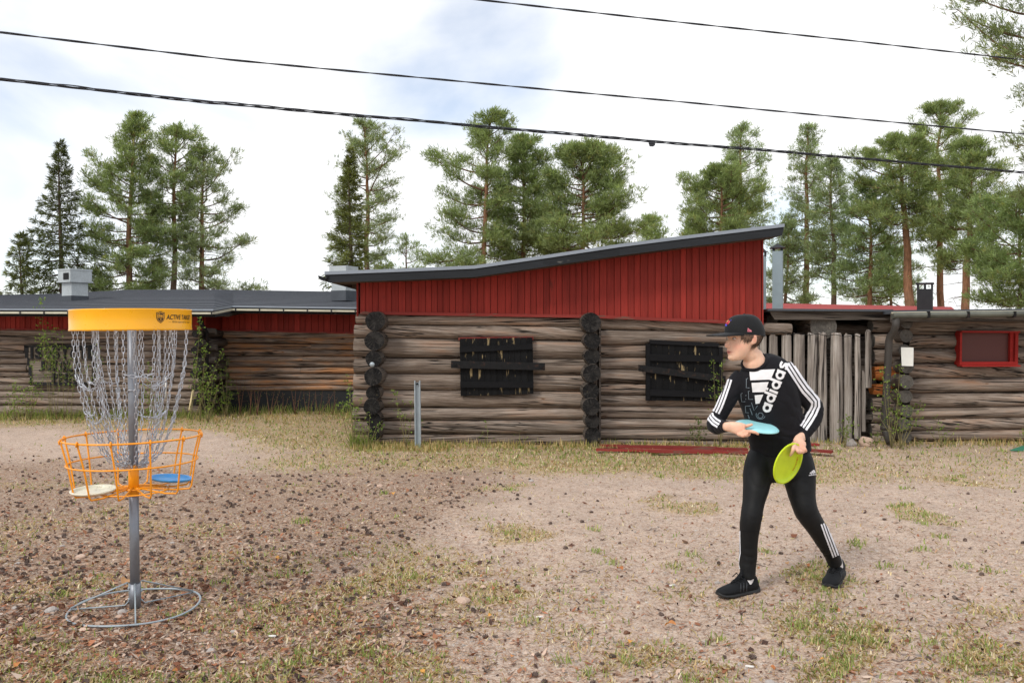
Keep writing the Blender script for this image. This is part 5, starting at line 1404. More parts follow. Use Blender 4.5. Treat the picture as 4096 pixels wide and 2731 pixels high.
for i in ind:
    x, y = P[i]; o = link('pine_cone', CM[rs.integers(0, 3) if rs.uniform() < .8 else 2], None, (x, y, gh(x, y) + .006), (rs.uniform(0, 6.28), rs.uniform(-.3, .3), rs.uniform(0, 6.28)))
    o.scale = (lambda k: (k, k * rs.uniform(.85, 1.2), k * rs.uniform(.6, .95)))(rs.uniform(.5, .85))
    tag(o, 'small open pine cone lying on the needle-strewn ground', 'pine cone', 'pine cones on the ground')
v_all, q_all = [], []; o_ = 0
bv = np.array([v.co[:] for v in CM[0].vertices]); bq = [list(p.vertices) for p in CM[0].polygons]; bq = np.array([f for f in bq if len(f) == 4])
for i in rest:
    Mx = np.array((Matrix.Rotation(rs.uniform(0, 6.28), 3, 'Z') @ Matrix.Rotation(rs.uniform(-.3, .3), 3, 'Y') @ Matrix.Rotation(rs.uniform(0, 6.28), 3, 'X')))
    v_all.append((bv * rs.uniform(.5, .8)) @ Mx.T + np.array([P[i, 0], P[i, 1], gh(*P[i]) + .006])); q_all.append(bq + o_); o_ += len(bv)
far_c = link('pine_cones_far', tri_mesh('pine_cones_far', np.concatenate(v_all), np.concatenate(q_all), M_CONE)); tag(far_c, 'many small dark pine cones farther off on the yard', None, kind='stuff')

# stones
def rock_mesh(seed, mat, sub=2, flat=.6, name='stone'):
    bm = bmesh.new(); bmesh.ops.create_icosphere(bm, subdivisions=sub, radius=1)
    for v in bm.verts:
        k = 1 + .28 * noise.noise(v.co * 1.3 + Vector((seed * 7.3, 0, 0))) + .10 * noise.noise(v.co * 3.5 + Vector((0, seed, 0)))
        v.co *= k; v.co.z *= flat
    me = bpy.data.meshes.new(name); bm.to_mesh(me); bm.free(); me.materials.append(mat); return me
M_ROCK = plain('grey_stone', srgb(168, 160, 154), .85, 0, .14, 24, .3)
M_ROCK_P = plain('pinkish_stone', srgb(190, 164, 146), .85, 0, .14, 24, .3)
RM_ = [rock_mesh(i, M_ROCK if i % 3 else M_ROCK_P, 2, .45 + .05 * (i % 4)) for i in range(7)]
spots = [(325, 2228, 24), (205, 2455, 31), (490, 2458, 24), (478, 2478, 20), (70, 2262, 14), (395, 2370, 14), (680, 2130, 12), (930, 2175, 13), (935, 2522, 17), (845, 2610, 24), (300, 2480, 18), (60, 2410, 15), (60, 2450, 16), (815, 2660, 16), (1850, 2408, 34), (1480, 2215, 11), (3080, 2712, 24), (2245, 2525, 15), (2205, 2480, 12), (2000, 2440, 10), (1130, 2330, 12), (640, 2010, 11), (690, 2170, 11), (350, 2345, 12), (1520, 1945, 14), (2125, 1925, 13), (2870, 2330, 14), (1490, 2225, 9), (830, 2540, 10), (2960, 2640, 15), (560, 2290, 10), (165, 2320, 12), (250, 2180, 12), (880, 1985, 10), (40, 2130, 11), (760, 2290, 11), (970, 2220, 10), (1030, 2450, 12), (1180, 2560, 13), (1240, 2600, 10)]
for i, (px, py, r) in enumerate(spots):
    p = G(px, py); rr_ = r / F * p.y; o = link('stone', RM_[i % 7], None, (p.x, p.y, gh(p.x, p.y) + rr_ * .12), (0, 0, rs.uniform(0, 6.28))); o.scale = (rr_, rr_ * .8, rr_)
    lab = {0: 'pale grey stone behind the basket pole on its left', 1: 'largest flat grey stone beside the basket base ring', 14: 'flat whitish stone in the grass at the middle of the yard', 16: 'round grey stone at the bottom edge below the person'}.get(i, 'small flat stone lying loose on the gravel yard')
    tag(o, lab, 'stone', 'loose stones on the yard')
for (px, py, r, lab, mt) in ((3402, 1752, 22, 'smaller grey rock at the foot of the slab fence', M_ROCK), (3464, 1738, 28, 'larger pale orange rock beside the downpipe outlet', M_ROCK_P)):
    p = W(px, 1745, 9.6); rr_ = r / F * 9.6; o = link('rock', rock_mesh(px, mt, 3, .9, 'rock'), None, (p.x, 9.6, rr_ * .55)); o.scale = (rr_, rr_ * .8, rr_); tag(o, lab, 'rock')
# fallen leaves
M_FALL = dmat('fallen_leaf', .8, .25)
def leaf_obj(seed, col):
    rg = np.random.default_rng(seed); pts = []
    for i in range(7):
        t = i / 6; w = math.sin(math.pi * min(1, t * 1.02)) ** .7 * .38
        zc = .25 * math.sin(t * 3) + rg.normal(0, .03); pts += [(t - .5, -w, zc + .35 * w), (t - .5, 0, zc), (t - .5, w, zc + .5 * w)]
    q = [(i * 3 + a, i * 3 + a + 1, i * 3 + a + 4, i * 3 + a + 3) for i in range(6) for a in range(2)]
    return tri_mesh('fallen_leaf', np.array(pts), np.array(q), M_FALL, np.tile(np.array(srgb(*col)[:3]), (21, 1)) * rg.uniform(.8, 1.15, (21, 1)), True)
LM = [leaf_obj(i, c) for i, c in enumerate([(206, 140, 88), (186, 120, 76), (196, 152, 112), (160, 110, 84), (214, 158, 84)])]
spots = [(2682, 2497, 26), (1930, 2310, 10), (1675, 2550, 18), (1430, 2560, 14), (1690, 2700, 13), (1850, 2655, 12), (1400, 2700, 11), (500, 2340, 26), (980, 1930, 10), (1575, 1975, 11), (440, 2080, 9), (3230, 2270, 12), (3150, 2260, 10), (3600, 2120, 9), (1110, 2240, 11), (960, 2180, 9), (3090, 2660, 12), (2880, 2420, 9), (2370, 2390, 11), (2520, 2560, 13), (70, 2690, 17), (700, 2700, 12), (1250, 2480, 10), (3580, 2600, 12), (3290, 2630, 12), (4000, 2600, 12), (2480, 2280, 18), (560, 2360, 12), (250, 2610, 12), (1960, 2470, 11), (2050, 2640, 12), (800, 2410, 9), (3480, 2700, 12), (2750, 2640, 11)]
for i, (px, py, r) in enumerate(spots):
    p = G(px, py); s_ = 2 * r / F * p.y; o = link('fallen_leaf', LM[i % 5], None, (p.x, p.y, gh(p.x, p.y) + .01), (rs.normal(0, .25), rs.normal(0, .25), rs.uniform(0, 6.28))); o.scale = (s_, s_, s_ * .9)
    lab = {0: 'big curled orange leaf on the open ground below the person', 7: 'yellow-brown leaf lying behind the basket base ring'}.get(i, 'small dry orange-brown leaf lying on the yard')
    tag(o, lab, 'leaf', 'fallen leaves on the yard')
# twigs
M_TWIG = plain('dry_twig', srgb(112, 98, 90), .9, 0, .2, 40, .3)
for i, (px, py, ln, a) in enumerate([(250, 2330, 110, .3), (3020, 2262, 90, .1), (3200, 2300, 70, .8), (3850, 2400, 70, -.9), (3620, 2640, 90, .15), (3950, 2700, 120, -.1), (1500, 2520, 110, -.3), (1750, 2530, 60, .2), (1290, 2640, 110, -.6), (1250, 2170, 60, -.15), (2500, 2060, 45, .2), (2600, 2120, 50, .05), (2350, 2280, 60, -.2), (1800, 2010, 60, .1), (1950, 2680, 50, .5)]):
    p = G(px, py); L_ = ln / F * p.y; k = 8; rad_ = .004 if i != 3 else .010
    pts = [Vector((math.cos(a) * L_ * (t - .5), math.sin(a) * L_ * (t - .5), .006 + .008 * math.sin(t * 3 + i))) + Vector((rs.normal(0, .006), rs.normal(0, .01), 0)) for t in np.linspace(0, 1, k)]
    m = MB(); m.tube([p + Vector((0, 0, gh(p.x, p.y))) + q_ for q_ in pts], [rad_ * (1 - .5 * t) for t in np.linspace(0, 1, k)], 5)
    q0 = p + Vector((0, 0, gh(p.x, p.y))) + pts[4]; m.tube([q0, q0 + Vector((math.cos(a + .7) * L_ * .3, math.sin(a + .7) * L_ * .3, .01))], [rad_ * .6, rad_ * .3], 5)
    o = m.build('twig', M_TWIG, None, origin=p)
    tag(o, 'thick lichened stick lying right of the person' if i == 3 else 'thin dry twig lying on the yard', 'twig', 'twigs on the yard')
M_WHITE = plain('white_scrap', srgb(226, 224, 220), .7, 0, .05, 10, 0)
for px, py, lab in ((2998, 2652, 'white rolled paper scrap below the person'), (2158, 2470, 'white paper scrap lying in the middle grass'), (2688, 2336, 'tiny white scrap lying before the front shoe'), (1090, 2548, 'white paper scrap right of the basket base')):
    p = G(px, py); m = MB(); a = rs.uniform(-.5, .5); d = Vector((math.cos(a), math.sin(a), .05)) * .016; m.tube([p - d + Vector((0, 0, gh(p.x, p.y) + .007)), p + d + Vector((0, 0, gh(p.x, p.y) + .007))], .0045, 7); o = m.build('paper_scrap', M_WHITE, None, origin=p); tag(o, lab, 'paper scrap')

# ------------------------------------------------------------------ things by the walls
def add_plank(px0, py0, px1, py1, wd, lab, D_=None):
    a, b = (G(px0, py0), G(px1, py1))
    d = (b - a).normalized(); s = Vector((-d.y, d.x, 0)); h = .022
    m = MB(); zz = plank_z[0]; plank_z[0] += .011
    m.hexa([Vector((*(a - s * wd).xy, zz)), Vector((*(b - s * wd).xy, zz)), Vector((*(b + s * wd).xy, zz)), Vector((*(a + s * wd).xy, zz)), Vector((*(a - s * wd).xy, zz + h)), Vector((*(b - s * wd).xy, zz + h)), Vector((*(b + s * wd).xy, zz + h)), Vector((*(a + s * wd).xy, zz + h))])
    me = m.mesh('red_plank', M_RED_FLAT, a); Rz = math.atan2(d.y, d.x); me.transform(Matrix.Rotation(-Rz, 4, 'Z'))
    o = link('red_plank', me, None, a, (0, 0, Rz)); tag(o, lab, 'plank', 'red planks lying before the cabin')
plank_z = [.012]
add_plank(2385, 1806, 2800, 1814, .045, 'red-painted plank at the front of the pile, its end by the log stack')
plank_z[0] = .014
add_plank(2400, 1790, 2870, 1800, .04, 'red-painted plank lying closest to the cabin wall')
plank_z[0] = .03
add_plank(2470, 1800, 2990, 1812, .045, 'long red-painted plank on top of the pile')
plank_z[0] = .014
add_plank(2690, 1808, 3010, 1821, .05, 'red-painted plank ending behind the person, its end turned to the yard')
add_plank(2600, 1818, 2850, 1822, .04, 'short red-painted plank nearest the yard')
plank_z[0] = .03
add_plank(3000, 1800, 3330, 1822, .05, 'red-painted plank sticking out to the right behind the person')
plank_z[0] = .02
add_plank(3050, 1792, 3270, 1788, .05, 'red-painted plank lying by the slab fence')
# steel post leaning at the wall
a = W(1672, 1768, 9.42); post = empty('steel_post', (a.x, 9.42, 0)); tag(post, 'short galvanised steel post standing before the cabin wall', 'post')
h = W(0, 1522, 9.42).z; w = .033
Mp = Matrix.Translation((a.x, 9.42, 0)) @ Matrix.Rotation(R(-.6), 4, 'Y')
m = MB(); m.box((-w, -.02, -.05), (-w + .012, .03, h), M=Mp); m.build('flange', M_GALV, post)
m = MB(); m.box((w - .012, -.02, -.05), (w, .03, h), M=Mp); m.build('flange', M_GALV, post)
m = MB(); m.box((-w + .0125, .008, -.05), (w - .0125, .012, h - .02), M=Mp); m.build('web', M_GALV, post)
m = MB(); m.tube([Mp @ Vector((0, -.015, h - .035)), Mp @ Vector((0, .02, h - .035))], .012, 8); m.build('bolt', M_IRON, post)
# paper notice on the log ends
M_PAPER = plain('weathered_paper', srgb(222, 222, 216), .8, 0, .06, 12, .05, dirt=(srgb(170, 165, 155), .3))
P = [W(*z9(*p), 9.66) for p in ((1058, 893), (1136, 896), (1139, 766), (1054, 764))]
m = MB(); k = 6; vs = []
for i in range(k + 1):
    for j in range(k + 1):
        u, v = i / k, j / k; q = P[0].lerp(P[1], u).lerp(P[3].lerp(P[2], u), v); q.y += .006 * math.sin(u * 4 + v * 2); vs.append(q)
m.add(vs, [(i * (k + 1) + j, (i + 1) * (k + 1) + j, (i + 1) * (k + 1) + j + 1, i * (k + 1) + j + 1) for i in range(k) for j in range(k)], 0, True)
m.add([q + Vector((0, .003, 0)) for q in vs], [(i * (k + 1) + j, i * (k + 1) + j + 1, (i + 1) * (k + 1) + j + 1, (i + 1) * (k + 1) + j) for i in range(k) for j in range(k)], 0, True)
no = m.build('paper_notice', M_PAPER, None, origin=P[0]); tag(no, 'faded white paper notice pinned to the log ends of the storehouse', 'notice')
# round tag on a log end
p = W(*z8(327, 953), DM - .315); m = MB(); m.lathe([(.0, 0), (.028, 0), (.028, .004), (0, .004)], 20, Matrix.Translation(p) @ Matrix.Rotation(R(90), 4, 'X')); o = m.build('round_tag', M_GALV, None, origin=p); tag(o, 'small round metal tag nailed to a black log end', 'tag')
# scrap of green sheet at the right edge
M_TARP = plain('green_sheet', srgb(54, 112, 88), .6, 0, .12, 10, .1)
p = G(4085, 1805); m = MB(); pts = [(-.13, 0, .006), (.5, -.09, .006), (.6, .14, .02), (.06, .08, .045)]
m.prism([p + Vector(q) for q in pts], (0, 0, .008)); o = m.build('green_sheet', M_TARP, None, origin=p); tag(o, 'green sheet offcut lying at the right edge by the storehouse', 'sheet')
# white marker stake and pale stick by the corner of the low building
m = MB(); m.tube([W(664, 1592, 12.5), W(663, 1508, 12.5)], .012, 8); o = m.build('white_stake', M_WHITE, None, origin=W(664, 1592, 12.5)); tag(o, 'white stake standing behind the chains by the left wall', 'stake')
m = MB(); m.tube([W(757, 1640, 12.2), W(772, 1560, 12.4)], .013, 8); o = m.build('pale_stick', plain('pale_wood', srgb(214, 196, 150), .8), None, origin=W(757, 1640, 12.2)); tag(o, 'pale stick leaning at the log corner of the low building', 'stick')

# ------------------------------------------------------------------ saplings and weeds
M_STEM = plain('green_brown_stem', srgb(120, 112, 74), .8, 0, .15, 30, .1)
M_STEM_R = plain('red_brown_stem', srgb(118, 84, 66), .85, 0, .2, 30, .1)
GREEN = [(120, 146, 62), (138, 164, 76), (104, 130, 56), (152, 172, 90)]
def sapling(name, label, base, tips, D_, leaf=.022, per_m=70, cols=GREEN, group=None, start=.25, rad_=.005, seed=0, stem=None, side=.06, cat='sapling'):
    """base and tips in photo pixels at distance D_: one or more leafy shoots from one foot"""
    rg = np.random.default_rng(seed + 100); b = W(*base, D_); b.z = 0.0
    root = empty(name, tuple(b)); tag(root, label, cat, group)
    st = MB(); P, Dv = [], []
    for (tx, ty) in tips:
        t = W(tx, ty, D_ + rg.uniform(-.12, .12)); n = 9; pts = []
        ctrl = b.lerp(t, .5) + Vector((rg.normal(0, .03), rg.normal(0, .05), .04 * (t - b).length))
        for i in range(n):
            u = i / (n - 1); q = b.lerp(ctrl, u).lerp(ctrl.lerp(t, u), u); pts.append(q)
        L_ = (t - b).length; st.tube(pts, [rad_ * (1 - .8 * i / (n - 1)) for i in range(n)], 5)
        k = int(per_m * .62 * L_); us = rg.uniform(start, 1.02, k) ** .8
        arr = np.array([p[:] for p in pts]); idx = us * (n - 1)
        c = np.stack([np.interp(idx, np.arange(n), arr[:, d]) for d in range(3)], 1)
        spread = side * (1.15 - us)[:, None] ** .6
        off = rg.normal(0, 1, (k, 3)) * spread; off[:, 2] = np.abs(off[:, 2]) * .4
        for i in range(0, k, 5): st.tube([Vector(c[i]), Vector(c[i] + off[i])], [.002, .001], 3)
        P.append(c + off); Dv.append(rg.normal(0, .6, (k, 3)) + np.array([0, -.2, .6]))
    st.build('stem', stem or M_STEM, root)
    if P and per_m:
        P = np.concatenate(P) - np.array(b[:]); Dv = np.concatenate(Dv)
        v, q, c = tufts(P, Dv, leaf * .85, pal(rg, cols, len(P)), rg, 3, .8, .55, .1, 1.0)
        link('leaves', tri_mesh('leaves', v, q, M_LEAF, c), root)
    return root
sapling('willow_sapling', 'tallest leafy sapling before the carved sign, reaching the eave', (205, 1625), [(166, 1200), (172, 1330), (188, 1345)], 12.5, .032, 85, seed=1, start=.45, side=.09)
sapling('willow_sapling', 'two-tipped leafy sapling before the carved sign', (225, 1625), [(218, 1318), (212, 1400)], 12.5, .028, 60, seed=2)
sapling('willow_sapling', 'leafy sapling crossing the sign letters left of the chains', (258, 1625), [(250, 1325), (268, 1395)], 12.55, .028, 60, seed=3)
sapling('willow_sapling', 'slender sapling just left of the chains', (284, 1632), [(297, 1430)], 12.4, .026, 55, seed=4)
sapling('willow_sapling', 'sapling seen through the chains beside the sign', (352, 1640), [(392, 1365), (345, 1450)], 12.5, .028, 55, seed=5)
sapling('weed_bush', 'low leafy bush at the left edge below the sign', (60, 1645), [(20, 1560), (45, 1530), (65, 1515), (82, 1548), (100, 1560), (30, 1600)], 12.4, .03, 95, seed=6, start=.1, cat='bush')
sapling('weed_bush', 'low leafy bush under the lower left corner of the sign', (120, 1648), [(105, 1560), (125, 1450), (130, 1530), (148, 1535), (165, 1560), (182, 1500)], 12.45, .028, 80, seed=7, start=.1, cat='bush')
sapling('weed_bush', 'small green bush behind the chains near the white stake', (600, 1640), [(575, 1540), (598, 1455), (610, 1560), (640, 1590), (560, 1600)], 12.5, .032, 90, seed=8, start=.15, cat='bush')
sapling('willow_sapling', 'tall leafy sapling before the log corner, right of the orange band', (762, 1640), [(800, 1275), (785, 1440)], 12.2, .03, 75, seed=9, start=.35)
sapling('willow_sapling', 'sapling leaning right from the log corner, leafy at its tip', (770, 1650), [(892, 1398), (850, 1500)], 12.1, .028, 60, seed=10, start=.3)
sapling('willow_sapling', 'upright sapling before the downpipe of the log corner', (800, 1650), [(826, 1370), (815, 1460), (786, 1480)], 12.15, .028, 80, seed=11, start=.2)
sapling('weed_bush', 'dense green bush in the dark inner corner', (905, 1650), [(880, 1480), (905, 1440), (925, 1520), (860, 1560), (890, 1570), (935, 1570)], 12.9, .03, 95, seed=12, start=.1, cols=[(96, 118, 52), (116, 138, 62), (84, 102, 46)], cat='bush')
sapling('weed_bush', 'bush of thin willow shoots at the foot of the log corner', (830, 1655), [(790, 1540), (810, 1560), (835, 1530), (850, 1500), (868, 1545), (882, 1520)], 12.0, .026, 60, seed=13, start=.15, cat='bush')
for i, (x, tips) in enumerate([(960, [(940, 1490), (965, 1510), (985, 1500)]), (1000, [(1000, 1465), (1010, 1540), (985, 1550)]), (1030, [(1015, 1520), (1036, 1530), (1050, 1545)]), (1080, [(1064, 1548), (1098, 1555), (1120, 1560)]), (1125, [(1105, 1600), (1150, 1590), (1130, 1570)]), (1180, [(1165, 1560), (1185, 1540), (1205, 1560)]), (1230, [(1215, 1550), (1240, 1545), (1262, 1570)]), (1275, [(1262, 1560), (1290, 1555), (1340, 1560)]), (1330, [(1315, 1575), (1336, 1560), (1350, 1590)])]):
    lab = 'tallest of the bare budding stems before the black plinth' if i == 1 else 'clump of bare reddish stems growing before the black plinth'
    sapling('dry_stems', lab, (x, 1658), tips, 13.2, .016, 26 if i % 3 else 45, cols=[(120, 112, 62), (132, 122, 70), (110, 126, 60)], group='bare stems before the plinth', start=.2, rad_=.006, seed=30 + i, stem=M_STEM_R, cat='stems')
sapling('birch_sprout', 'leafy birch sprout at the left corner of the cabin', (1412, 1770), [(1385, 1500), (1400, 1560), (1425, 1640), (1372, 1600), (1440, 1600)], 9.45, .026, 75, seed=50, start=.2)
sapling('birch_sprout', 'low leafy sprouts under the black log ends of the cabin', (1470, 1775), [(1450, 1680), (1480, 1650), (1510, 1690), (1440, 1720), (1530, 1700)], 9.4, .026, 70, seed=51, start=.2)
sapling('birch_sprout', 'pair of thin sprouts left of the steel post', (1625, 1778), [(1578, 1560), (1590, 1640), (1618, 1655), (1650, 1590)], 9.45, .026, 48, seed=52, start=.3)
sapling('birch_sprout', 'tiny sprout at the foot of the cabin wall below the shutter', (1950, 1780), [(1945, 1685), (1935, 1730)], 9.5, .02, 45, seed=53)
sapling('birch_sprout', 'tiny green sprout right of the middle of the cabin wall', (2085, 1775), [(2078, 1725), (2090, 1740)], 9.5, .022, 40, seed=54)
sapling('birch_sprout', 'leafy sprout against the logs beside the throwing arm', (2880, 1790), [(2855, 1440), (2888, 1440), (2870, 1560), (2895, 1600)], 9.5, .028, 55, seed=55, start=.35)
sapling('pine_seedling', 'small pine seedling under the right shutter', (2790, 1790), [(2794, 1672), (2775, 1700), (2812, 1705)], 9.45, .034, 130, seed=56, cols=[(92, 104, 62), (104, 120, 70)], start=.1, cat='seedling')
sapling('birch_sprout', 'leafy sprout winding up the downpipe', (3565, 1760), [(3530, 1470), (3548, 1520), (3585, 1560), (3572, 1640), (3600, 1460)], 9.45, .026, 55, seed=57, start=.3)
sapling('birch_sprout', 'bushy sprout before the log ends of the storehouse', (3600, 1768), [(3560, 1640), (3600, 1600), (3630, 1620), (3660, 1610), (3690, 1605), (3490, 1620)], 9.4, .026, 70, seed=58, start=.25)
sapling('birch_sprout', 'thin sprouts growing before the storehouse wall', (3765, 1772), [(3690, 1670), (3735, 1655), (3760, 1710), (3838, 1700), (3800, 1725)], 9.6, .024, 42, seed=59, start=.3)
sapling('birch_sprout', 'sprout at the right edge of the storehouse wall', (4095, 1765), [(4088, 1705), (4094, 1730)], 9.6, .024, 60, seed=60)
sapling('pine_seedling', 'soft green seedling at the foot of the slab fence', (3375, 1775), [(3372, 1680), (3395, 1665), (3360, 1710), (3420, 1690)], 9.5, .03, 100, seed=61, cols=[(110, 130, 66), (128, 150, 76)], start=.1, cat='seedling')
sapling('pine_seedling', 'seedling between the rocks and the downpipe', (3505, 1785), [(3500, 1730), (3515, 1738), (3450, 1760)], 9.4, .03, 90, seed=62, cols=[(96, 112, 60), (110, 124, 66)], start=.1, cat='seedling')

# ------------------------------------------------------------------ the person
DP = 4.3
r3 = lambda x, y, d=0.0: W(2700 + .4783 * x, 1200 + .4783 * y, DP + d)
r4 = lambda x, y, d=0.0: W(2750 + .38265 * x, 1850 + .38265 * y, DP + d)
K3, K4 = .95 * .4783 / F * DP, .97 * .38265 / F * DP          # metres per zoom pixel

def loft(secs, n=22, power=2.0, cap=True, up=None):
    """secs: (centre, half width across, half depth); sections stand square to the path, 'depth' along the view direction"""
    m = MB(); P = [Vector(s[0]) for s in secs]; k = len(P); vs = []
    for i in range(k):
        t = (P[min(i + 1, k - 1)] - P[max(i - 1, 0)]).normalized()
        ref = Vector(up) if up is not None else Vector((0, 1, 0))
        a = t.cross(ref)
        if a.length < .15: a = Vector((1, 0, 0)) - t * t.x
        a.normalize(); b = t.cross(a).normalized()
        for j in range(n):
            th = 2 * math.pi * j / n; c, s_ = math.cos(th), math.sin(th)
            c = math.copysign(abs(c) ** (2 / power), c); s_ = math.copysign(abs(s_) ** (2 / power), s_)
            vs.append(P[i] + a * (c * secs[i][1]) + b * (s_ * secs[i][2]))
    fs = [(i * n + j, i * n + (j + 1) % n, (i + 1) * n + (j + 1) % n, (i + 1) * n + j) for i in range(k - 1) for j in range(n)]
    m.add(vs, fs)
    m.add([vs[j] for j in range(n)], [tuple(range(n - 1, -1, -1))]); m.add(vs[-n:], [tuple(range(n))])
    return m
def densify(secs, per=4):
    """smooth (Catmull-Rom) resampling of the section list"""
    A = np.array([[*s[0], s[1], s[2]] for s in secs]); n = len(A); out = []
    for i in range(n - 1):
        p0, p1, p2, p3 = A[max(i - 1, 0)], A[i], A[i + 1], A[min(i + 2, n - 1)]
        for u in np.linspace(0, 1, per, endpoint=False):
            out.append(.5 * ((2 * p1) + (-p0 + p2) * u + (2 * p0 - 5 * p1 + 4 * p2 - p3) * u ** 2 + (-p0 + 3 * p1 - 3 * p2 + p3) * u ** 3))
    out.append(A[-1])
    return [(Vector(o[:3]), max(.002, o[3]), max(.002, o[4])) for o in out]
def ellipsoid(c, r, M=None, n=14):
    m = MB(); vs = [Vector((0, 0, -1))]; fs = []
    for i in range(1, n // 2):
        ph = -math.pi / 2 + math.pi * i / (n // 2)
        for j in range(n): vs.append(Vector((math.cos(ph) * math.cos(2 * math.pi * j / n), math.cos(ph) * math.sin(2 * math.pi * j / n), math.sin(ph))))
    vs.append(Vector((0, 0, 1))); L_ = len(vs) - 1; rows = n // 2 - 1
    for j in range(n):
        fs.append((0, 1 + (j + 1) % n, 1 + j)); fs.append((L_, 1 + (rows - 1) * n + j, 1 + (rows - 1) * n + (j + 1) % n))
        for i in range(rows - 1): a = 1 + i * n + j; b = 1 + i * n + (j + 1) % n; fs.append((a, b, b + n, a + n))
    vs = [Vector((v.x * r[0], v.y * r[1], v.z * r[2])) + Vector(c) for v in vs]
    if M: vs = [M @ v for v in vs]
    m.add(vs, fs); return m
def fuse(pieces, voxel, smooth_it=4, factor=.5):
    """joins closed pieces into one continuous surface"""
    al = MB()
    for p in pieces: al.add(p.v, p.f)
    me = bpy.data.meshes.new('fuse'); me.from_pydata(al.v, [], al.f); me.update()
    bm = bmesh.new(); bm.from_mesh(me); bmesh.ops.recalc_face_normals(bm, faces=bm.faces); bm.to_mesh(me); bm.free()
    ob = bpy.data.objects.new('fuse', me); COL.objects.link(ob)
    md = ob.modifiers.new('r', 'REMESH'); md.mode = 'VOXEL'; md.voxel_size = voxel; md.use_smooth_shade = True
    sm = ob.modifiers.new('s', 'SMOOTH'); sm.factor = factor; sm.iterations = smooth_it
    bpy.context.view_layer.update()
    out = bpy.data.meshes.new_from_object(ob.evaluated_get(bpy.context.evaluated_depsgraph_get()))
    bpy.data.objects.remove(ob); bpy.data.meshes.remove(me)
    return out
def co(me):
    a = np.empty(len(me.vertices) * 3, dtype=np.float32); me.vertices.foreach_get('co', a); return a.reshape(-1, 3).astype(float)
def nor(me):
    a = np.empty(len(me.vertices) * 3, dtype=np.float32); me.vertices.foreach_get('normal', a); return a.reshape(-1, 3).astype(float)
def set_co(me, v): me.vertices.foreach_set('co', v.astype(np.float32).ravel()); me.update()
def sm_all(me): me.polygons.foreach_set('use_smooth', np.ones(len(me.polygons), dtype=bool))
def local(me, org):
    set_co(me, co(me) - np.array(org[:])); return me

PO = Vector((W(3150, 2370, DP).x, DP, 0))          # origin on the ground between the feet
# ---- sections of the torso and limbs, read off the photograph
torso = [(r3(888, 1285, .0), 262 * K3, 168 * K3), (r3(878, 1200, .0), 262 * K3, 166 * K3), (r3(858, 1110, -.005), 258 * K3, 165 * K3), (r3(830, 990, -.02), 246 * K3, 165 * K3), (r3(800, 870, -.035), 252 * K3, 170 * K3),
         (r3(768, 750, -.05), 262 * K3, 168 * K3), (r3(742, 655, -.06), 258 * K3, 156 * K3), (r3(722, 585, -.065), 232 * K3, 136 * K3), (r3(704, 535, -.07), 178 * K3, 112 * K3), (r3(690, 498, -.075), 126 * K3, 96 * K3)]
armR = [(r3(560, 640, -.06), 78 * K3, 80 * K3), (r3(512, 690, -.065), 76 * K3, 82 * K3), (r3(455, 810, -.06), 72 * K3, 78 * K3), (r3(392, 930, -.05), 68 * K3, 72 * K3), (r3(348, 1005, -.045), 72 * K3, 74 * K3), (r3(340, 1046, -.07), 74 * K3, 74 * K3), (r3(372, 1056, -.13), 62 * K3, 64 * K3), (r3(418, 1056, -.19), 50 * K3, 50 * K3)]
armL = [(r3(900, 575, -.06), 88 * K3, 84 * K3), (r3(950, 620, -.06), 84 * K3, 84 * K3), (r3(1040, 745, -.04), 78 * K3, 78 * K3), (r3(1130, 850, -.015), 80 * K3, 76 * K3), (r3(1165, 905, -.01), 80 * K3, 76 * K3), (r3(1152, 990, -.03), 78 * K3, 70 * K3), (r3(1110, 1075, -.06), 64 * K3, 60 * K3), (r3(1078, 1128, -.08), 52 * K3, 50 * K3)]
pelvis = [(r3(888, 1215, .0), 236 * K3, 145 * K3), (r3(884, 1300, .0), 248 * K3, 158 * K3), (r3(880, 1400, .0), 268 * K3, 172 * K3), (r3(884, 1462, .0), 278 * K3, 172 * K3), (r3(888, 1500, .0), 190 * K3, 140 * K3), (r3(888, 1520, .0), 60 * K3, 80 * K3)]
legR = [(r4(800, -180, .0), 80 * K4, 110 * K4), (r4(762, -70, .0), 132 * K4, 155 * K4), (r4(735, 80, -.02), 148 * K4, 165 * K4), (r4(722, 230, -.045), 138 * K4, 155 * K4), (r4(692, 400, -.07), 116 * K4, 135 * K4), (r4(668, 540, -.09), 113 * K4, 125 * K4), (r4(652, 660, -.09), 106 * K4, 118 * K4), (r4(642, 800, -.08), 97 * K4, 110 * K4), (r4(636, 950, -.075), 92 * K4, 100 * K4), (r4(628, 1080, -.08), 86 * K4, 92 * K4), (r4(630, 1160, -.085), 82 * K4, 90 * K4), (r4(634, 1205, -.085), 80 * K4, 92 * K4)]
legL = [(r4(1090, -180, .0), 90 * K4, 110 * K4), (r4(1135, -70, .0), 155 * K4, 160 * K4), (r4(1165, 80, -.01), 170 * K4, 170 * K4), (r4(1178, 230, -.03), 158 * K4, 160 * K4), (r4(1205, 390, -.055), 134 * K4, 140 * K4), (r4(1245, 515, -.065), 122 * K4, 128 * K4), (r4(1318, 630, -.05), 108 * K4, 118 * K4), (r4(1390, 750, -.02), 98 * K4, 108 * K4), (r4(1452, 860, .02), 90 * K4, 98 * K4), (r4(1502, 950, .055), 83 * K4, 90 * K4), (r4(1528, 1005, .07), 82 * K4, 90 * K4), (r4(1542, 1048, .08), 80 * K4, 92 * K4)]
thin = lambda secs, f, e=0: [(c, max(.004, a * f - e), max(.004, b * f - e)) for c, a, b in secs]

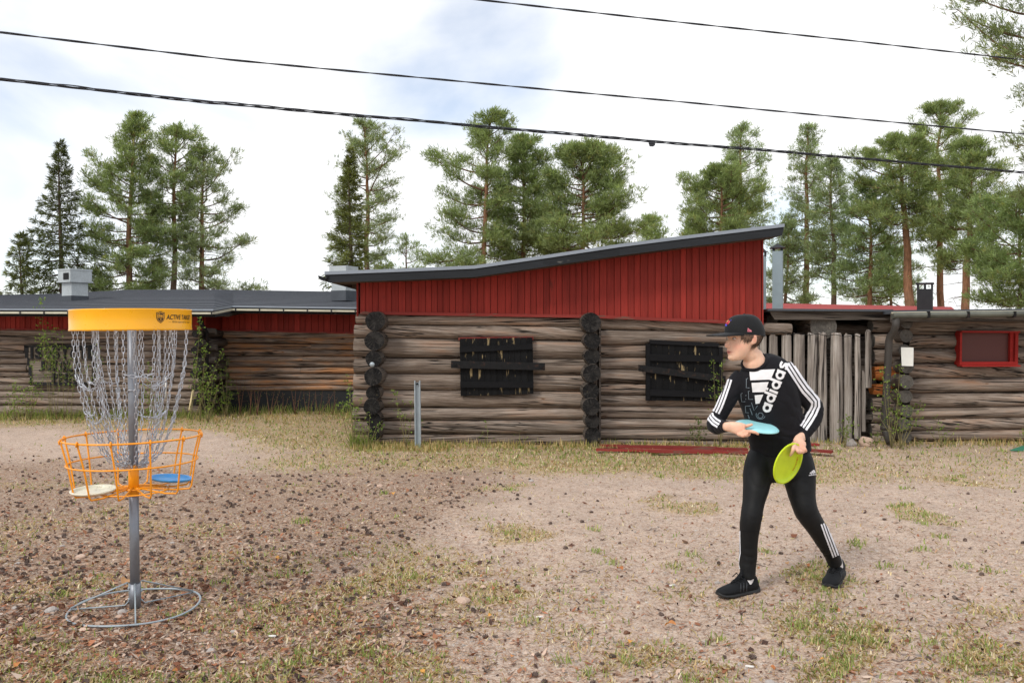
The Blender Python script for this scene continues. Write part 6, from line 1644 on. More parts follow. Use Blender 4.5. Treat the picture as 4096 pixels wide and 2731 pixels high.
# ---- head frame: x his right, y forward, z up; turned 60 degrees from the camera
PSI = R(74); HS = .995
fw = Vector((-math.sin(PSI), -math.cos(PSI), 0)); rt_ = Vector((fw.y, -fw.x, 0))
HC = W(2977, 1353, 4.20)
HM = Matrix.Translation(HC) @ Matrix((( rt_.x, fw.x, 0, 0), (rt_.y, fw.y, 0, 0), (0, 0, 1, 0), (0, 0, 0, 1))) @ Matrix.Rotation(R(-3), 4, 'X') @ Matrix.Scale(HS, 4)
HEAD = [(-.106, .078, .040, .016), (-.100, .087, .012, .030), (-.085, .0905, -.012, .043), (-.065, .0895, -.030, .053), (-.045, .0895, -.050, .0595), (-.022, .0890, -.074, .0645), (0, .0855, -.090, .0675), (.020, .0895, -.098, .0695), (.045, .0870, -.100, .0700), (.070, .0740, -.092, .0630), (.090, .0500, -.070, .0470), (.104, .0160, -.030, .0180)]
def head_slices(rows, n=28, grow=1.0, front=.14, M=HM):
    m = MB(); vs = []
    Z_ = np.array([r[0] for r in rows]); zz = np.linspace(Z_[0], Z_[-1], 34)
    f_, b_, w_ = [np.interp(zz, Z_, [r[i] for r in rows]) for i in (1, 2, 3)]
    for z, a, b, w in zip(zz, f_, b_, w_):
        yc, h = (a + b) / 2, (a - b) / 2
        for j in range(n):
            th = 2 * math.pi * j / n; c, s_ = math.cos(th), math.sin(th)
            x = w * math.copysign(abs(s_) ** .88, s_) * (1 - front * max(0, c) ** 1.5)
            vs.append(M @ Vector((x * grow, (yc + h * c) * grow, z * (grow if z > 0 else 1))))
    k = len(zz)
    m.add(vs, [(i * n + j, i * n + (j + 1) % n, (i + 1) * n + (j + 1) % n, (i + 1) * n + j) for i in range(k - 1) for j in range(n)])
    m.add(vs[:n], [tuple(range(n - 1, -1, -1))]); m.add(vs[-n:], [tuple(range(n))])
    return m
def hp(x, y, z): return HM @ Vector((x, y, z))
def chain_tube(pts, radii, n=10):
    secs = densify([(Vector(p), r, r) for p, r in zip(pts, radii)], 3)
    m = MB(); m.tube([s[0] for s in secs], [s[1] for s in secs], n, cap=True, smooth=False)
    tip = ellipsoid(secs[-1][0], (secs[-1][1],) * 3, n=8); m.add(tip.v, tip.f); return m
body = [head_slices(HEAD)]
body.append(chain_tube([hp(0, .080, .012), hp(0, .0900, -.008), hp(0, .1010, -.028), hp(0, .0985, -.036)], [.0060, .0072, .0090, .0075]))      # nose
for sx in (-1, 1):
    body.append(ellipsoid((sx * .0095, .0905, -.0355), (.0055, .0075, .005), HM, 8))
    body.append(ellipsoid((sx * .071, -.012, -.002), (.009, .016, .026), HM @ Matrix.Translation((0, 0, 0)), 12))       # ear
    body.append(ellipsoid((sx * .068, -.004, -.020), (.008, .010, .012), HM, 8))
    body.append(ellipsoid((sx * .030, .080, .021), (.022, .010, .006), HM, 10))        # brow ridge
body.append(ellipsoid((0, .0885, -.0575), (.0200, .0065, .0055), HM, 10))              # upper lip
body.append(ellipsoid((0, .0872, -.0668), (.0180, .0065, .0055), HM, 10))              # lower lip
body.append(ellipsoid((0, .0830, -.0880), (.0180, .0110, .0130), HM, 10))              # chin
neck = [(hp(0, -.022, -.02), .046, .050), (hp(0, -.018, -.075), .042, .045), (r3(655, 470, -.085), .046, .047), (r3(668, 535, -.078), .060, .056), (r3(700, 600, -.062), .066, .056)]
body.append(loft(densify(neck, 3)))
body.append(loft(densify(thin(torso[:-1], .82), 3)))
body.append(loft(densify(thin(pelvis, .86), 3)))
for a, f in ((armR, .66), (armL, .62), (legR, .72), (legL, .72)): body.append(loft(densify(thin(a, f), 3)))
# ---- hands
z2 = lambda x, y, D_: W(2800 + .22957 * x, 1600 + .22957 * y, D_)
# right hand holds the pale disc: back of the hand to the camera, thumb on top, fingers closing under the rim, forefinger along it
wr = r3(420, 1056, -.20)
palmR = [(r3(395, 1054, -.16), .021, .022), (wr, .0215, .019), (z2(560, 470, 4.085), .026, .016), (z2(690, 500, 4.065), .031, .0145), (z2(770, 520, 4.06), .029, .0125)]
body.append(loft(densify(palmR, 4), power=2.4))
for pts, rr_ in (([z2(740, 470, 4.075), z2(850, 440, 4.06), z2(905, 425, 4.065)], [.0095, .0085, .0075]),                                     # thumb on the flight plate
                 ([z2(770, 545, 4.055), z2(880, 545, 4.015), z2(960, 560, 4.005), z2(1010, 590, 4.01)], [.0090, .0085, .0078, .0068]),                # forefinger
                 ([z2(745, 575, 4.055), z2(800, 610, 4.02), z2(850, 600, 4.05), z2(860, 575, 4.10)], [.0090, .0088, .0080, .0070]),
                 ([z2(705, 585, 4.060), z2(745, 625, 4.03), z2(790, 610, 4.07), z2(800, 580, 4.11)], [.0088, .0085, .0078, .0068]),
                 ([z2(650, 575, 4.070), z2(690, 610, 4.05), z2(725, 600, 4.085), z2(735, 575, 4.115)], [.0078, .0075, .0068, .0060])):
    body.append(chain_tube(pts, rr_))
# left hand grips the lime disc at its upper rim
wl = r3(1078, 1128, -.08)
palmL = [(r3(1098, 1095, -.07), .022, .020), (wl, .021, .018), (z2(1730, 690, 4.175), .027, .017), (z2(1735, 760, 4.155), .033, .016), (z2(1730, 815, 4.135), .030, .014)]
body.append(loft(densify(palmL, 4), power=2.4))
for pts, rr_ in (([z2(1660, 740, 4.135), z2(1625, 830, 4.085), z2(1610, 900, 4.085), z2(1572, 962, 4.105)], [.0100, .0095, .0085, .0072]),
                 ([z2(1690, 810, 4.125), z2(1690, 865, 4.085), z2(1725, 915, 4.09), z2(1735, 905, 4.125)], [.0090, .0088, .0080, .0068]),
                 ([z2(1740, 825, 4.125), z2(1760, 880, 4.09), z2(1790, 912, 4.10), z2(1790, 895, 4.135)], [.0090, .0086, .0078, .0068]),
                 ([z2(1790, 800, 4.135), z2(1828, 850, 4.105), z2(1845, 885, 4.115), z2(1830, 880, 4.145)], [.0085, .0080, .0074, .0064]),
                 ([z2(1690, 700, 4.165), z2(1620, 755, 4.185), z2(1580, 800, 4.19)], [.0095, .0085, .0070])):
    body.append(chain_tube(pts, rr_))
# feet inside the shoes
FOOT = [  # heel point, toe point on the ground, heel lift
    (Vector((1.2085, 4.232, 0)), Vector((.9930, 4.145, 0)), .0), (Vector((1.7060, 4.455, 0)), Vector((1.570, 4.262, 0)), .024)]
for (h_, t_, lift), leg in zip(FOOT, (legR, legL)):
    an = leg[-1][0]; body.append(loft(densify([(an + Vector((0, 0, .03)), .022, .024), (h_.lerp(t_, .26) + Vector((0, 0, .055 + lift)), .022, .024), (h_.lerp(t_, .5) + Vector((0, 0, .035)), .028, .026), (h_.lerp(t_, .85) + Vector((0, 0, .025)), .026, .016)], 3), up=(0, .3, 1)))
bme = fuse(body, .0042, 3, .5)
v = co(bme); nv = nor(bme); Hi = np.array(HM.inverted())
hv = np.concatenate([v, np.ones((len(v), 1))], 1) @ Hi.T; hv = hv[:, :3]
on_head = (hv[:, 2] > -.12) & (np.abs(hv[:, 0]) < .095) & (np.abs(hv[:, 1]) < .13)
def ga(c, s): return np.exp(-(((hv - np.array(c)) / np.array(s)) ** 2).sum(1)) * on_head
push = np.zeros(len(v))
for sx in (-1, 1):
    push -= .0085 * ga((sx * .030, .084, .004), (.014, .03, .009)); push -= .004 * ga((sx * .074, -.004, .004), (.02, .008, .014))
push -= .004 * ga((0, .087, -.079), (.022, .03, .006)); push -= .003 * ga((0, .092, -.0622), (.020, .02, .0022)); push -= .003 * ga((0, .085, .006), (.010, .02, .010))
set_co(bme, v + nv * push[:, None])
skin = np.array(srgb(232, 190, 164)[:3]); colr = np.tile(skin, (len(v), 1))
def tint(w, c):
    global colr
    c = np.array(srgb(*c)[:3]); colr = colr * (1 - w[:, None]) + c * w[:, None]
for sx in (-1, 1):
    tint(.5 * ga((sx * .045, .065, -.036), (.024, .05, .020)), (226, 150, 128)); tint(.55 * ga((sx * .075, -.01, .005), (.03, .02, .03)), (228, 150, 128))
    tint(.3 * ga((sx * .030, .086, .002), (.016, .03, .008)), (190, 138, 120))
    tint(np.clip(1.3 * ga((sx * .031, .090, .0185), (.018, .03, .0034)), 0, .8), (112, 82, 64))
for sx in (-1, 1): tint(.5 * ga((sx * .078, -.006, .0), (.012, .007, .013)), (170, 104, 84))
tint(.5 * ga((0, .103, -.030), (.014, .03, .010)), (224, 148, 126))
tint(np.clip(1.4 * ga((0, .095, -.0620), (.0185, .03, .0072)), 0, .85), (192, 104, 98))
tint(np.clip(1.3 * ga((0, .095, -.0620), (.0195, .03, .0016)), 0, .75), (120, 62, 60))
hand_w = np.zeros(len(v)); 
for c0 in (z2(800, 560, 4.04), z2(1740, 850, 4.12)): hand_w += np.exp(-((v - np.array(c0[:])) ** 2).sum(1) / .05 ** 2)
tint(np.clip(hand_w, 0, 1) * .55, (218, 148, 122))
# creases: darker where neighbouring fingers meet, redder knuckles
ca = bme.color_attributes.new('Col', 'FLOAT_COLOR', 'POINT'); cc = np.ones((len(v), 4), dtype=np.float32); cc[:, :3] = colr; ca.data.foreach_set('color', cc.ravel())
ms = NT('skin'); sc_ = ms.coord(); sn = ms.noise(sc_, 240, 3, .6); s2 = ms.noise(sc_, 30, 3)
ms.p(Base_Color=ms.mix(1.0, ms.attr('Col'), ms.ramp(s2, [(.3, .92), (.7, 1.06)]), 'MULTIPLY'), Roughness=.5)
ms.b.inputs['Subsurface Weight'].default_value = .12; ms.b.inputs['Subsurface Radius'].default_value = (.012, .005, .003); ms.b.inputs['Specular IOR Level'].default_value = .35
ms.bump(sn, .08, .002)
bme.materials.clear(); bme.materials.append(ms.m); sm_all(bme); bme.name = 'person'
person = link('person', local(bme, PO), None, PO)
tag(person, 'person in black tracksuit and cap holding two discs, mid-throw', 'person')

# ---- clothes
def cloth(name, col, rough=.85, sheen=.35, scale=420):
    m = NT(name); c = m.coord(); n1 = m.noise(c, scale, 2, .5); n2 = m.noise(c, 14, 4, .6); n3 = m.noise(c, 60, 3)
    cl = m.ramp(n2, [(.3, [x * .82 for x in col[:3]] + [1]), (.7, [x * 1.2 for x in col[:3]] + [1])])
    cl = m.mix(m.ramp(n1, [(.4, 0), (.7, .25)]), cl, [min(1, x * 1.8) for x in col[:3]] + [1])
    m.p(Base_Color=cl, Roughness=rough); m.b.inputs['Sheen Weight'].default_value = sheen; m.b.inputs['Sheen Roughness'].default_value = .4; m.b.inputs['Specular IOR Level'].default_value = .25
    m.bump(m.math('ADD', m.math('MULTIPLY', n1, .4), m.math('MULTIPLY', n3, .6)), .25, .003)
    return m.m
M_SHIRT = cloth('navy_black_sweat', srgb(22, 22, 27), .85, .04)
M_PANTS = cloth('black_jersey', srgb(16, 17, 19), .6, .03)
M_CAP = cloth('black_cap_wool', srgb(27, 28, 30), .8, .08)
M_STRIPE = cloth('white_stripe', srgb(226, 226, 232), .6, .1)
M_PRINTW = plain('white_shirt_print', srgb(232, 231, 233), .55, 0, .04, 60, .05)
M_PRINTG = plain('grey_shirt_print', srgb(118, 128, 136), .6, 0, .05, 40, 0)
def wrinkle(me, amp, freq, dirs):
    v = co(me); n = nor(me); d = np.zeros(len(v))
    for (c, s, ax, f, a) in dirs:      # fold fields: centre, reach, fold normal, folds per metre, depth
        r_ = v - np.array(c[:]); w = np.exp(-(r_ ** 2).sum(1) / s ** 2); ph = r_ @ np.array(ax) * f * 6.283
        irr = np.array([noise.noise(Vector(q) * 13.0) for q in v]) if len(v) else 0
        ph = ph + 4.0 * irr
        d += 1.15 * a * w * (np.abs(np.sin(ph * .5)) - .6) * (.55 + 1.2 * np.roll(irr, 7))
    d += amp * np.array([noise.noise(Vector(q) * freq) for q in v])
    set_co(me, v + n * d[:, None])
sh_me = fuse([loft(densify(torso, 4), 30, 2.3), loft(densify(armR, 4)), loft(densify(armL, 4))], .0055, 5)
wrinkle(sh_me, .003, 11, [(r3(350, 1000, -.1), .09, (.5, 0, .86), 42, .0045), (r3(1170, 890, -.05), .10, (.5, 0, .85), 38, .0045), (r3(1010, 870, -.1), .13, (.75, 0, .6), 20, .005), (r3(880, 1200, -.1), .16, (.25, 0, .95), 22, .004), (r3(560, 760, -.12), .12, (.8, 0, -.55), 22, .0045), (r3(1120, 1060, -.1), .07, (.55, 0, .83), 46, .004)])
NC = r3(655, 508, -.08); NN = Vector((-.30, -.52, .80)).normalized()
bm = bmesh.new(); bm.from_mesh(sh_me)
bmesh.ops.bisect_plane(bm, geom=bm.verts[:] + bm.edges[:] + bm.faces[:], plane_co=NC, plane_no=NN)
bmesh.ops.delete(bm, geom=[q for q in bm.verts if (q.co - NC).dot(NN) > -.012 and ((q.co - NC) - NN * (q.co - NC).dot(NN)).length < .064], context='VERTS')
bm.to_mesh(sh_me); bm.free()
ua = NN.cross(Vector((0, 1, 0))).normalized(); ub = NN.cross(ua)
sm_all(sh_me); sh_me.materials.clear(); sh_me.materials.append(M_SHIRT)
pt_me = fuse([loft(densify(pelvis, 4), 30, 2.2), loft(densify(legR, 4)), loft(densify(legL, 4))], .0055, 5)
wrinkle(pt_me, .0028, 10, [(r4(668, 600, -.15), .11, (.2, 0, .97), 15, .0028), (r4(1280, 570, -.15), .11, (-.5, 0, .85), 15, .003), (r4(630, 1080, -.15), .08, (.15, 0, .98), 22, .0035), (r4(1490, 940, -.02), .08, (-.5, 0, .85), 22, .0035), (r4(930, 60, -.15), .15, (.75, 0, .65), 11, .004), (r4(1220, 380, -.15), .14, (.4, 0, .9), 10, .003)])
sm_all(pt_me); pt_me.materials.clear(); pt_me.materials.append(M_PANTS)
def bvh(me): return BVHTree.FromPolygons([x.co.copy() for x in me.vertices], [tuple(p.vertices) for p in me.polygons])
T_SH, T_PT = bvh(sh_me), bvh(pt_me)
shirt = link('sweatshirt', local(sh_me, PO), person); shirt.name = 'sweatshirt'
pants = link('trousers', local(pt_me, PO), person)

EYE = Vector((0, 0, CH))
def decal(polys, conv, tree, name, mat, parent, cut=.012, off=.0022, extra_mesh=None, piece_verts=None):
    """flat outlines laid on to the cloth: every corner and a fine net of inner points is dropped on the surface below"""
    bm = bmesh.new()
    if extra_mesh is not None:
        for p in extra_mesh: bm.faces.new([bm.verts.new((x, y, 0)) for x, y in p])
    for poly in polys:
        bm.faces.new([bm.verts.new((x, y, 0)) for x, y in poly])
    bmesh.ops.triangulate(bm, faces=bm.faces[:])
    for it in range(5):
        lim = 14 if conv in (r3,) else 16
        es = [e for e in bm.edges if e.calc_length() > lim]
        if not es: break
        bmesh.ops.subdivide_edges(bm, edges=es, cuts=1); bmesh.ops.triangulate(bm, faces=[f for f in bm.faces if len(f.verts) > 3])
    for vv in bm.verts:
        p = conv(vv.co.x, vv.co.y); d = (p - EYE).normalized()
        hit, nrm_, idx, dist = tree.ray_cast(EYE, d)
        if hit is None or abs(hit.y - DP) > .4:
            hit, nrm_, idx, dist = tree.find_nearest(p + Vector((0, -.05, 0)))
        if nrm_.dot(d) > 0: nrm_ = -nrm_
        vv.co = hit + nrm_ * off
    bmesh.ops.recalc_face_normals(bm, faces=bm.faces[:])
    me = bpy.data.meshes.new(name); bm.to_mesh(me); bm.free(); me.materials.append(mat); sm_all(me)
    return link(name, local(me, PO), parent)
def ribbon(pts, w):
    """polyline as a run of quads of width w (flat outline coordinates)"""
    out = []; n = len(pts); L_, R_ = [], []
    for i in range(n):
        a, b = np.array(pts[max(i - 1, 0)]), np.array(pts[min(i + 1, n - 1)]); t = (b - a) / (np.linalg.norm(b - a) + 1e-9); nn = np.array([-t[1], t[0]])
        L_.append(np.array(pts[i]) + nn * w / 2); R_.append(np.array(pts[i]) - nn * w / 2)
    for i in range(n - 1): out.append([L_[i], L_[i + 1], R_[i + 1], R_[i]])
    return out
def shift(pts, d):
    n = len(pts); out = []
    for i in range(n):
        a, b = np.array(pts[max(i - 1, 0)]), np.array(pts[min(i + 1, n - 1)]); t = (b - a) / (np.linalg.norm(b - a) + 1e-9); out.append(np.array(pts[i]) + np.array([-t[1], t[0]]) * d)
    return out
# chest print: three bars, the word, outlined echoes
for q_ in ([(622, 588), (836, 578), (800, 664), (630, 670)], [(640, 692), (782, 684), (752, 768), (648, 770)], [(666, 795), (738, 788), (706, 862), (674, 866)]):
    decal([q_], r3, T_SH, 'print_bar', M_PRINTW, shirt)
def ring_poly(cx, cy, r0, r1, n=20, a0=0, a1=360):
    A = [R(a0 + (a1 - a0) * i / n) for i in range(n + 1)]
    return [[(cx + r1 * math.cos(p), cy + r1 * math.sin(p)), (cx + r1 * math.cos(q), cy + r1 * math.sin(q)), (cx + r0 * math.cos(q), cy + r0 * math.sin(q)), (cx + r0 * math.cos(p), cy + r0 * math.sin(p))] for p, q in zip(A[:-1], A[1:])]
def box_poly(x0, y0, x1, y1): return [[(x0, y0), (x1, y0), (x1, y1), (x0, y1)]]
def glyph(ch):
    """geometric lower-case letters, x-height 1, returned as quads and the advance"""
    w = .27
    if ch in 'ad':
        g = ring_poly(.5, .5, .5 - w, .5); g += box_poly(1 - w * .92, 0, 1.0 + .03, 1.0 if ch == 'a' else 1.42); return g, 1.14
    if ch == 'i': return box_poly(0, 0, w * 1.05, 1) + box_poly(0, 1.16, w * 1.05, 1.42), .42
    pts = [(.80, .80), (.62, .88), (.38, .86), (.20, .74), (.26, .58), (.48, .50), (.70, .42), (.76, .26), (.60, .13), (.36, .11), (.14, .20)]
    return ribbon(pts, w * .95), .9
def word(txt, sx, org, ang, h):
    """places glyph quads along a line: org = start of the baseline, ang = writing direction (degrees, y up), h = x-height"""
    ca, sa = math.cos(R(ang)), math.sin(R(ang)); x = 0; out = []
    for ch in txt:
        g, adv = glyph(ch); qs = []
        for q_ in g: qs.append([(org[0] + ((x + p[0]) * sx * ca - p[1] * h * sa), org[1] - ((x + p[0]) * sx * sa + p[1] * h * ca)) for p in q_])
        out.append(qs); x += adv
    return out
for qs in word('adidas', 76, (790, 948), 68.5, 74): decal(qs, r3, T_SH, 'print_letter', M_PRINTW, shirt, off=.0030)
for pl in ([(612, 655), (598, 658), (597, 732), (624, 734)], [(626, 758), (614, 760), (618, 828), (652, 828)], [(568, 778), (552, 782), (560, 848), (590, 846)], [(632, 882), (590, 884), (594, 938), (618, 940)], [(640, 855), (662, 922), (690, 880)], [(628, 902), (648, 958)], [(612, 955), (624, 990)], [(594, 790), (594, 800)], [(594, 822), (594, 830)]):
    decal(ribbon(pl, 5), r3, T_SH, 'print_outline', M_PRINTG, shirt)
decal(ring_poly(715, 962, 20, 24, 18), r3, T_SH, 'print_outline', M_PRINTG, shirt)
decal(ring_poly(717, 955, 36, 40, 14, 20, 200), r3, T_SH, 'print_outline', M_PRINTG, shirt)
# sleeve stripes
la = [(942, 530), (985, 595), (1035, 672), (1090, 750), (1140, 805), (1172, 845), (1174, 885), (1150, 945), (1112, 1010), (1072, 1068)]
for d in (-29, 0, 29): decal(ribbon(shift(la, d), 19), r3, T_SH, 'sleeve_stripe', M_STRIPE, shirt, off=.0035)
ra = [(452, 660), (428, 735), (400, 815), (370, 890), (345, 940)]
for d in (-23, 0, 23): decal(ribbon(shift(ra, d), 15), r3, T_SH, 'sleeve_stripe', M_STRIPE, shirt, off=.0035)
rf = [(292, 952), (302, 985), (330, 1016), (372, 1040)]
for d in (-24, 0, 24): decal(ribbon(shift(rf, d), 16), r3, T_SH, 'sleeve_stripe', M_STRIPE, shirt, off=.0035)
# collar and cuffs
M_RIB = cloth('ribbed_knit', srgb(25, 24, 29), .9, .05)
def cuff(c, axis, ra_, rb_, wd, name='cuff', view=Vector((0, 1, 0))):
    t = Vector(axis).normalized(); a = t.cross(view).normalized(); b = t.cross(a); m = MB(); n = 28; vs = []
    prof = [(-wd / 2, .90), (-wd / 2, 1.0), (-wd * .25, 1.04), (wd * .25, 1.04), (wd / 2, 1.0), (wd / 2, .90)]
    for s, k in prof:
        for j in range(n): th = 2 * math.pi * j / n; vs.append(Vector(c) + t * s + a * (ra_ * k * math.cos(th)) + b * (rb_ * k * math.sin(th)))
    m.add(vs, [(i * n + j, i * n + (j + 1) % n, (i + 1) * n + (j + 1) % n, (i + 1) * n + j) for i in range(len(prof) - 1) for j in range(n)], 0, True)
    return m.build(name, M_RIB, shirt, origin=PO)
cuff(r3(1074, 1132, -.08), r3(1110, 1075, -.06) - r3(1072, 1138, -.082), .0275, .026, .045)
cuff(r3(418, 1056, -.19), r3(372, 1056, -.13) - r3(425, 1057, -.20), .0265, .0265, .040)
rp = []
for a in np.linspace(0, 2 * math.pi, 40, endpoint=False):
    q = NC + ua * (.0655 * math.cos(a)) + ub * (.0655 * math.sin(a)); rp.append(q * .35 + T_SH.find_nearest(q)[0] * .65)
rp = [(rp[i - 1] + rp[i] * 2 + rp[(i + 1) % 40]) / 4 for i in range(40)]
m = MB(); m.tube(rp, .0085, 8, closed=True); m.build('collar', M_RIB, shirt, origin=PO)
# trouser stripes and mark
sl = [(1418, 632), (1455, 735), (1500, 850), (1548, 975)]
for d in (-26, 0, 26): decal(ribbon(shift(sl, d), 15), r4, T_PT, 'trouser_stripe', M_STRIPE, pants, off=.003)
decal(ribbon([(553, 712), (554, 830), (556, 945), (546, 1000), (540, 1060), (552, 1108)], 9), r4, T_PT, 'trouser_stripe', M_STRIPE, pants, off=.003)
decal(ribbon([(550, 712), (650, 716), (746, 712)], 4), r4, T_PT, 'seam', M_RIB, pants, off=.002)
for q_ in ([(1272, 108), (1290, 94), (1298, 112), (1284, 114)], [(1290, 92), (1305, 82), (1318, 110), (1304, 112)], [(1305, 80), (1320, 72), (1336, 106), (1322, 109)]):
    decal([q_], r4, T_PT, 'print_bar', M_PRINTW, pants)
for qs in word('adidas', 13.5, (1266, 138), 8, 13): decal(qs, r4, T_PT, 'print_letter', M_PRINTW, pants)
# ---- eyes
M_EYE = plain('eye_white', srgb(214, 206, 202), .25, 0, .03, 40, 0); M_IRIS = plain('eye_iris', srgb(58, 44, 38), .2, 0, .1, 90, 0)
for sx in (-1, 1):
    e = ellipsoid((sx * .0305, .0728, .0030), (.0105, .0080, .0042), HM, 14); eo = e.build('eye', M_EYE, person, origin=PO)
    e = ellipsoid((sx * .0305 + .001, .0782, .0030), (.0048, .0030, .0044), HM, 10); e.build('iris', M_IRIS, eo, origin=PO)
# ---- hair: strands from under the cap
M_HAIR = NT('brown_hair'); hc_ = M_HAIR.coord(); M_HAIR.p(Base_Color=M_HAIR.ramp(M_HAIR.noise(hc_, 120, 3), [(.3, srgb(58, 42, 34)), (.7, srgb(122, 94, 74))]), Roughness=.5); M_HAIR = M_HAIR.m
hr = MB(); rg = np.random.default_rng(5)
def surf(th, z):
    f_, b_, w_ = [float(np.interp(z, [r[0] for r in HEAD], [r[i] for r in HEAD])) for i in (1, 2, 3)]
    c, s_ = math.cos(th), math.sin(th); yc, h = (f_ + b_) / 2, (f_ - b_) / 2
    return Vector((w_ * math.copysign(abs(s_) ** .88, s_) * (1 - .14 * max(0, c) ** 1.5), yc + h * c, z))
def strand(th, z0, z1, lift, w, drift):
    pts = []
    for i in range(5):
        u = i / 4; z = z0 + (z1 - z0) * u; p = surf(th + drift * u, max(z, -.1)); o = Vector((p.x, p.y + .005, 0)).normalized() * (lift * (1 + .6 * math.sin(u * 3))); pts.append((HM @ (p + o), HM.to_3x3() @ Vector((math.cos(th), -math.sin(th), 0)).normalized()))
    vs = []
    for i, (p, t) in enumerate(pts): ww = w * (1 - i / 4.3); vs += [p - t * ww, p + t * ww]
    hr.add(vs, [(2 * i, 2 * i + 1, 2 * i + 3, 2 * i + 2) for i in range(4)], 0, True)
for sgn in (-1, 1):
    for k in range(110): th = sgn * rg.uniform(1.02, 1.66); zl = np.interp(abs(th), [1.02, 1.15, 1.35, 1.66], [.004, -.010, -.020, -.008]) + rg.normal(0, .006); strand(th, .022, zl, rg.uniform(.0015, .0045), .0032, rg.normal(0, .06))
    for k in range(150): th = sgn * rg.uniform(1.85, 3.14); zl = -.068 + rg.normal(0, .010) + .018 * (3.14 - abs(th)); strand(th, .008, zl, rg.uniform(.0015, .0045), .0036, rg.normal(0, .05))
    strand(sgn * 1.0, .024, -.030, .004, .0018, -.05 * sgn); strand(sgn * .96, .024, -.016, .004, .0014, .04 * sgn)
hr.build('hair', M_HAIR, person, origin=PO)
# ---- cap
cap = empty('cap', (0, 0, 0)); cap.parent = person; cap['label'] = 'black baseball cap with coloured front emblem'
def cap_edge(th): return .0300 - .026 * (1 - math.cos(th)) / 2
m = MB(); n = 40; rows = 12; vs = []
for i in range(rows + 1):
    u = i / rows
    for j in range(n):
        th = 2 * math.pi * j / n; z0 = cap_edge(th); ph = u * math.pi / 2
        p0 = surf(th, max(z0, .015)); hgt = .118 - z0
        # a dome: starts upright, a little boxy at the front
        rr_ = math.cos(ph) ** (.62 if math.cos(th) > 0 else .72); z = z0 + hgt * math.sin(ph) ** .95
        g = 1.115
        seam = 1 - .006 * (abs(math.sin(3 * th)) < .10)
        ctr = Vector((0, -.006, 0)); q_ = ctr + (Vector((p0.x, p0.y, 0)) - ctr) * g * rr_ * seam
        vs.append(HM @ Vector((q_.x, q_.y, z)))
m.add(vs, [(i * n + j, i * n + (j + 1) % n, (i + 1) * n + (j + 1) % n, (i + 1) * n + j) for i in range(rows) for j in range(n)], 0, True)
crown_o = m.build('crown', M_CAP, cap, origin=PO); crown_tree = BVHTree.FromPolygons([Vector(x) for x in m.v], m.f)
# brim: a curved plate with thickness
top, bot = [], []; nu, nv_ = 18, 8
for i in range(nu + 1):
    a = lerp(-1.12, 1.12, i / nu)
    for j in range(nv_ + 1):
        u = j / nv_; p0 = surf(a, .028); r0 = Vector((p0.x, p0.y, 0)) * 1.10
        out = Vector((math.sin(a) * .084, .195 - .016 * (a / 1.12) ** 2 - .068 * abs(a / 1.12) ** 3.2, 0))
        q_ = r0.lerp(out, u ** .9 if abs(a) < 1.11 else 0.0)
        z = .0335 - .006 * u - .006 * (q_.x / .08) ** 2 * u ** .5 - .005 * (1 - math.cos(a))
        top.append(HM @ Vector((q_.x, q_.y, z))); bot.append(HM @ Vector((q_.x, q_.y, z - .004)))
m = MB(); k = nv_ + 1
fq = [(i * k + j, (i + 1) * k + j, (i + 1) * k + j + 1, i * k + j + 1) for i in range(nu) for j in range(nv_)]
m.add(top, [f[::-1] for f in fq], 0, True); m.add(bot, fq, 0, True)
edge = [i * k + nv_ for i in range(nu + 1)]
m.add([top[i] for i in edge] + [bot[i] for i in edge], [(i, i + 1, i + nu + 2, i + nu + 1) for i in range(nu)], 0, True)
m.build('brim', M_CAP, cap, origin=PO)
m = MB(); m.add([v_.v if False else v_ for v_ in ellipsoid((0, -.006, .1185), (.006, .006, .0035), HM, 8).v], ellipsoid((0, 0, 0), (1, 1, 1), None, 8).f, 0, True); m.build('button', M_CAP, cap, origin=PO)
zc = lambda x, y: W(2780 + .15940 * x, 1230 + .15940 * y, 4.15)
def cap_patch(poly, col, name='emblem'):
    bm = bmesh.new(); bm.faces.new([bm.verts.new((x, y, 0)) for x, y in poly]); bmesh.ops.triangulate(bm, faces=bm.faces[:])
    es = [e for e in bm.edges if e.calc_length() > 25]
    if es: bmesh.ops.subdivide_edges(bm, edges=es, cuts=2); bmesh.ops.triangulate(bm, faces=bm.faces[:])
    for vv in bm.verts:
        p = zc(vv.co.x, vv.co.y); d = (p - EYE).normalized(); hit, nn, i_, ds = crown_tree.ray_cast(EYE, d)
        if hit is None: hit, nn, i_, ds = crown_tree.find_nearest(p)
        if nn.dot(d) > 0: nn = -nn
        vv.co = hit + nn * .0018
    me = bpy.data.meshes.new(name); bm.to_mesh(me); bm.free(); me.materials.append(plain('emblem_%d_%d_%d' % col, srgb(*col), .6, 0, .05, 60, .1)); link(name, local(me, PO), cap)
cap_patch([(800, 270), (830, 232), (872, 238), (850, 275)], (92, 84, 190)); cap_patch([(750, 350), (790, 295), (850, 310), (846, 370), (800, 410), (748, 385)], (190, 48, 64)); cap_patch([(770, 340), (800, 300), (835, 318), (800, 352)], (206, 172, 96)); cap_patch([(702, 466), (720, 420), (748, 425), (740, 468)], (84, 76, 196)); cap_patch([(758, 462), (775, 412), (802, 415), (812, 462)], (84, 76, 196))
cap_patch([(1312, 606), (1322, 508), (1380, 556), (1412, 570), (1424, 610)], (206, 120, 132), 'side_mark'); cap_patch([(1332, 594), (1338, 545), (1362, 566), (1366, 594)], (150, 60, 78), 'side_mark')
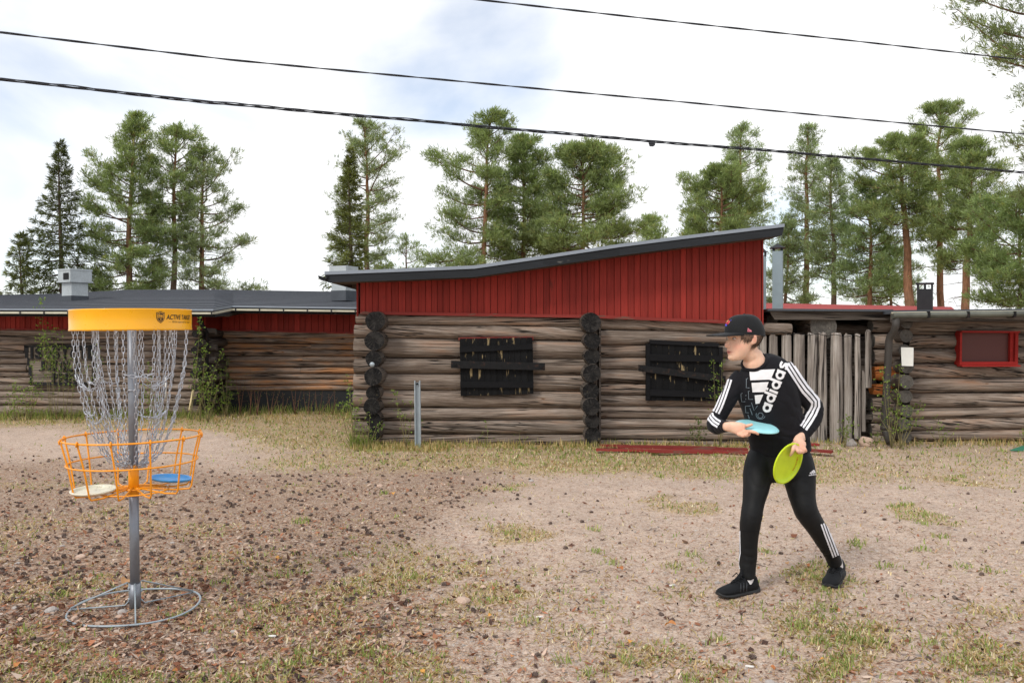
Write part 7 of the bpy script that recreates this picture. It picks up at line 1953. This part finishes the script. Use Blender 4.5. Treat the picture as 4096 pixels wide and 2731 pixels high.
# ---- shoes and socks
M_UPPER = cloth('black_shoe_mesh', srgb(18, 19, 22), .8, .05, 500); M_SOLE = plain('black_rubber', srgb(40, 40, 41), .7, 0, .12, 40, .1); M_TRIM = plain('shoe_trim', srgb(44, 46, 50), .5, 0, .1, 40, .05); M_SOCK = cloth('white_sock', srgb(226, 222, 222), .9, .2)
for idx, ((h_, t_, lift), leg) in enumerate(zip(FOOT, (legR, legL))):
    sr = empty('shoe', (0, 0, 0)); sr.parent = person
    ax = (t_ - h_); L_ = ax.length; f_ = ax.normalized(); sd = Vector((f_.y, -f_.x, 0)); gz0 = gh(*(h_.lerp(t_, .5)).xy)
    def sec_ring(t, hw, z0, z1, n=18, bulge=2.6):
        zl = lift * max(0, 1 - t / .55) ** 1.2 + .006 * max(0, (t - .85) / .15) + gz0
        c = h_ + f_ * (L_ * t); out = []
        for j in range(n):
            th = 2 * math.pi * j / n; cx, cz = math.cos(th), math.sin(th)
            cx = math.copysign(abs(cx) ** (2 / bulge), cx); cz = math.copysign(abs(cz) ** (2 / bulge), cz)
            zz = (z0 + z1) / 2 + (z1 - z0) / 2 * cz; nar = 1 - .30 * max(0, cz)
            out.append(c + sd * (hw * cx * nar) + Vector((0, 0, zz + zl)))
        return out
    def shell(rows, name, mat, bulge=2.6):
        m = MB(); n = 18; vs = []
        for r in rows: vs += sec_ring(*r, n=n, bulge=bulge)
        k = len(rows); m.add(vs, [(i * n + j, i * n + (j + 1) % n, (i + 1) * n + (j + 1) % n, (i + 1) * n + j) for i in range(k - 1) for j in range(n)], 0, True)
        m.add(vs[:n], [tuple(range(n))]); m.add(vs[-n:], [tuple(range(n - 1, -1, -1))])
        return m.build(name, mat, sr, origin=PO)
    shell([(.01, .020, .012, .070), (.05, .029, .010, .086), (.14, .033, .010, .088), (.26, .034, .010, .080), (.36, .036, .010, .088), (.44, .037, .010, .078), (.55, .040, .010, .066), (.68, .043, .010, .056), (.80, .042, .010, .048), (.90, .036, .010, .040), (.96, .026, .010, .032), (.99, .014, .012, .024)], 'upper', M_UPPER)
    shell([(-.03, .018, .006, .036), (.0, .029, .0, .032), (.12, .036, .0, .028), (.35, .036, .001, .025), (.55, .042, .0, .024), (.75, .046, .0, .022), (.88, .041, .001, .021), (.97, .029, .004, .022), (1.01, .014, .008, .022)], 'sole', M_SOLE, 3.2)
    # tongue, laces, side stripes
    def sp(t, s, z): return h_ + f_ * (L_ * t) + sd * s + Vector((0, 0, z + gz0 + lift * max(0, 1 - t / .55) ** 1.2))
    m = MB(); m.tube([sp(.62, 0, .060), sp(.50, 0, .074), sp(.40, 0, .090), sp(.34, 0, .112)], [.010, .015, .019, .017], 8, flat=.5); m.build('tongue', M_UPPER, sr, origin=PO)
    for i in range(4):
        t = .44 + .065 * i; z = .084 - .0085 * i; s_ = .022 - .001 * i
        m = MB(); m.tube([sp(t - .02, -s_, z - .006), sp(t, 0, z + .005), sp(t + .03, s_, z - .008)], .0028, 6); m.build('lace', M_UPPER, sr, origin=PO)
    m = MB(); m.tube([sp(.42, .0, .094), sp(.46, -.022, .104), sp(.54, -.030, .088), sp(.48, -.004, .090), sp(.44, .024, .100), sp(.52, .034, .080)], .0026, 6); m.build('lace', M_UPPER, sr, origin=PO)
    for i in range(3):
        for sgn in (-1, 1):
            t = .40 + .075 * i; m = MB(); m.tube([sp(t, sgn * .0405, .024), sp(t - .02, sgn * .0375, .045), sp(t - .04, sgn * .031, .066)], [.004, .004, .003], 6, flat=.4, up=tuple(f_)); m.build('shoe_stripe', M_TRIM, sr, origin=PO)
    an = leg[-1][0]; m = loft(densify([(an + Vector((0, 0, .03)), .029, .032), (an.lerp(h_.lerp(t_, .24) + Vector((0, 0, .07 + lift + gz0)), .6), .029, .032), (h_.lerp(t_, .26) + Vector((0, 0, .05 + lift + gz0)), .028, .032)], 3)); m.build('sock', M_SOCK, person, origin=PO)

# ------------------------------------------------------------------ the two discs in hand
p = z2(985, 452, 4.155)
o = link('flying_disc', disc_mesh(M_DC), None, p - Vector((0, 0, .008)), (R(11), R(3.5), .3)); tag(o, 'pale turquoise disc held flat in the throwing hand', 'disc')
nrm = Vector((-.56, .77, .27)).normalized()
p = z2(1545, 1108, 4.115)
o = link('flying_disc', disc_mesh(M_DY), None, p, nrm.to_track_quat('Z', 'Y').to_euler()); tag(o, 'lime yellow disc hanging from the lowered hand, underside showing', 'disc')
lime = o
M_INKR = plain('red_ink', srgb(214, 92, 40), .6, 0, .05, 40, 0)
bpy.context.view_layer.update()
rg = np.random.default_rng(9); m = MB()
Mi = lime.matrix_world.inverted().to_3x3()
rdir = (Mi @ Vector((.75, 0, .1))).normalized(); a0 = math.atan2(rdir.y, rdir.x)
for i in range(24):      # hand-written marks round the inside of the rim
    if i in (11, 12): continue
    a = a0 + (i - 12) * .085; rr_ = .080
    for j in range(2):
        r0_, r1_ = rr_ - .0035 + rg.normal(0, .001), rr_ + .0035 + rg.normal(0, .001); b = a + rg.normal(0, .012); c_ = a + rg.normal(0, .02); w = .0011
        z_ = .0122
        P_ = [Vector((r0_ * math.cos(b - w / .08), r0_ * math.sin(b - w / .08), z_)), Vector((r1_ * math.cos(c_ - w / .08), r1_ * math.sin(c_ - w / .08), z_)), Vector((r1_ * math.cos(c_ + w / .08), r1_ * math.sin(c_ + w / .08), z_)), Vector((r0_ * math.cos(b + w / .08), r0_ * math.sin(b + w / .08), z_))]
        m.add(P_, [(0, 1, 2, 3)])
me = m.mesh('ink_marks', M_INKR); link('ink_marks', me, lime)
